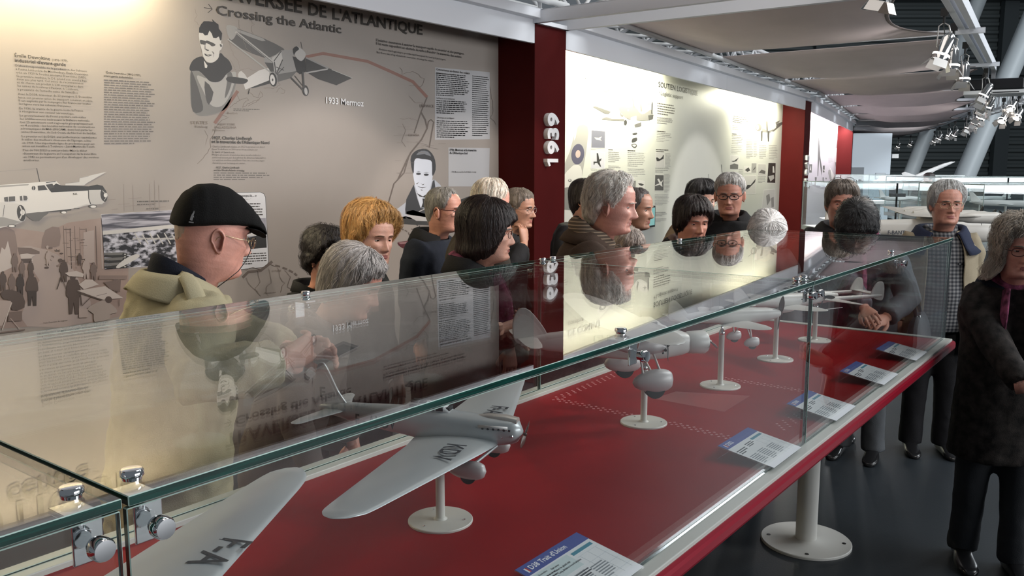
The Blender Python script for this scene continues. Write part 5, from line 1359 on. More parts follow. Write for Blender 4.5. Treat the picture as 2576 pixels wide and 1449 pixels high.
# second heading of the board further left, seen only mirrored in the case top
for t, a, b_, capz in (('AÉRONAUTIQUE', None, (335, 1178), .150), ('historical centre', None, (221, 1166), .105)):
    x1, z1 = B1.mirror_at(*b_)
    me_ = text_mesh(t, capz/cap_height(), bold=.02*capz, res=3); w_ = max(v.co.x for v in me_.vertices); s_ = 1.02 if t[0] == 'A' else .98
    me_.transform(Matrix.Translation((x1-w_*s_, SET-.0046, z1)) @ UPRIGHT @ Matrix.Scale(s_, 4, (1, 0, 0))); me_.materials.clear(); link('heading_text', me_, ink(.07, (1, .85, .62)), B1.root)

# --- left column of text
BODY = [("D'abord responsable de la production des Salmson", 107, 478, 622, 520), ("à l'usine Latécoère de Montaudran, Émile Dewoitine", 110, 503, 632, 545), ("crée en 1920 la Société anonyme Dewoitine (SAD).", 112, 528, 620, 566), ("Sa première machine, le D1, prend son envol à Pau,", 115, 554, 625, 590), ("deux ans plus tard. Cet avion de reconnaissance", 117, 577, 598, 608), ("et de chasse est produit à 234 exemplaires dans", 119, 600, 597, 632), ("les usines du boulevard Pasteur, à Toulouse,", 121, 624, 562, 652), ("à proximité de l'actuelle usine de Saint-Éloi.", 123, 650, 560, 676),
 ("Avec le D338, trimoteur de 22 passagers, E. Dewoitine", 127, 683, 660, 708), ("lance son premier avion de transport construit en série.", 129, 708, 667, 734), ("Il est exploité par la compagnie Air France sur toutes", 131, 731, 650, 755), ("les lignes vers les colonies françaises.", 133, 754, 512, 772),
 ("En 1936, la crainte de la guerre incite la France", 136, 786, 596, 804), ("à réorganiser son secteur aéronautique.", 138, 808, 532, 826), ("Le gouvernement du Front populaire nationalise", 140, 838, 617, 852), ("les établissements intéressant la Défense nationale.", 143, 862, 647, 876), ("Les 25 avionneurs sont regroupés géographiquement", 145, 886, 668, 899), ("en 4 sociétés : les Sociétés nationales de constructions", 147, 909, 680, 922), ("aéronautiques du Midi (SNCAM), dont font partie les", 149, 932, 662, 944), ("usines Dewoitine, du Sud-Ouest, du Nord et du Sud-Est.", 151, 956, 692, 967),
 ("Le premier vol du D520, aux performances équivalentes", 154, 988, 694, 998), ("à celles des meilleurs chasseurs de l'époque, a lieu", 156, 1011, 652, 1020), ("en 1938. Une importante ligne de production pour cet", 158, 1035, 678, 1043), ("avion est installée à Toulouse - Saint-Martin-du-Touch.", 160, 1058, 683, 1063),
 ("Plus de 900 D520 y sont produits. Mais le début", 163, 1088, 625, 1092), ("désastreux de la guerre et l'occupation de la zone libre", 165, 1112, 692, 1115), ("en 1942 ne permettent pas d'en développer des versions", 167, 1137, 710, 1139), ("améliorées.", 169, 1160, 283, 1161)]
for t, x0, y0, x1, y1 in BODY: B1.text(t, px(C1, x0, y0), px(C1, x1, y1), 5.2, 'body_text', T_TXT, 0.006, res=1)
B1.text('Émile Dewoitine', px(C1, 101, 410), px(C1, 358, 436), 8.6, 'subheading_text', T_TXT, .02); B1.text('(1892-1979),', px(C1, 371, 438), px(C1, 487, 446), 5.2, 'subheading_text', T_TXT, .01)
B1.text("industriel d'avant-garde", px(C1, 103, 446), px(C1, 472, 478), 8.6, 'subheading_text', T_TXT, .02)
B1.text('→ Émile Dewoitine (1892-1979),' if False else 'Émile Dewoitine (1892-1979),', px(C1, 763, 529), px(C1, 1013, 550), 5.0, 'subheading_text', T_TXT, .02, res=1); B1.text('avant garde industrialist', px(C1, 745, 552), px(C1, 953, 568), 5.0, 'subheading_text', T_TXT, .02, res=1)
p = B1.part('small_text').use(C1); p.lines(748, 572, 1118, 27, 17.6, .055, T_FAINT, 3, .40, -.004); p.done()
B1.text('1927, Charles Lindbergh', px(C1, 1523, 1003), px(C1, 1812, 1006), 7.6, 'subheading_text', T_BLK, .02); B1.text("et la traversée de l'Atlantique Nord", px(C1, 1523, 1029), px(C1, 1937, 1038), 7.6, 'subheading_text', T_BLK, .02)
for i, (t, x1) in enumerate((("Charles Lindbergh réalise en 1927 le premier vol direct", 1905), ("New York-Paris en 33 heures 30 en solitaire sur", 1853), ("le Spirit of Saint-Louis.", 1690), ("Malgré plusieurs traversées avec escale réalisées", 1873), ("antérieurement par des pilotes de diverses nationalités,", 1913), ("cet exploit soulève aux États-Unis une énorme vague", 1902), ("d'intérêt pour le transport aérien.", 1765))):
    B1.text(t, px(C1, 1525, 1061+19.6*i), px(C1, x1, 1064+19.6*i), 4.6, 'body_text', T_FAINT if i not in (2,) else T_TXT, .0, res=1)
B1.text('1927, Charles Lindbergh', px(C1, 1552, 1212), px(C1, 1722, 1213), 4.6, 'subheading_text', T_TXT, .02, res=1); B1.text('and the North Atlantic crossing', px(C1, 1537, 1231), px(C1, 1757, 1233), 4.6, 'subheading_text', T_TXT, .02, res=1)
p = B1.part('small_text').use(C1); p.lines(1537, 1242, 1945, 4, 15.5, .004, T_FAINT, 5, .4); p.lines(1680, 782, 1875, 2, 12, .02, T_FAINT, 6, .4); p.done()
for t, a, b_, c in (("L'aviation commence à assurer le transport rapide du courrier et des passagers.", (790, 333), (1503, 444), 6.2), ("Il lui reste cependant un obstacle de taille à franchir : la traversée des océans.", (790, 361), (1485, 471), 6.2)): B1.text(t, px(C2, *a), px(C2, *b_), c, 'lead_text', T_TXT, .02, res=1)
for t, a, b_ in (('Aviation was beginning to provide rapid transport for mail and passengers.', (815, 405), (1355, 490)), ('But there was a big obstacle to overcome: crossing the oceans.', (795, 430), (1258, 502))): B1.text(t, px(C2, *a), px(C2, *b_), 4.6, 'lead_text', T_TXT, .01, res=1)
B1.text('Concurrence au-dessus des océans', px(C2, 1277, 569), px(C2, 1548, 602), 5.5, 'subheading_text', T_TXT, .02, res=1)
p = B1.part('pale_text_box').use(C2); p.poly([(1270, 545), (1712, 585), (1712, 1128), (1268, 1132)], ink(.44, (1, .99, 1.0))); p.poly([(1378, 1195), (1712, 1200), (1706, 1510), (1378, 1510)], ink(.44, (1, .99, 1.0))); p.done()
p = B1.part('small_text').use(C2); g_ = ink(.22)
p.lines(1278, 588, 1552, 12, 16.2, .10, g_, 7, .42, .05); p.lines(1280, 812, 1548, 7, 16.4, .05, g_, 8, .42, .03); p.lines(1282, 975, 1552, 9, 16.4, .03, g_, 9, .42, .02)
p.lines(1570, 612, 1706, 30, 16.6, .11, g_, 10, .38, .02); p.done()
for t, a, b_ in (("L'Atlantique et ses dirigeables", (1279, 598), (1437, 612)), ('La France et ses hydravions', (1280, 800), (1427, 809)), ("L'Amérique et ses Clippers", (1282, 958), (1422, 964))): B1.text(t, px(C2, *a), px(C2, *b_), 4.0, 'subheading_text', T_TXT, .015, res=1)
B1.text('1930, Mermoz et la traversée', px(C2, 1385, 1222), px(C2, 1603, 1226), 5.6, 'subheading_text', T_BLK, .02, res=1); B1.text("de l'Atlantique Sud", px(C2, 1385, 1247), px(C2, 1530, 1250), 5.6, 'subheading_text', T_BLK, .02, res=1)
p = B1.part('small_text').use(C2); p.lines(1386, 1266, 1700, 7, 16.4, .004, ink(.24), 12, .42); p.lines(1386, 1402, 1700, 5, 12, -.002, T_FAINT, 13, .4); p.done()
B1.text('1930, Mermoz and the South Atlantic crossing', px(C2, 1400, 1398), px(C2, 1600, 1397), 3.6, 'subheading_text', T_TXT, .015, res=1)
# --- map: names, coasts and the flight routes
M_map = ink(.17, (1, .78, .66)); M_coast = ink(.235, (1, .84, .74))
for t, a, b_, c in (('STATES', (1367, 895), (1495, 895), 8), ('Pittsburg', (1403, 920), (1493, 921), 5.5), ('NEW YORK', (1568, 904), (1692, 904), 5.8), ('PHILADELPHIA', (1545, 926), (1700, 926), 5.8), ('Baltimore', (1530, 945), (1617, 945), 5.2), ('Boston', (1632, 822), (1706, 823), 6)): B1.text(t, px(C1, *a), px(C1, *b_), c, 'map_name', M_map, 0, res=1)
for t, a, b_, c in (('FRANCE', (1143, 868), (1262, 870), 6.5), ('ESPAÑA', (1050, 1102), (1140, 1104), 5.5)): B1.text(t, px(C2, *a), px(C2, *b_), c, 'map_name', M_map, 0, res=1)
B1.text('GUYANE', px(C5, 2195, 916), px(C5, 2275, 912), 5, 'map_name', M_map, 0, res=1); B1.text('Amazone', px(C5, 2135, 1092), px(C5, 2230, 1084), 4.5, 'map_name', M_map, 0, res=1)
p = B1.part('map_outline').use(CB)
rng_ = random.Random(4)
def coast(p, pts, w, amp, m):
    out = []
    for a, b_ in zip(pts, pts[1:]):
        n = max(2, int(math.dist(a, b_)/22))
        for i in range(n): t = i/n; out.append((a[0]+(b_[0]-a[0])*t+rng_.uniform(-amp, amp), a[1]+(b_[1]-a[1])*t+rng_.uniform(-amp, amp)))
    out.append(pts[-1]); p.line(out, w, m)
coast(p, [(125, -40), (150, 60), (120, 130), (180, 200)], 5, 9, M_coast); coast(p, [(640, 1440), (700, 1400), (790, 1330), (760, 1260), (750, 1200)], 6, 9, M_map); coast(p, [(790, 1330), (900, 1300), (940, 1330), (870, 1360), (840, 1440)], 6, 8, M_map)
coast(p, [(850, 1430), (960, 1360), (1100, 1320), (1010, 1380), (920, 1420)], 6, 8, M_map); coast(p, [(940, 1200), (1000, 1270), (1080, 1290), (1110, 1200), (1140, 1260), (1090, 1310)], 6, 8, M_map); coast(p, [(1160, 1140), (1320, 1150), (1400, 1100), (1380, 1060)], 5, 9, M_map); coast(p, [(1340, 1210), (1400, 1150), (1470, 1180), (1460, 1230), (1410, 1220)], 5, 8, M_map)
coast(p, [(660, 720), (740, 900), (860, 860), (930, 850), (1040, 890)], 5, 8, M_coast); coast(p, [(620, 420), (700, 640), (780, 760), (790, 860)], 4, 9, M_coast); coast(p, [(780, 120), (800, 300), (900, 560), (1000, 640)], 4, 9, M_coast); coast(p, [(940, 100), (1010, 180), (960, 260), (1010, 330)], 5, 10, M_coast)
p.use(C1); coast(p, [(1590, 820), (1640, 850), (1600, 870), (1560, 910), (1540, 960), (1510, 1000), (1515, 1060), (1480, 1120), (1420, 1180)], 3, 5, M_map); coast(p, [(1470, 940), (1500, 980), (1480, 1040)], 2, 4, M_coast)
p.use(C2); coast(p, [(1060, 780), (1110, 830), (1160, 830), (1150, 880)], 3, 6, M_map); coast(p, [(985, 540), (1010, 600), (1060, 580), (1130, 600), (1180, 640), (1150, 700), (1060, 690)], 3, 9, M_map); coast(p, [(1000, 970), (1060, 960), (1130, 980)], 3, 5, M_coast); coast(p, [(1000, 1000), (1030, 1060), (1000, 1140), (1030, 1190)], 3, 6, M_map)
for i in range(14): x = rng_.uniform(930, 1050); y = rng_.uniform(860, 1440); p.line([(x, y), (x+rng_.uniform(40, 110), y+2)], 2.4, M_coast)
for i in range(10): x = rng_.uniform(1080, 1300); y = rng_.uniform(1130, 1230); coast(p, [(x, y), (x+60, y+rng_.uniform(-15, 15))], 2.4, 4, M_coast)
coast(p, [(1715, 700), (1740, 870), (1720, 950), (1760, 1010)], 2.5, 8, M_coast)
p.use(C5); coast(p, [(1990, 900), (2050, 880), (2110, 900), (2180, 850), (2230, 870)], 4, 6, M_map)
for q in ([(2080, 900), (2100, 1000), (2060, 1060), (2110, 1110)], [(2180, 900), (2200, 980), (2150, 1060), (2170, 1110)], [(2250, 880), (2260, 960), (2300, 1010), (2270, 1080)], [(2310, 900), (2350, 960), (2330, 1040), (2390, 1060)], [(2000, 960), (2030, 1030), (2090, 1080)]): coast(p, q, 3, 8, M_map)
p.done()
M_or = ink(.255, (1, .50, .38)); M_br = ink(.135, (1, .80, .68))
p = B1.part('flight_route').use(C1); p.line([(1545, 888), (1712, 655)], 24, M_or); p.use(C2); p.line([(215, 462), (362, 433), (722, 497), (900, 575), (1090, 662), (1205, 787)], 24, M_or)
p.line([(1205, 787), (1155, 908), (1100, 1080)], 10, M_br); p.line([(1155, 908), (1190, 970), (1205, 1040), (1160, 1130), (1072, 1238), (1040, 1300), (970, 1452)], 13, M_br); p.line([(1205, 1040), (1215, 985), (1236, 968), (1258, 990), (1245, 1060), (1222, 1195)], 11, M_br)
p.use(CM); p.line([(330, 260), (270, 460), (150, 590), (80, 830), (75, 900)], 16, M_br)
for a, b_ in (((230, 1125), (265, 1150)), ((280, 1155), (310, 1170)), ((325, 1180), (335, 1215)), ((340, 1240), (350, 1265)), ((390, 1150), (360, 1140))): p.line([a, b_], 13, M_br)
p.use(C5); p.line([(1965, 960), (2010, 915), (2110, 905), (2205, 830)], 22, M_br)
for a, b_ in (((2228, 862), (2268, 872)), ((2288, 880), (2325, 892)), ((2340, 900), (2372, 918)), ((2385, 925), (2405, 945)), ((2415, 960), (2428, 985))): p.line([a, b_], 15, M_br)
p.done()
# --- aviator portrait with fur collar
p = B1.part('aviator_portrait', 'grey printed portrait of an aviator in a fur collared coat').use(CB)
p.poly([(60, 880), (200, 820), (560, 850), (690, 940), (740, 1060), (690, 1240), (600, 1440), (430, 1530), (180, 1560), (70, 1440), (50, 1150)], .20, 4)
p.poly([(150, 960), (330, 1010), (560, 960), (700, 900), (740, 960), (650, 1250), (520, 1420), (360, 1400), (240, 1180)], .42, 4)
p.poly([(60, 890), (120, 1000), (200, 1250), (240, 1480), (90, 1500), (60, 1200)], .07, 3); p.poly([(270, 1040), (400, 1210), (330, 1400), (280, 1270)], .06, 2); p.poly([(620, 880), (690, 970), (640, 1180), (570, 1300), (600, 1080)], .13, 3)
p.poly([(40, 830), (100, 720), (230, 670), (300, 760), (420, 750), (500, 620), (560, 670), (640, 740), (680, 860), (600, 930), (520, 1030), (430, 1060), (340, 1040), (280, 980), (180, 890), (60, 890)], .018, 3)
p.poly([(255, 730), (270, 840), (300, 845), (310, 810)], .7)
p.poly([(182, 320), (240, 210), (420, 200), (510, 330), (515, 470), (540, 480), (520, 560), (490, 590), (480, 680), (430, 740), (360, 765), (290, 740), (240, 660), (215, 560), (190, 440)], .66, 3)
p.poly([(183, 310), (185, 240), (215, 185), (255, 140), (330, 140), (390, 150), (375, 105), (420, 150), (475, 190), (480, 250), (530, 320), (520, 420), (500, 430), (480, 370), (440, 395), (395, 390), (375, 330), (340, 280), (310, 350), (270, 355), (240, 320), (195, 315)], .012)
p.poly([(200, 420), (285, 440), (300, 430), (400, 470), (430, 500), (380, 520), (340, 490), (290, 470), (280, 500), (240, 490), (205, 480)], .06, 3); p.poly([(275, 470), (260, 560), (330, 585), (320, 570), (285, 550)], .30, 2); p.poly([(275, 555), (335, 575), (320, 590), (290, 580)], .03)
p.poly([(262, 625), (300, 640), (375, 645), (340, 668), (300, 668), (275, 655)], .05, 3); p.poly([(290, 642), (345, 650), (320, 658)], .75); p.poly([(370, 590), (410, 620), (390, 700), (400, 640)], .16, 2); p.poly([(205, 500), (222, 600), (262, 730), (235, 640)], .14, 2); p.poly([(495, 480), (525, 500), (520, 530), (500, 520)], .08, 2); p.done()
# --- high-wing monoplane
p = B1.part('monoplane_picture', 'grey printed picture of a high wing monoplane seen from below').use(CB)
p.line([(1715, 450), (1735, 555)], 9, .02)
p.poly([(640, 230), (760, 250), (1150, 395), (1450, 545), (1430, 590), (1250, 685), (1160, 690), (830, 560), (640, 420)], .10, 2); p.poly([(600, 200), (760, 240), (720, 380), (660, 420), (610, 330)], .36, 3); p.poly([(760, 260), (1150, 400), (1130, 440), (760, 300)], .33, 2)
p.poly([(900, 1000), (1090, 880), (1240, 840), (1250, 1030), (880, 1170), (855, 1090)], .66); p.poly([(950, 1145), (1240, 1030), (1250, 1080), (990, 1150)], .03); p.poly([(770, 940), (820, 890), (910, 1000), (860, 1080), (790, 1010)], .60, 2)
p.poly([(590, 1000), (660, 975), (910, 1015), (870, 1080), (740, 1080), (620, 1050)], .03, 3)
p.poly([(1160, 690), (1290, 680), (1420, 580), (1590, 570), (1640, 780), (1660, 890), (1560, 1000), (1360, 1055), (1270, 900), (1165, 760)], .30); p.poly([(1280, 690), (1420, 600), (1440, 700), (1370, 860), (1320, 900)], .50, 1); p.poly([(1170, 760), (1300, 770), (1310, 900), (1260, 900)], .06); p.poly([(1360, 940), (1660, 890), (1560, 1000), (1365, 1055)], .12)
p.poly([(1590, 670), (1700, 690), (1780, 620), (1790, 900), (1700, 940), (1650, 900)], .018); p.poly([(1600, 560), (1650, 520), (1700, 540), (1780, 610), (1780, 680), (1720, 740), (1640, 680)], .45, 3); p.poly([(1595, 560), (1650, 517), (1690, 560), (1640, 600), (1610, 650)], .02, 2)
p.poly([(1790, 680), (2140, 850), (2490, 995), (2250, 1105), (1970, 1010), (1790, 900)], .035); p.poly([(1790, 675), (2140, 840), (2130, 860), (1790, 700)], .28); p.line([(1790, 920), (2120, 860)], 22, .40); p.line([(2490, 995), (2180, 870)], 8, .45)
p.line([(730, 300), (1290, 750)], 34, .46); p.line([(745, 320), (1290, 760)], 8, .06); p.line([(610, 410), (1270, 920)], 20, .42); p.line([(1420, 590), (1310, 740)], 12, .03); p.line([(1440, 720), (1350, 930)], 12, .03); p.line([(1340, 830), (1460, 880)], 10, .04); p.line([(1460, 830), (1350, 950)], 10, .04); p.line([(1315, 750), (1340, 930)], 14, .04)
for cx, cy, r_ in ((1295, 1020, (58, 106)), (1785, 1185, (48, 82))): p.ell(cx, cy, *r_, .02, -8)
p.ell(1288, 1022, 38, 80, .68, -8); p.ell(1288, 1024, 12, 20, .05); p.ell(1790, 1195, 24, 56, .5, -8); p.line([(1560, 985), (1750, 1180)], 22, .05); p.line([(1740, 900), (1760, 1150)], 30, .05); p.line([(1620, 960), (1740, 1110)], 10, .05); p.line([(940, 1160), (920, 1240)], 12, .04); p.done()
# --- trimotor at the left edge
p = B1.part('trimotor_picture', 'grey printed picture of a three engined airliner at the left edge').use(CA)
p.line([(-40, 185), (780, 120)], 5, .20); p.line([(785, 110), (850, 405)], 14, .03)
p.poly([(1390, 440), (1700, 400), (1700, 320), (2290, 185), (1860, 430), (1800, 480), (1400, 480)], .55); p.line([(1395, 465), (1400, 440), (1700, 405)], 6, .25); p.line([(1710, 345), (1700, 320), (1900, 285)], 6, .2)
p.poly([(-300, 520), (0, 470), (850, 410), (1200, 385), (1300, 480), (1900, 500), (2080, 465), (2200, 490), (2290, 640), (2290, 800), (2180, 880), (1900, 900), (1500, 990), (900, 1060), (560, 1080), (-300, 1100)], .66); p.poly([(-300, 500), (620, 450), (600, 480), (20, 520), (-300, 560)], .34)
p.poly([(1200, 440), (1310, 480), (1900, 500), (2080, 462), (2200, 490), (2280, 620), (2150, 575), (1890, 590), (1100, 630), (1040, 560)], .025); p.poly([(975, 465), (1120, 445), (1170, 520), (1040, 560)], .05); p.poly([(805, 490), (950, 475), (1020, 575), (815, 590)], .05); p.ell(718, 538, 40, 46, .04); p.line([(718, 495), (716, 582)], 10, .5); p.poly([(980, 415), (1190, 385), (1190, 400), (985, 428)], .03)
for q in ([(80, 740), (165, 725), (175, 828), (95, 825)], [(185, 722), (320, 712), (322, 818), (190, 826)], [(420, 712), (470, 702), (480, 806), (430, 806)], [(497, 700), (570, 705), (590, 760), (565, 800), (505, 800)]): p.poly(q, .10)
p.ell(2225, 690, 72, 145, .04, -8); p.poly([(1890, 580), (2140, 575), (2150, 760), (2240, 840), (2180, 885), (1960, 880), (1900, 800)], .50, 1); p.line([(1892, 580), (1900, 760), (1940, 880)], 16, .03); p.ell(2260, 690, 40, 50, .68); p.line([(2190, 590), (2300, 700), (2230, 800)], 12, .5)
p.poly([(-300, 880), (250, 860), (420, 890), (540, 980), (545, 1180), (480, 1260), (220, 1340), (-300, 1400)], .58, 2); p.poly([(-300, 1180), (60, 1160), (460, 1265), (220, 1340), (-300, 1400)], .30, 1); p.ell(452, 1075, 92, 178, .045, -8); p.ell(480, 1060, 50, 60, .66); p.line([(420, 920), (490, 1060), (420, 1200)], 30, .55); p.line([(90, 900), (60, 1150)], 10, .04)
p.poly([(570, 1080), (1040, 1050), (930, 1150), (830, 1245), (700, 1235), (580, 1150)], .13, 2); p.poly([(900, 1050), (1530, 985), (1520, 1015), (1040, 1055)], .04); p.ell(1360, 1052, 75, 32, .10); p.ell(1365, 1060, 52, 24, .72); p.ell(1985, 930, 92, 42, .10); p.ell(1995, 935, 62, 26, .72); p.ell(250, 1348, 90, 36, .10); p.ell(245, 1352, 66, 24, .74); p.line([(1600, 970), (1890, 880)], 26, .55); p.line([(1600, 975), (1700, 975)], 10, .04); p.done()
B1.text('N6', px(CA, 1560, 690), px(CA, 1650, 680), 5, 'aircraft_number', T_BLK, 0)
# --- sepia mural of a street workshop
M_sep = noisy_ink('sepia_mural', (.285, .205, .175), (.355, .275, .24), 5, (1, 1, 1), .3, .7)
p = B1.part('sepia_mural', 'pinkish sepia mural of an outdoor aircraft workshop').use(CG)
p.poly([(-700, 60), (0, 40), (560, 120), (830, 0), (1260, -60), (1560, 400), (1560, 1120), (1130, 1210), (0, 1290), (-700, 1400)], M_sep)
S_D, S_M, S_L = ink(.085, (1, .72, .62)), ink(.16, (1, .74, .65)), ink(.38, (1, .82, .75)); S_K = ink(.05, (1, .75, .66)); S_W = ink(.48, (1, .88, .82)); S_S = ink(.22, (1, .75, .66))
p.poly([(210, 300), (560, 330), (800, 470), (960, 700), (1120, 1200), (330, 1260), (300, 1000), (480, 700)], S_L, 2)
p.poly([(-200, 60), (120, 70), (190, 160), (210, 420), (140, 500), (-200, 560)], S_S, 2); p.poly([(-60, 640), (20, 300), (60, 330), (95, 220), (140, 420), (150, 540)], S_W); p.poly([(210, 300), (380, 310), (480, 350), (480, 380), (230, 390)], S_M, 1); p.poly([(550, 90), (720, 60), (720, 280), (600, 290), (500, 310)], S_S, 2)
p.poly([(245, 385), (330, 375), (430, 395), (385, 420), (400, 470), (260, 470)], S_W, 1); p.poly([(250, 440), (385, 435), (380, 490), (270, 490)], S_D)
for i, x in enumerate((770, 800, 850, 905, 965, 1045, 1160, 1225)):
    p.line([(x, 40+15*(i % 3)), (x+18, 560)], (7, 5, 9, 6, 6, 8, 8, 20)[i], (S_M, S_S, S_D, S_M, S_S, S_D, S_D, S_L)[i])
p.poly([(1010, 120), (1140, 90), (1150, 500), (1010, 470)], S_L)
for i in range(26): x = rng_.uniform(760, 1000); y = rng_.uniform(80, 540); p.line([(x, y), (x+rng_.uniform(20, 90), y+rng_.uniform(-6, 6))], rng_.uniform(3, 9), (S_M, S_D, S_L)[i % 3])
for i in range(16): x = rng_.uniform(560, 760); y = rng_.uniform(280, 560); p.ell(x, y, rng_.uniform(8, 30), rng_.uniform(8, 26), (S_M, S_S, S_L, S_D)[i % 4])
def figure(x, y, h, m, lean=0, m2=None):
    w = h*.19
    p.ell(x+lean*h*.3, y-h*.93, h*.065, h*.075, m); p.poly([(x-w*.6+lean*h*.25, y-h*.86), (x+w*.6+lean*h*.25, y-h*.86), (x+w+lean*h*.1, y-h*.55), (x+w*.75, y-h*.42), (x-w*.75, y-h*.42), (x-w+lean*h*.1, y-h*.55)], m, 2)
    m2 = m2 or m; p.poly([(x-w*.72, y-h*.46), (x+w*.72, y-h*.46), (x+w*.7, y), (x+w*.2, y), (x, y-h*.3), (x-w*.2, y), (x-w*.6, y)], m2)
figure(385, 1010, 400, S_D, 0, S_K); figure(370, 665, 200, S_D); figure(265, 665, 200, S_M); figure(175, 600, 230, S_M); figure(240, 890, 270, S_K); figure(140, 870, 250, S_M); figure(30, 830, 240, S_D); figure(770, 720, 270, S_D); figure(890, 1110, 480, S_D, -.05, S_D); figure(1040, 680, 250, S_L); figure(1130, 700, 220, S_M); figure(580, 520, 180, S_L); figure(1400, 850, 200, S_M); figure(960, 520, 150, S_D)
p.poly([(0, 860), (60, 815), (150, 820), (270, 880), (290, 1030), (140, 1060), (100, 940), (40, 930)], S_D, 2)
p.poly([(-80, 940), (120, 950), (140, 975), (20, 1250), (-80, 1260)], S_L); p.line([(135, 970), (20, 1300)], 12, S_W); p.poly([(95, 1090), (260, 1070), (262, 1190), (90, 1200)], S_M); p.line([(120, 1160), (230, 1290)], 9, S_L); p.line([(0, 1335), (295, 1300)], 16, S_M)
p.poly([(780, 610), (920, 585), (1010, 620), (1000, 660), (830, 650)], S_W, 1); p.line([(735, 660), (685, 810)], 10, S_K); p.line([(735, 660), (800, 800)], 8, S_D); p.poly([(950, 750), (1030, 690), (1110, 690), (1190, 750), (1010, 810)], S_W)
p.poly([(930, 825), (1270, 770), (1490, 915), (1240, 935)], S_W); p.line([(930, 840), (1240, 940)], 14, S_D); p.line([(970, 880), (985, 1000)], 14, S_D); p.line([(1160, 890), (1290, 858)], 4, S_D); p.line([(1090, 910), (990, 1010)], 8, S_D); p.line([(1440, 930), (1445, 1010)], 7, S_M)
p.poly([(1060, 1060), (1090, 1010), (1240, 940), (1300, 960), (1400, 1040), (1410, 1090), (1330, 1110), (1320, 1170), (1140, 1205), (1130, 1110)], ink(.34, (1, .84, .76)), 2); p.ell(1310, 935, 42, 42, S_D); p.poly([(950, 1040), (1060, 1050), (1060, 1150), (950, 1155)], S_L); p.poly([(1200, 640), (1540, 640), (1530, 690), (1190, 690)], S_S); p.poly([(1250, 720), (1460, 690), (1450, 840), (1330, 810)], S_M, 1)
p.done()
B1.text('Usine Dewoitine de Cugnaux', px(CG, 522, 1228), px(CG, 815, 1192), 3.6, 'caption', T_BLK, 0, res=1)
p = B1.part('small_text').use(CG); p.lines(520, 1240, 840, 1, 16, -.12, T_GREY, 4, .4); p.poly([(497, 1236), (515, 1234), (506, 1222)], T_BLK); p.done()
# faint ghost letters and scaffolding printed above the mural
p = B1.part('faint_drawing').use(C5); F_ = ink(.27, (1, .84, .75))
for x in (1000, 1075, 1210, 1250, 1285): p.line([(x, 130+rng_.uniform(0, 100)), (x+6, 420)], 4, F_)
for i in range(10): y = rng_.uniform(300, 420); x = rng_.uniform(860, 1250); p.line([(x, y), (x+rng_.uniform(40, 120), y-6)], 4, F_)
p.done()
p = B1.part('small_text').use(C5); p.lines(1110, 340, 1370, 2, 24, -.02, T_FAINT, 15, .4); p.lines(1185, 400, 1370, 1, 24, -.02, T_FAINT, 16, .4); p.done()
# --- hangar photograph
M_hang = noisy_ink('hangar_photo', (.012, .013, .018), (.55, .55, .62), 26, (1, 1, 1.7), .44, .62, 8); M_roof = noisy_ink('hangar_roof', (.05, .05, .07), (.42, .41, .46), 14, (.35, 1, 5), .42, .6, 7)
p = B1.part('hangar_photo', 'black and white photograph of a crowded hangar full of aeroplanes').use(C5)
p.poly([(816, 448), (1500, 405), (1500, 850), (848, 896)], .62); p.poly([(820, 450), (1500, 407), (1500, 560), (830, 590)], M_roof); p.poly([(830, 585), (1500, 520), (1500, 560), (832, 620)], .55); p.poly([(832, 615), (1500, 550), (1500, 848), (850, 892)], M_hang)
for i in range(6): p.poly([(840, 760+22*i), (1000, 755+20*i), (1050, 770+20*i), (1000, 785+20*i), (842, 775+22*i)], (.16, .03)[i % 2]); p.ell(1010, 772+20*i, 20, 12, .02); p.ell(1012, 772+20*i, 9, 6, .4)
p.poly([(940, 870), (1010, 810), (1100, 770), (1130, 790), (1050, 840), (960, 884)], .55, 2)
for i in range(7): x = 1090+60*i; p.line([(x, 600+10*(i % 2)), (x+50, 690)], 10, .5); p.line([(x-20, 650), (x+70, 640)], 9, .45)
p.done()
# --- card 'Pendant ce temps-la'
p = B1.part('meanwhile_card', 'white rounded card headed Pendant ce temps-la').use(C5)
p.poly([(1560, 275), (2110, 266), (2140, 280), (2152, 310), (2178, 830), (2165, 865), (2130, 880), (1560, 935)], .10); p.poly([(1564, 279), (2108, 270), (2136, 284), (2148, 312), (2173, 830), (2160, 861), (2127, 876), (1564, 930)], ink(.66, (1, 1, 1.02)))
p.poly([(1560, 500), (2152, 478), (2160, 712), (1560, 770)], noisy_ink('dc_photo_sky', (.10, .10, .12), (.46, .45, .50), 5, (1, 1, 2), .35, .65)); p.poly([(1560, 610), (2000, 640), (2156, 600), (2160, 718), (1560, 770)], .018)
p.poly([(1900, 600), (2040, 600), (2080, 590), (2100, 552), (2112, 552), (2115, 605), (2080, 620), (1900, 630)], .6, 1)
p.lines(1900, 360, 2140, 6, 22, -.01, T_TXT, 21, .42); p.lines(1900, 770, 2160, 5, 20, -.05, T_TXT, 22, .42); p.done()
B1.text('« Pendant ce temps-là... »', px(C5, 1790, 309), px(C5, 2075, 304), 5.6, 'card_title', T_BLK, .01); B1.text('"At the same time..."', px(C5, 1830, 336), px(C5, 2030, 330), 4.4, 'card_title', T_GREY, 0, res=1)
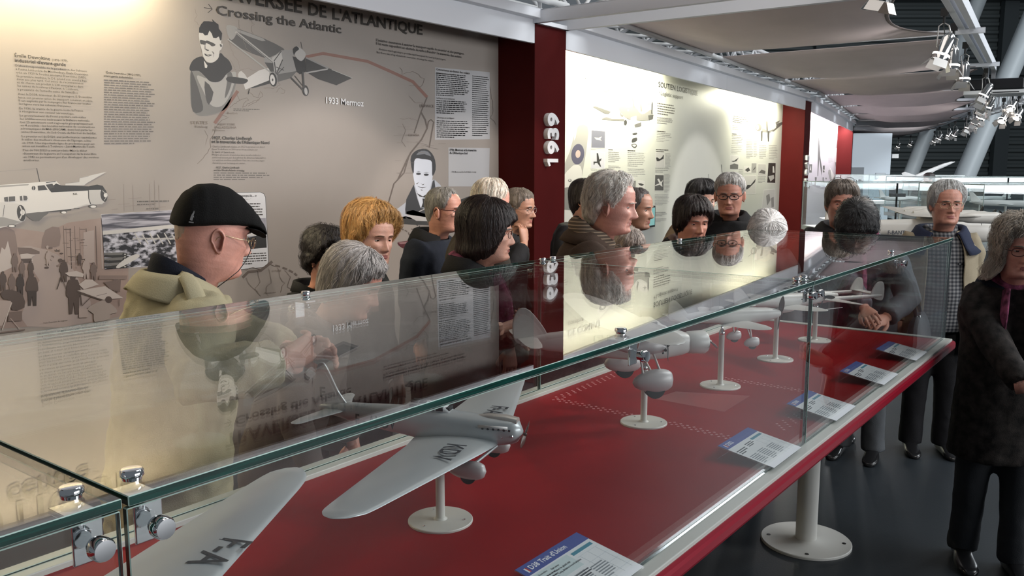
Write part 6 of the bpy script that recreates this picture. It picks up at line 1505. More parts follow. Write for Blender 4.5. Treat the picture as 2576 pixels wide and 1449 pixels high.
# --- smiling portrait above a flying boat
p = B1.part('smiling_portrait', 'bluish printed portrait of a smiling man in jacket and tie').use(CM); BL = (.93, .97, 1.06)
p.poly([(140, 930), (290, 820), (400, 600), (640, 540), (760, 700), (800, 900), (700, 1010), (190, 1010)], ink(.52, BL), 2); p.poly([(285, 900), (300, 780), (390, 600), (430, 760), (470, 880), (540, 900), (620, 560), (640, 540), (660, 700), (780, 860), (560, 1000), (290, 960)], ink(.05, BL), 1); p.poly([(420, 690), (480, 720), (580, 720), (590, 800), (520, 880), (470, 870)], ink(.70, BL)); p.poly([(495, 770), (525, 770), (530, 830), (545, 880), (480, 880), (500, 820)], .03)
p.poly([(385, 380), (410, 290), (500, 270), (600, 310), (615, 400), (620, 490), (600, 600), (570, 680), (510, 735), (460, 720), (420, 660), (395, 560), (380, 460)], ink(.72, BL), 3)
p.poly([(375, 450), (350, 300), (380, 220), (450, 175), (540, 170), (610, 220), (650, 310), (655, 420), (625, 490), (612, 470), (610, 330), (570, 300), (490, 290), (420, 280), (395, 320), (390, 450)], ink(.04, BL), 2); p.poly([(420, 240), (480, 190), (560, 200), (600, 260), (520, 230)], ink(.20, BL), 2)
for x, y in ((447, 470), (541, 480)): p.ell(x, y, 30, 14, ink(.05, BL)); p.poly([(x-38, y-18), (x, y-34), (x+38, y-20), (x, y-24)], ink(.30, BL))
p.poly([(470, 580), (500, 610), (520, 590), (495, 600)], .06); p.poly([(430, 615), (490, 635), (545, 625), (490, 645)], .05, 2); p.poly([(470, 660), (505, 668), (480, 672)], .10); p.poly([(415, 590), (450, 570), (430, 600)], .2); p.poly([(420, 700), (500, 745), (570, 700), (520, 760), (460, 745)], .05, 1); p.done()
p = B1.part('flying_boat_picture', 'printed picture of a flying boat with a dark red hull').use(CM)
p.poly([(150, 1010), (290, 985), (450, 1020), (640, 1060), (640, 1100), (420, 1090), (170, 1075)], .05, 1); p.poly([(300, 930), (380, 910), (540, 960), (660, 1050), (420, 1040), (310, 980)], .5, 1); p.line([(460, 1100), (430, 1270)], 14, .06); p.line([(290, 1000), (440, 1100)], 12, .05); p.line([(450, 930), (540, 890)], 10, .5); p.poly([(940, 790), (1080, 735), (1090, 850), (960, 850)], .05); p.poly([(190, 1310), (260, 1290), (560, 1260), (540, 1330), (330, 1385), (240, 1365)], ink(.09, (1, .2, .25)), 2); p.poly([(200, 1305), (420, 1280), (400, 1310), (230, 1325)], ink(.30, (1, .55, .55)), 1); p.done()

# =============== second board
B2.text('SOUTIEN LOGISTIQUE', px(C3, 822, 703), px(C3, 1142, 774), 13.2, 'heading_text', T_BLK, .012); B2.text('Logistic support', px(C3, 840, 768), px(C3, 1023, 804), 9.8, 'heading_text', ink(.06), .002)
p = B2.part('arrow_mark').use(C3); p.line([(822, 745), (836, 748)], 3, T_BLK); p.line([(829, 735), (837, 748), (829, 760)], 3, T_BLK); p.done()
for t, a, b_, c in (('DE COMBAT', (112, 560), (388, 615), 18), ('combat', (105, 635), (242, 655), 12)): B2.text(t, px(C3, *a), px(C3, *b_), c, 'heading_text', ink(.36), .01)
p = B2.part('bomber_picture', 'sepia printed picture of a four engined bomber with star insignia').use(CD)
p.poly([(870, 240), (960, 310), (1200, 560), (1390, 740), (1330, 760), (1180, 600), (950, 360)], .42, 1); p.poly([(880, 560), (930, 500), (1000, 480), (1390, 760), (1540, 880), (1640, 1030), (1500, 1200), (1340, 1120), (1160, 900), (960, 700)], .60, 1); p.poly([(1000, 760), (1160, 880), (1340, 1120), (1480, 1220), (1430, 1240), (1180, 960)], .36)
p.ell(1030, 645, 95, 76, .06, 35); p.poly([(1030+68*(1 if i % 2 == 0 else .4)*math.cos(PI*i/5-PI/2+.3), 645+62*(1 if i % 2 == 0 else .4)*math.sin(PI*i/5-PI/2+.3)) for i in range(10)], .72); p.poly([(1080, 690), (1160, 760), (1140, 785), (1110, 770), (1060, 710)], .70); p.line([(1085, 680), (1165, 765), (1145, 785), (1110, 775)], 6, .08); p.line([(960, 560), (905, 495), (920, 490), (985, 560)], 5, .4)
p.poly([(695, 1075), (780, 1065), (1160, 1200), (1150, 1260), (1010, 1250), (900, 1190)], .10, 1); p.poly([(930, 1380), (1040, 1320), (1160, 1200), (1340, 1120), (1500, 1200), (1640, 1240), (1520, 1390), (1400, 1420), (1100, 1400)], .58, 1); p.poly([(925, 1375), (1040, 1330), (1170, 1370), (1480, 1370), (1490, 1430), (1200, 1420), (940, 1395)], .14, 1); p.ell(1425, 1265, 42, 72, .12, -15); p.ell(1430, 1240, 22, 36, .7, -15)
p.poly([(1330, 1100), (1500, 1040), (1700, 1000), (1800, 1120), (1960, 1180), (2140, 1130), (2200, 1250), (2150, 1390), (1960, 1420), (1700, 1400), (1500, 1340)], .16, 2); p.poly([(1820, 1140), (1900, 1000), (2080, 880), (2190, 920), (2170, 1100), (2060, 1200), (1930, 1260)], .58, 2); p.poly([(1480, 1010), (1640, 950), (1700, 1040), (1580, 1090)], .5, 2); p.poly([(1650, 1340), (1790, 1300), (1790, 1440), (1650, 1440)], .6); p.poly([(2080, 1290), (2220, 1270), (2200, 1380), (2100, 1420)], .05, 1)
p.poly([(1700, 745), (1725, 800), (1720, 960), (1745, 1110), (1720, 1110), (1690, 930), (1685, 800)], .12, 1); p.poly([(1900, 950), (1920, 1060), (1940, 1180), (1900, 1210), (1880, 1060)], .12, 1); p.poly([(2185, 910), (2200, 1000), (2190, 1250), (2160, 1250), (2165, 1000)], .03, 1); p.ell(1585, 1165, 20, 20, .6); p.ell(2100, 1010, 34, 30, .2); p.line([(2040, 1020), (2150, 1000)], 8, .1); p.line([(2100, 950), (2095, 1070)], 8, .1)
p.use(CE); p.ell(716, 85, 18, 30, .04); p.poly([(820, 110), (900, 80), (900, 125), (830, 140)], .10); p.done()
p = B2.part('falling_loads_picture').use(CE); p.poly([(797, 215), (850, 205), (850, 225), (815, 235)], .06, 2); p.poly([(790, 315), (800, 275), (850, 262), (850, 300), (810, 320)], .05, 2); p.poly([(785, 345), (830, 335), (852, 355), (840, 380), (815, 385)], .08, 2); p.poly([(795, 350), (830, 345), (842, 358), (820, 372)], .5, 2); p.done()
p = B2.part('roundel_wing_picture', 'grey printed wing with a blue and pink roundel').use(CE)
p.poly([(-30, 640), (60, 430), (130, 170), (170, 120), (225, 105), (270, 135), (282, 200), (255, 430), (205, 720), (170, 1130), (-30, 1140)], .30, 1); p.poly([(-30, 740), (100, 590), (190, 600), (205, 720), (180, 850), (90, 830), (-30, 860)], .52, 2); p.poly([(-30, 860), (60, 840), (180, 860), (165, 1140), (-30, 1120)], .17, 1); p.poly([(120, 180), (150, 150), (130, 260), (110, 300)], .55)
p.ell(155, 458, 76, 122, ink(.09, (.85, .80, 1.25)), 6); p.ell(158, 456, 30, 46, ink(.42, (1, .78, .72)), 6); p.ell(62, 766, 20, 18, .12); p.ell(60, 762, 12, 10, .5); p.poly([(-30, 1110), (90, 1120), (200, 1170), (160, 1260), (-30, 1300)], .5, 1); p.done()
def photo(board, name, C, quad, sky, shapes, border=.66, lab=None):
    q = board.part(name, lab).use(C); cx = sum(a for a, b_ in quad)/4; cy = sum(b_ for a, b_ in quad)/4
    q.poly([(cx+(a-cx)*1.05, cy+(b_-cy)*1.05) for a, b_ in quad], border); q.poly(quad, sky)
    for pts, v in shapes: q.poly(pts, v)
    return q.done()
photo(B2, 'archive_photo', CE, [(318, 176), (476, 190), (474, 386), (314, 380)], ink(.16, (.95, .95, 1.2)), [([(350, 260), (400, 265), (440, 250), (420, 280), (440, 300), (400, 290), (370, 285)], .45)])
photo(B2, 'archive_photo', CE, [(312, 424), (472, 438), (470, 626), (310, 624)], ink(.46, (1, .98, 1.08)), [([(340, 545), (380, 545), (378, 445), (395, 445), (408, 520), (435, 505), (430, 530), (412, 548), (430, 605), (418, 606), (385, 560), (355, 565), (352, 583), (342, 580)], .03)])
photo(B2, 'archive_photo', CE, [(1072, 438), (1168, 444), (1176, 606), (1068, 604)], ink(.5), [([(1076, 500), (1090, 495), (1120, 515), (1150, 490), (1158, 468), (1168, 470), (1165, 510), (1110, 540), (1085, 540)], .03)])
photo(B2, 'archive_photo', CE, [(1066, 702), (1166, 704), (1164, 884), (1060, 884)], ink(.09), [([(1064, 822), (1115, 800), (1090, 750), (1110, 745), (1132, 785), (1160, 760), (1145, 800), (1152, 838), (1140, 835), (1118, 815), (1070, 832)], .62)])
photo(B2, 'archive_photo', CE, [(508, 680), (660, 676), (655, 760), (508, 760)], ink(.60), [([(635, 708), (650, 706), (648, 722)], .05), ([(520, 690), (524, 690), (530, 740), (526, 740)], .3)])
photo(B2, 'archive_photo', CE, [(860, 770), (940, 775), (940, 928), (860, 925)], ink(.58), [([(865, 800), (900, 800), (935, 815), (910, 832), (880, 820)], .06), ([(862, 880), (940, 875), (940, 928), (862, 925)], .10)])
photo(B2, 'archive_photo', CE, [(750, 770), (840, 768), (836, 880), (750, 880)], ink(.2), [([(760, 790), (790, 800), (780, 880), (760, 880)], .05)])
photo(B2, 'archive_photo', CF, [(716, 690), (795, 700), (790, 818), (712, 816)], ink(.52), [([(722, 745), (750, 740), (790, 712), (770, 745), (740, 752)], .04), ([(712, 780), (750, 765), (786, 775), (784, 818), (712, 816)], .12)])
photo(B2, 'archive_photo', CF, [(842, 790), (900, 790), (900, 852), (842, 852)], ink(.56), [([(846, 825), (880, 800), (896, 830), (870, 842)], .05)])
photo(B2, 'archive_photo', CF, [(908, 764), (953, 764), (950, 850), (906, 850)], ink(.28), [([(915, 830), (945, 790), (940, 815)], .06)])
photo(B2, 'archive_photo', CF, [(968, 770), (1038, 772), (1038, 875), (966, 873)], ink(.42), [([(972, 850), (1000, 820), (1034, 835), (1030, 860)], .10)])
photo(B2, 'archive_photo', CF, [(1062, 760), (1128, 762), (1124, 942), (1050, 940)], ink(.03), [([(1100, 790), (1112, 790), (1118, 850), (1100, 850)], .6), ([(1060, 880), (1110, 870), (1115, 900), (1080, 930)], .4)])
photo(B2, 'archive_photo', CF, [(842, 880), (948, 876), (944, 1040), (836, 1042)], ink(.5), [([(848, 1005), (870, 960), (900, 960), (945, 905), (940, 935), (890, 985), (870, 1000)], .04)])
photo(B2, 'archive_photo', CF, [(1020, 1010), (1120, 1000), (1118, 1180), (1000, 1190)], ink(.50), [([(1040, 1060), (1070, 1040), (1080, 1100), (1050, 1150)], .22), ([(1085, 1080), (1110, 1070), (1112, 1160), (1090, 1165)], .25)])
p = B2.part('transport_picture', 'sepia printed picture of a twin engined transport aircraft').use(CF)
p.poly([(1080, 420), (1195, 385), (1198, 400), (1110, 475), (1060, 470)], .10, 1); p.poly([(1120, 395), (1165, 372), (1160, 390), (1120, 410)], .12); p.poly([(975, 400), (985, 350), (1010, 340), (1080, 365), (1125, 395), (1130, 440), (1060, 480), (1000, 470)], .45, 2); p.poly([(1005, 440), (1060, 470), (1110, 450), (1080, 485), (1000, 480)], .16, 1); p.ell(972, 437, 28, 34, .12); p.ell(962, 437, 12, 22, .4); p.line([(925, 390), (955, 412)], 6, .2)
p.poly([(1035, 380), (1055, 380), (1060, 480), (1045, 480)], .10); p.poly([(990, 470), (1010, 470), (1005, 560), (995, 560)], .08, 1); p.poly([(1052, 470), (1072, 470), (1065, 565), (1056, 565)], .05, 1); p.poly([(980, 350), (1005, 345), (1000, 410), (980, 400)], .62, 1); p.done()
p = B2.part('small_text').use(CE); g_ = ink(.24)
p.lines(514, 400, 610, 1, 14, .03, T_TXT, 30, .7); p.lines(514, 428, 660, 6, 22, .05, g_, 31, .35); p.lines(514, 590, 660, 3, 17, .03, T_GREYL, 32, .35); p.lines(742, 410, 905, 1, 14, .04, T_TXT, 33, .7); p.lines(742, 435, 950, 8, 22, .04, g_, 34, .32); p.lines(742, 626, 950, 5, 20, .03, T_GREYL, 35, .3)
p.lines(1086, 20, 1280, 4, 22, .10, g_, 36, .35); p.lines(1086, 182, 1262, 1, 16, .08, T_TXT, 37, .6); p.lines(1084, 204, 1260, 4, 19, .08, g_, 38, .35); p.lines(1080, 282, 1256, 2, 17, .06, T_GREYL, 39, .35); p.lines(1076, 398, 1236, 2, 22, .05, T_TXT, 40, .5); p.lines(1184, 446, 1248, 12, 15, .03, T_GREY, 41, .35); p.lines(1068, 620, 1240, 3, 20, .03, g_, 42, .4); p.lines(1172, 690, 1244, 14, 16, .01, T_GREY, 43, .35); p.lines(1062, 930, 1236, 8, 17, .0, T_GREYL, 44, .35); p.lines(1060, 1140, 1210, 3, 19, -.02, g_, 45, .42); p.lines(1056, 1215, 1200, 3, 17, -.03, T_GREYL, 46, .35)
p.lines(310, 396, 420, 1, 10, .02, g_, 47, .4); p.lines(310, 640, 440, 1, 10, .02, g_, 48, .4); p.lines(4, 30, 60, 3, 30, .2, T_GREYL, 49, .25); p.done()
p = B2.part('small_text').use(CF); p.lines(50, 212, 210, 5, 23, .16, T_TXT, 50, .42); p.lines(47, 345, 198, 3, 22, .12, g_, 51, .35)
p.lines(736, 330, 876, 4, 17, .14, T_TXT, 52, .4); p.lines(734, 418, 862, 3, 15, .10, g_, 53, .4); p.lines(730, 492, 802, 1, 13, .06, T_TXT, 54, .6); p.lines(728, 506, 835, 6, 15, .05, g_, 55, .35); p.lines(724, 600, 830, 5, 16, .03, T_GREYL, 56, .35); p.lines(860, 545, 920, 12, 15, .03, T_GREY, 57, .4); p.lines(926, 562, 960, 10, 15, .03, T_GREYL, 58, .35); p.lines(978, 600, 1046, 8, 16, .02, T_GREY, 59, .4); p.lines(1066, 598, 1146, 9, 15, .02, T_GREY, 60, .4); p.lines(790, 818, 830, 14, 15, 0, T_GREYL, 61, .35); p.lines(966, 884, 1040, 5, 13, 0, T_GREY, 62, .4); p.done()
p = B2.part('antenna_lines').use(CF); p.line([(632, 775), (642, 868)], 5, .06); p.line([(517, 862), (520, 968)], 4, .15); p.done()
# small screen on the board behind the visitors
k = MB(); x0_, z0_ = B2.at(*px(CE, 890, 1330)); x1_, z1_ = B2.at(*px(CE, 1038, 1062)); k.box(x0_, x1_, SET-.035, SET-.002, z0_, z1_)
scr = k.build('screen', mat('screen_casing', (.012, .012, .014), rough=.3), B2.root, bevel=.004); k = MB(); k.box(x0_+.02, x1_-.02, SET-.0365, SET-.034, z0_+.02, z1_-.02); k.build('screen_face', mat('screen_picture', (.06, .13, .13), rough=.15, emit=(.30, .62, .60), estr=.5), scr)
# =============== third board
p = B3.part('jet_fighter_picture', 'dark printed needle shaped aircraft on the far board').use(CH)
p.poly([(262, 470), (282, 540), (300, 860), (330, 1060), (322, 1190), (300, 1040), (280, 900), (262, 1190), (252, 1190), (258, 800)], .10, 1); p.poly([(560, 700), (600, 540), (640, 510), (625, 960), (600, 1210), (555, 960)], .22, 1); p.poly([(560, 705), (608, 712), (600, 955), (550, 950)], .6); p.poly([(440, 1090), (480, 1075), (540, 1200), (600, 1215), (520, 1300), (460, 1240), (436, 1140)], .28, 1); p.poly([(455, 1020), (550, 1190), (500, 1260), (480, 1100)], .66); p.done()
for qd, sh in (([(108, 985), (158, 985), (150, 1135), (104, 1135)], [(120, 1080), (135, 1000), (140, 1100)]), ([(345, 1010), (378, 1010), (374, 1130), (342, 1130)], [(348, 1080), (372, 1080), (370, 1110)])): photo(B3, 'archive_photo', CH, qd, ink(.10), [(sh, .6)])
p = B3.part('small_text').use(CH); p.lines(142, 450, 218, 7, 22, .14, g_, 70, .35); p.lines(424, 530, 508, 8, 20, .10, g_, 71, .35); p.lines(180, 690, 230, 8, 18, .05, T_GREYL, 72, .35); p.lines(440, 720, 520, 14, 18, .03, T_GREYL, 73, .35); p.poly([(205, 1210), (240, 1215), (230, 1290), (210, 1270)], .12); p.poly([(340, 1215), (360, 1215), (355, 1300), (342, 1300)], .12); p.poly([(385, 1220), (415, 1225), (400, 1260)], .15); p.poly([(95, 1300), (125, 1340), (110, 1420), (90, 1400)], .12); p.done()
# ---------------------------------------------------------------- canopy of stretched fabric and its frame
M_sail = mat('taupe_sail_fabric', (.66, .56, .55), rough=.8, var=.04, vscale=3, bump=.1, bscale=200)
M_tube = mat('white_truss_tube', (.66, .67, .68), rough=.4)
def facet(x):
    """front line of the exhibition wall at distance x: (y, direction angle)"""
    if x < 5.85: return 3.915, 0.0
    if x < 13.93+.42: return 3.915+(x-5.85)*math.tan(A2), A2
    if x < 22.3: return 4.75+(x-14.345)*math.tan(A3), A3
    if x < 30: return 6.325+(x-22.3)*math.tan(A3*1.5), A3*1.5
    return 8.65+(x-30)*math.tan(A3*2), A3*2
def arc_pt(s, off):
    """s = metres along the canopy, off = metres from the fascia towards the aisle"""
    x = s; y, a = facet(x)
    # soften the bends
    if 4.5 < x < 7.2: t = sstep(4.5, 7.2, x); a = A2*t
    if 12.8 < x < 15.8: t = sstep(12.8, 15.8, x); a = A2+(A3-A2)*t
    if 20.5 < x < 24: t = sstep(20.5, 24, x); a = A3*(1+.5*t)
    if 28.4 < x < 31.6: t = sstep(28.4, 31.6, x); a = A3*(1.5+.5*t)
    return Vector((x+math.sin(a)*off, y-math.cos(a)*off, 0))
SAILS = [(-3.2, 1.0), (1.25, 5.25), (6.15, 9.0), (9.35, 12.1), (12.4, 15.0), (15.3, 17.8), (18.1, 20.5), (20.8, 23.2), (23.5, 25.9), (26.2, 28.6), (28.9, 31.3), (31.6, 34.0), (34.3, 36.7)]
for i, (s0, s1) in enumerate(SAILS):
    labs = ['fabric sail overhead at the left, out of the picture', 'brown-lit fabric sail overhead at the top edge', 'nearest full grey-brown fabric sail beyond the double beam', 'second grey-brown fabric sail of the canopy'] + ['grey-brown fabric sail number %s along the canopy' % w for w in ('three', 'four', 'five', 'six', 'seven', 'eight', 'nine', 'ten', 'eleven')]
    k = MB(); N, R_ = 26, 18; vs = []; fs = []
    for j in range(R_+1):
        v = j/R_
        for q in range(N+1):
            u = q/N; inset = .30*math.sin(PI*v)*u**6                      # hollow front edge
            s = s0+(s1-s0)*v; off = .12+(2.36-inset*1.15)*u
            pt = arc_pt(s, off); sag = -.14*math.sin(PI*v)*sstep(0, .35, u)*(1-.5*sstep(.6, 1, u))
            vs.append((pt.x, pt.y, 2.975+sag+.02*u))
    for j in range(R_):
        for q in range(N): fs.append((j*(N+1)+q, j*(N+1)+q+1, (j+1)*(N+1)+q+1, (j+1)*(N+1)+q))
    k.add(vs, fs); o = k.build('fabric_sail', M_sail, None, smooth=True, fix=False); sd = o.modifiers.new('thick', 'SOLIDIFY'); sd.thickness = .006
    tag(o, labs[i], 'fabric sail', 'fabric sails of the canopy')
    # hem tape along the hollow edge
    k = MB(); k.tube([Vector(vs[j*(N+1)+N])+Vector((0, 0, -.004)) for j in range(R_+1)], [(.020, .006)]*(R_+1), 8); k.build('hem', mat('sail_hem', (.20, .165, .155), rough=.8), o, smooth=True)
# cross beams carrying the sails
def cross_beam(s, lab, w=.05, h=.095, z0=2.80):
    a, b_ = arc_pt(s, -.05), arc_pt(s, 2.75); d = (b_-a); L_ = d.length; an = math.atan2(d.y, d.x)
    r = empty('cross_beam', (a.x, a.y, z0), an, lab, 'beam', 'cross beams of the canopy')
    k = MB(); k.box(0, L_, -w/2, w/2, 0, .008); k.box(0, L_, -w/2, -w/2+.008, 0, h); k.box(0, L_, w/2-.008, w/2, 0, h); k.box(0, L_, -w/2, w/2, h-.008, h); k.build('channel', M_grey, r, bevel=.002)
    k = MB(); k.box(-.02, .10, -.10, .10, h, h+.012); k.build('end_plate', M_grey, r)
    return r
cross_beam(5.42, 'left grey cross beam of the pair above the first red pillar'); cross_beam(5.84, 'right grey cross beam of the pair above the first red pillar')
for n_, s in (('first', 9.17), ('second', 12.25), ('third', 15.15), ('fourth', 17.95), ('fifth', 20.65)): cross_beam(s, 'grey cross beam between fabric sails, %s one beyond the pillar' % n_, .04, .05, 3.0)
# lattice girders above the canopy
def lattice(p0, p1, w, h, n, r1, r2, name, lab, group):
    p0, p1 = Vector(p0), Vector(p1); d = (p1-p0); L_ = d.length; d.normalize(); sd = d.cross(Vector((0, 0, 1))).normalized(); upz = Vector((0, 0, 1))
    root = empty(name, p0, 0, lab, 'girder', group); C_ = [sd*(-w/2), sd*(w/2), sd*(-w/2)+upz*h, sd*(w/2)+upz*h]
    for c in C_: k = MB(); k.cyl(c, c+d*L_, r1, n=8); k.build('chord', M_tube, root, smooth=True)
    for i in range(n):
        a, b_ = d*(L_*i/n), d*(L_*(i+1)/n); m_ = (a+b_)/2
        for u, v in ((0, 2), (1, 3), (0, 1), (2, 3)):
            k = MB(); k.cyl(a+C_[u], m_+C_[v], r2, n=6); k.cyl(m_+C_[v], b_+C_[u], r2, n=6); k.build('brace', M_tube, root, smooth=True)
    return root
g0, g1 = arc_pt(-1.0, -.02), arc_pt(5.7, -.02); lattice((g0.x, g0.y, 2.955), (g1.x, g1.y, 2.955), .26, .26, 9, .026, .016, 'lattice_girder', 'white lattice girder above the first fascia beam', 'lattice girders over the canopy')
g0, g1 = arc_pt(5.9, -.02), arc_pt(14.1, -.02); lattice((g0.x, g0.y, 2.955), (g1.x, g1.y, 2.955), .26, .26, 13, .026, .016, 'lattice_girder', 'white lattice girder above the pale panel and its fascia', 'lattice girders over the canopy')
g0, g1 = arc_pt(14.3, -.02), arc_pt(22.4, -.02); lattice((g0.x, g0.y, 2.955), (g1.x, g1.y, 2.955), .26, .26, 13, .026, .016, 'lattice_girder', 'white lattice girder above the far fascia beam', 'lattice girders over the canopy')
lattice((9.0, 6.3, 3.85), (9.4, -1.5, 3.95), .55, .55, 11, .034, .022, 'lattice_girder', 'thick white lattice girder crossing above the nearest full sail', 'lattice girders over the canopy')
lattice((14.5, 7.0, 4.4), (15.0, -1.0, 4.5), .6, .6, 10, .036, .024, 'lattice_girder', 'thick white lattice girder crossing behind the nearest full sail', 'lattice girders over the canopy')
# front rail with the spotlights, bending with the canopy
RAIL = [arc_pt(s, 2.60)+Vector((0, 0, 3.09)) for s in (1.0, 3.5, 6.0, 8.4, 10.8, 13.2, 15.6, 18.0, 20.4, 22.8, 25.2, 27.6, 30.0, 32.4, 34.8, 37.2)]
fr = empty('front_rail', RAIL[0], 0, 'grey double rail along the front edge of the canopy carrying spotlights', 'rail')
for dy, dz in ((-.045, 0), (.045, .0)):
    for a, b_ in zip(RAIL, RAIL[1:]):
        k = MB(); d = (b_-a); an = math.atan2(d.y, d.x); k.box(0, d.length, -.028, .028, -.05, .05, Matrix.Translation(a-RAIL[0]+Vector((0, dy, dz))) @ Matrix.Rotation(an, 4, 'Z')); k.build('rail_segment', M_grey, fr, bevel=.003)
M_spot = mat('spot_polished', (.75, .74, .73), rough=.10, metal=1.0); M_barn = mat('barn_door_metal', (.55, .53, .51), rough=.3, metal=.6); M_collar_glint = mat('collar_glint_emission', (1, .95, .88), rough=.2, emit=(1.0, .94, .86), estr=2.2); M_lampface = mat('spot_lamp_glow', (1, .95, .85), rough=.2, emit=(1.0, .93, .84), estr=9.0)
def spotlight(pos, aim, lab, sc=1.0, dim=False):
    r = empty('spotlight', pos, 0, lab, 'spotlight', 'spotlights along the canopy rail'); d = (Vector(aim)-Vector(pos)).normalized(); Q = d.to_track_quat('-Z', 'Y').to_matrix().to_4x4() @ Matrix.Scale(sc, 4)
    k = MB(); k.lathe([(0, .16), (.022, .155), (.040, .135), (.048, .11), (.050, .0), (.056, -.004), (.060, -.02), (.058, -.05), (.052, -.05), (.050, -.03), (.03, -.028), (0, -.028)], 24, Q); h = k.build('lamp_housing', M_spot, r, smooth=True); autosmooth(h)
    k = MB(); k.lathe([(.0605, -.004), (.0635, -.006), (.0635, -.019), (.0605, -.021)], 24, Q); k.build('collar_glint_ring', M_collar_glint if not dim else M_barn, h, smooth=True)  # lamplight reflected by the collar, imitated with emission
    k = MB(); k.lathe([(0, -.033), (.046, -.033), (.046, -.036), (0, -.036)], 20, Q); k.build('lamp_face', M_lampface if not dim else M_barn, h)
    for a in range(4):
        k = MB(); Mt = Q @ Matrix.Rotation(a*PI/2, 4, 'Z') @ Matrix.Translation((.058, 0, -.05)) @ Matrix.Rotation(math.radians(-32), 4, 'Y'); k.box(-.001, .001, -.05, .05, -.075, 0, Mt); k.build('barn_door', M_barn, h)
    k = MB(); k.tube([Q @ Vector((0, .052, .03)), Q @ Vector((0, .066, .06)), (0, .035*sc, .20*sc), (0, 0, .225*sc), (0, -.035*sc, .20*sc), Q @ Vector((0, -.066, .06)), Q @ Vector((0, -.052, .03))], .005*sc, 8); k.build('yoke', M_barn, r, smooth=True)
    k = MB(); k.cyl((0, 0, .22*sc), (0, 0, .30*sc), .010*sc, n=10); k.box(-.02*sc, .02*sc, -.025*sc, .025*sc, .27*sc, .33*sc); k.build('hook_clamp', M_darkmetal, r)
    k = MB(); k.tube([Q @ Vector((.02, 0, .15)), Q @ Vector((.07, .02, .16)), Vector((.10, 0, .10))*sc, Vector((.09, .02, .22))*sc, Vector((.02, .0, .29))*sc], .004*sc, 6); k.build('cable', M_blkframe, r, smooth=True)
    return r
near = [(2372, 92, 8.3, 'large polished spotlight nearest the camera under the rail'), (2415, 110, 9.2, 'second polished spotlight tucked behind the nearest one'), (2428, 172, 10.6, 'polished spotlight left of the black box on the rail')]
def rail_at(x):
    for a, b_ in zip(RAIL, RAIL[1:]):
        if a.x <= x <= b_.x: return a.lerp(b_, (x-a.x)/(b_.x-a.x))
    return RAIL[-1]
for (x_, y_, X, lab) in near:
    q = rail_at(X); spotlight((q.x, q.y+.10, 2.70), (q.x-.25, q.y+.6, 1.2) if X < 9 else (q.x-.1, q.y+.1, 1.3), lab, 1.15)
ORD = ['first', 'second', 'third', 'fourth', 'fifth', 'sixth', 'seventh', 'eighth', 'ninth', 'tenth', 'eleventh', 'twelfth', 'thirteenth', 'fourteenth', 'fifteenth', 'sixteenth', 'seventeenth', 'eighteenth']
for i in range(18):
    X = 12.6+.7*i+.042*i*i; q = rail_at(X); spotlight((q.x, q.y+.05*(i % 2), 2.66-.02*(i % 3)), (q.x-.3+.3*(i % 3), q.y+.9, .9), 'lit spotlight on the far rail, %s beyond the black box' % ORD[i], 1.0+.1*(i % 2))
q = at_z(2222, 8, 2.74); spotlight((q.x, q.y, 2.80), (q.x+.1, q.y+.5, 1.0), 'spotlight with warm lit barn doors hanging under the top edge of the nearest sail', 1.0, True)
# working spot lamps: light thrown from the rail on the boards and the visitors
def spot_lamp(pos, tg, e, ang, col=(1.0, .90, .82), blend=.35): lamp('spot_beam', 'SPOT', pos, e, col, tg, spot_size=math.radians(ang), spot_blend=blend, shadow_soft_size=.05)
spot_lamp((4.0, 1.45, 2.78), (3.55, 4.27, .80), 115, 46, blend=.3); spot_lamp((5.2, 1.50, 2.78), (4.95, 4.27, .95), 100, 42, blend=.3); spot_lamp((2.2, 1.40, 2.78), (1.7, 4.27, .7), 70, 50, blend=.5); spot_lamp((9.7, 1.7, 2.75), (10.0, 4.6, 1.05), 160, 40, (1, .97, .95), .3)
spot_lamp((3.0, .2, 2.9), (1.5, 2.2, 1.35), 45, 50); spot_lamp((6.5, .9, 2.8), (4.6, 2.4, 1.4), 110, 60); spot_lamp((4.9, .2, 2.9), (3.1, 2.4, 1.4), 100, 62); spot_lamp((3.4, -.9, 2.9), (5.2, 1.1, 1.4), 90, 50)
for x_ in (2.2, 5.2, 8.2, 11.4, 15.0, 19.0): q = rail_at(x_); lamp('fascia_fill', 'SPOT', (q.x, q.y-.05, 2.38), 13, (1, .96, .94), (q.x+.1, q.y+2.3, 2.80), spot_size=math.radians(110), spot_blend=.9, shadow_soft_size=.08)  # added wide fill lamps that brighten the fascia, no fittings modelled
# black projector box on the rail
q = rail_at(13.6); bb = empty('projector_box', (q.x, q.y, 2.72), math.radians(8), 'black box with pale base hanging on the canopy rail', 'projector')
k = MB(); k.box(-.30, .30, -.42, .30, .05, .20); k.build('casing', M_blkframe, bb, bevel=.02); k = MB(); k.box(-.30, .30, -.42, .30, 0, .05); bs_ = k.build('base', M_white, bb, bevel=.005); k = MB(); k.box(-.305, -.30, -.36, -.05, .012, .024); k.build('vent', M_blkframe, bs_)

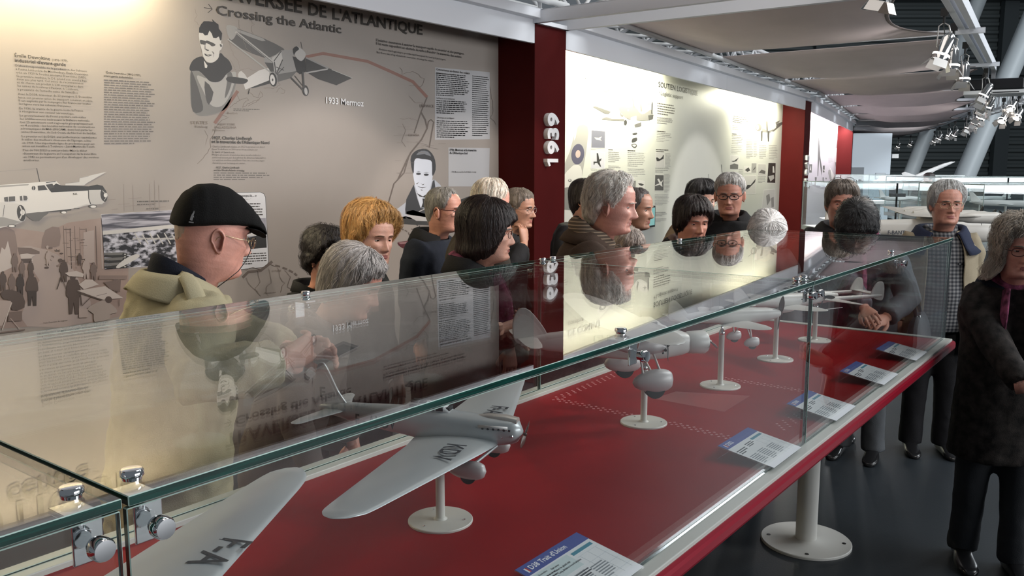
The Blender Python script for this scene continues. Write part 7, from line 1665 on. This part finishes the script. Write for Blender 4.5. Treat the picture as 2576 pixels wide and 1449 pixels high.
# ---------------------------------------------------------------- hall behind: dark corrugated wall, white columns, end wall
def far_frame(D, px_, yaw_off=0.0):
    p = at_depth(px_, 470, D); return frame((p.x, p.y, 0), YAW-PI/2+yaw_off)
M_corr = mat('corrugated_cladding', (.13, .15, .15), rough=.5)
FW = far_frame(46, 1288, 0.0)                                       # local x to the right of the picture, y away
k = MB(); rings = []; z = -.2
while z < 22:
    rings += [[(5, 0, z), (37, 0, z)], [(5, 0, z+.14), (37, 0, z+.14)], [(5, .12, z+.20), (37, .12, z+.20)], [(5, .12, z+.34), (37, .12, z+.34)]]; z += .41
k.loft(rings, False, False, close=False); wr_ = k.build('wall_right', M_corr); wr_.matrix_world = FW; struct(wr_)
M_steel = mat('dark_grey_steel', (.085, .10, .105), rough=.5)
for i, (x, w) in enumerate(((25.6, .75), (15.9, .55))):
    k = MB(); k.box(x, x+w, -.45, -.05, 0, 21); o = k.build('steel_post', M_steel); o.matrix_world = FW; tag(o, ('dark steel post on the cladding right of the second white column', 'dark steel post on the cladding behind the far spotlights')[i], 'post')
for i, z in enumerate((10.4, 6.6)):
    k = MB(); k.box(18, 37, -.85, -.5, z, z+.45); o = k.build('steel_rail', M_steel); o.matrix_world = FW; tag(o, ('upper horizontal steel rail across the dark cladding', 'lower horizontal steel rail across the dark cladding')[i], 'rail')
M_col = mat('white_column_paint', (.52, .56, .58), rough=.45)
def column(pa, pb, D, r, lab):
    a, b_ = at_depth(*pa, D), at_depth(*pb, D); a = a+(a-b_)*.0; d = (b_-a).normalized(); base = a-d*((a.z-0)/d.z) if d.z else a; top = b_+d*3
    k = MB(); c = Vector((base.x, base.y, 0)); k.cyl((0, 0, 0), top-c, r, n=24); o = k.build('leaning_column', M_col, None, smooth=True); o.location = c; autosmooth(o); return tag(o, lab, 'column', 'white leaning columns of the hall')
column((2420, 460), (2576, 95), 26, .30, 'right white leaning tubular column before the dark cladding'); column((2290, 440), (2462, 0), 29, .24, 'left white leaning tubular column behind the spotlights')
# ring collars on the right column
# white end wall with a grey door and a plan on it
EW = far_frame(27.5, 2200, math.radians(-4)); pl, pr = at_depth(2130, 470, 27.5), at_depth(2236, 470, 27.5); wl_ = (EW.inverted() @ pl).x; wr2 = (EW.inverted() @ pr).x; hz_ = at_depth(2200, 371, 27.5).z
k = MB(); k.box(wl_-6, wr2, 0, .3, 0, 2.86); ew = k.build('wall_back', mat('pale_blue_wall', (.60, .66, .72), rough=.6, emit=None)); ew.matrix_world = EW; struct(ew)
def ewx(px_): return (EW.inverted() @ at_depth(px_, 470, 27.5)).x
def ewz(py_): return at_depth(2200, py_, 27.5).z
k = MB(); k.box(ewx(2140), ewx(2171), -.03, .0, 0, ewz(421)); dr = k.build('door_1', mat('grey_door', (.16, .18, .20), rough=.5)); dr.matrix_world = EW; struct(dr); k = MB(); k.box(ewx(2167), ewx(2169), -.07, -.03, 1.0, 1.06); k.build('door_handle', M_chrome, dr)
k = MB(); k.box(ewx(2200), ewx(2224), -.03, .0, ewz(451), ewz(435)); pb_ = k.build('notice_frame', mat('grey_frame', (.35, .38, .42))); pb_.matrix_world = EW; tag(pb_, 'framed plan hanging on the pale end wall', 'notice'); k = MB(); k.box(ewx(2201.5), ewx(2222.5), -.036, -.029, ewz(449.5), ewz(436.5)); k.build('plan_sheet', mat('plan_paper', (.66, .70, .74)), pb_)
k = MB(); k.box(wr2+.02, wr2+.22, -.05, .05, ewz(398), ewz(388)); em = k.build('emergency_light', M_white); em.matrix_world = EW; tag(em, 'small white emergency light beside the end wall', 'light')
# bright daylight-like lamp that lights the end wall
lamp('end_wall_light', 'SPOT', EW @ Vector((.2, -4.2, 2.7)), 330, (.92, .97, 1.0), EW @ Vector((-.5, 0, 1.5)), spot_size=math.radians(70), spot_blend=.6, shadow_soft_size=.2)
# distant lighting bridge at the right edge
bA, bB = at_depth(2440, 300, 22), at_depth(2640, 235, 17); lattice(bA, bB, .3, .38, 14, .022, .014, 'lattice_girder', 'thin pale lattice bridge at the right edge beyond the black box', 'lattice girders over the canopy')
for i, (x_, y_) in enumerate(((2468, 296), (2522, 300), (2560, 292), (2545, 270))):
    P_ = at_depth(x_, y_, 17.5); spotlight(P_, P_+Vector((-.6, .3, -.8)), 'white spotlight under the distant lattice bridge, %s from the left' % ORD[i], 1.3)

# ---------------------------------------------------------------- other showcases and aircraft beyond the end of the case
M_faint = glass_mat('far_glass', (.95, .97, .97), .05, .35); M_fedge = mat('far_glass_edge', (.30, .38, .37), rough=.2)
def showcase(pl_, pr_, D, ztop, depth, lab, zt_=.95):
    a, b_ = at_depth(pl_, 560, D), at_depth(pr_, 560, D); w = (b_-a).length; an = YAW-PI/2
    r = empty('glass_showcase', (a.x, a.y, 0), an, lab, 'showcase', 'other glass showcases of the hall')
    k = MB(); k.box(0, w, 0, depth, zt_-.06, zt_); k.build('table_top', mat('grey_case_bed', (.22, .24, .24), rough=.4), r)
    for n_, q in (('front_glass', (0, w, 0, .01, zt_, ztop)), ('rear_glass', (0, w, depth-.01, depth, zt_, ztop)), ('top_glass', (0, w, 0, depth, ztop, ztop+.01)), ('side_glass', (0, .01, .01, depth-.01, zt_, ztop)), ('side_glass', (w-.01, w, .01, depth-.01, zt_, ztop))):
        k = MB(); k.box(*q); me = k.mesh(n_)
        dims = [q[1]-q[0], q[3]-q[2], q[5]-q[4]]; thin = dims.index(min(dims))
        for p_ in me.polygons: p_.material_index = 0 if abs(p_.normal[thin]) > .9 else 1
        link(n_, me, [M_faint, M_fedge], r)
    for x in (w*.2, w*.8): k = MB(); k.cyl((x, depth/2, 0), (x, depth/2, zt_-.06), .05, n=16); k.build('leg', M_stand, r)
    k = MB(); k.cyl((w*.42, 0.0, zt_), (w*.42, 0.0, ztop), .012, n=8); pp = k.build('joint_post', M_blkframe, r); k = MB(); k.box(w*.42-.09, w*.42+.09, -.035, .0, ztop-.16, ztop-.12); k.build('joint_clamp', M_blkframe, pp)
    return r
def ztop_at(py_, D): return at_depth(2300, py_, D).z
showcase(2130, 2420, 10.2, ztop_at(461, 10.2), 1.6, 'glass showcase behind the man with glasses on his head'); showcase(2360, 2760, 13.5, ztop_at(447, 13.5), 2.0, 'larger glass showcase behind the man in the checked shirt'); showcase(2470, 2800, 8.6, ztop_at(466, 8.6), 1.4, 'glass showcase behind the woman with frizzy grey hair'); showcase(2180, 2420, 19.0, ztop_at(441, 19), 2.0, 'distant glass showcase beneath the delta winged airliner model')
# white airliner model with slender delta wing, on a tall stand
def delta():
    P_ = at_depth(2335, 432, 17.9); r = empty('model_aeroplane', (P_.x, P_.y, 0), YAW-PI/2, 'white delta wing airliner model with raised nose on a tall stand in the distance', 'model aeroplane', 'distant models')
    fu = fuselage(r, [(-.62, .0, .004, .006), (-.45, .0, .03, .035), (-.1, 0, .042, .045), (.35, 0, .040, .042), (.55, -.005, .025, .028), (.66, -.02, .004, .004)], M_white, 'fuselage', 30); fu.data.transform(Matrix.Rotation(0, 4, 'Z'))
    w = wing(r, [(0, .30, -.50, -.02), (.08, .10, -.50, -.02), (.20, -.15, -.49, -.02), (.33, -.38, -.47, -.02), (.345, -.46, -.47, -.02)], M_white, thick=.035)
    fin(r, [(-.60, .03), (-.30, .03), (-.52, .19), (-.60, .19)], .012, M_white)
    for sg in (1, -1): k = MB(); k.box(-.5, -.25, sg*.16-.045, sg*.16+.045, -.075, -.02); k.build('engine_box', M_blkframe, r)
    M_ = Matrix.Translation((0, 0, P_.z)) @ Matrix.Rotation(math.radians(12), 4, 'Z') @ Matrix.Rotation(math.radians(-20), 4, 'Y')
    for c in r.children: c.data.transform(M_)
    k = MB(); k.cyl((0, 0, 0), (0, 0, P_.z-.03), .02, n=12); k.build('stand_pole', M_stand, r)
delta()
# big seaplane model with lettering and a row of propellers, in the case behind the checked shirt
def seaplane():
    P_ = at_depth(2320, 585, 7.9); r = empty('model_aeroplane', (P_.x, P_.y, 0), YAW-PI/2, 'large cream flying boat model lettered F-BANT behind the checked shirt man', 'model aeroplane', 'distant models'); mp = mat('cream_model', (.66, .62, .56), rough=.35)
    fu = fuselage(r, [(-.85, .07, .02, .03), (-.5, .045, .07, .07), (.0, .03, .10, .10), (.5, .02, .10, .11), (.85, .0, .05, .06), (.95, .0, .005, .005)], mp, 'hull', 36, 2.6)
    text_on('F-BANT', .050, fu, 'registration', M_letters, Matrix.Translation((-.36, -.108, -.01)) @ Matrix.Rotation(math.radians(2), 4, 'Z') @ UPRIGHT, sx=.95, bold=.001)
    wing(r, [(0, .28, -.10, .15), (.3, .24, -.08, .16), (.8, .12, -.03, .19), (.95, .05, -.01, .20)], mp, thick=.12); k = MB(); k.box(-.05, .2, -.05, .05, .08, .15); k.build('pylon', mp, r, bevel=.02)
    for i, y in enumerate((-.22, -.42, -.62, .22, .42, .62)):
        n = fuselage(r, [(-.12, 0, .02, .02), (.0, 0, .045, .045), (.22, 0, .050, .050), (.27, 0, .035, .035)], mp, 'engine_nacelle', 14); n.data.transform(Matrix.Translation((.12, y, .17))); propeller(n, (.40, y, .17), .10, 3, M_blkframe, .3*i)
    wing(r, [(0, -.72, -.88, .12), (.25, -.76, -.87, .12), (.3, -.82, -.85, .12)], mp, 'tailplane', thick=.1); fin(r, [(-.70, .08), (-.78, .30), (-.88, .32), (-.90, .08)], .02, mp)
    M_ = Matrix.Translation((0, 0, P_.z)) @ Matrix.Rotation(math.radians(-2), 4, 'Z')
    for c in r.children:
        c.data.transform(M_)
        for d in c.children: d.data.transform(M_)
    k = MB(); k.cyl((0, 0, 0), (0, 0, P_.z-.08), .03, n=16); k.build('stand_pole', M_stand, r); k = MB(); k.lathe([(0, 0), (.2, 0), (.2, .01), (0, .012)], 32); k.build('stand_base', M_stand, r)
seaplane()
# two small airliner models inside the far showcases
def far_model(px_, py_, D, yaw_, sc, lab):
    P_ = at_depth(px_, py_, D); r = empty('model_aeroplane', (P_.x, P_.y, .95), yaw_, lab, 'model aeroplane', 'distant models')
    fuselage(r, [(-.5, .02, .006, .01), (-.3, .01, .04, .045), (.2, 0, .05, .05), (.42, 0, .035, .035), (.48, -.01, .005, .005)], M_white, 'fuselage', 20); wing(r, [(0, .12, -.10, -.02), (.2, .02, -.12, -.01), (.45, -.12, -.2, .01), (.47, -.17, -.19, .01)], M_white, thick=.08); wing(r, [(0, -.36, -.46, .03), (.15, -.42, -.48, .03)], M_white, 'tailplane', thick=.08, steps=8); fin(r, [(-.33, .03), (-.46, .17), (-.52, .17), (-.48, .02)], .01, M_white)
    for c in r.children: c.data.transform(Matrix.Translation((0, 0, P_.z-.95)) @ Matrix.Scale(sc, 4))
    k = MB(); k.cyl((0, 0, 0), (0, 0, P_.z-.95), .012, n=8); k.build('stand_pole', M_stand, r)
far_model(2465, 500, 14.2, YAW+1.2, .9, 'pale airliner model in the larger showcase behind the checked shirt man'); far_model(2530, 512, 9.2, YAW-1.9, .7, 'pale model aeroplane in the showcase behind the frizzy haired woman'); far_model(2265, 500, 10.9, YAW-1.2, .7, 'pale model aeroplane in the showcase right of the man with glasses on his head'); far_model(2290, 468, 19.9, YAW-1.4, .8, 'small pale aeroplane model in the distant showcase')
# wooden stool-like table and step ladder shape beyond
P_ = at_depth(2275, 520, 16.9); r = empty('white_table', (P_.x, P_.y, 0), YAW-PI/2, 'white bare table standing beyond the glass showcases', 'table'); k = MB(); k.box(-1.1, .9, -.3, .3, 1.04, 1.10); k.build('table_top', M_white, r, bevel=.005)
for x in (-.85, -.55, .6): k = MB(); k.box(x-.05, x+.05, -.05, .05, 0, 1.04); k.build('leg', M_white, r)
# distant visitor in khaki seen through the glass
person(dict(px=(2336, 452), D=16.3, t=175, pitch=4, seed=30, skin='skin_tan', label='distant visitor with dark hair and khaki coat beyond the glass showcases', hair=H('far_dark_hair', (.03, .02, .018), SHORT, th=.02, strands=60, rows=14, n=48), coat=dict(mat=fabric('khaki_coat', (.24, .19, .13)), hem=.6, ease=.05, sleeve=.08, voxel=.02)))
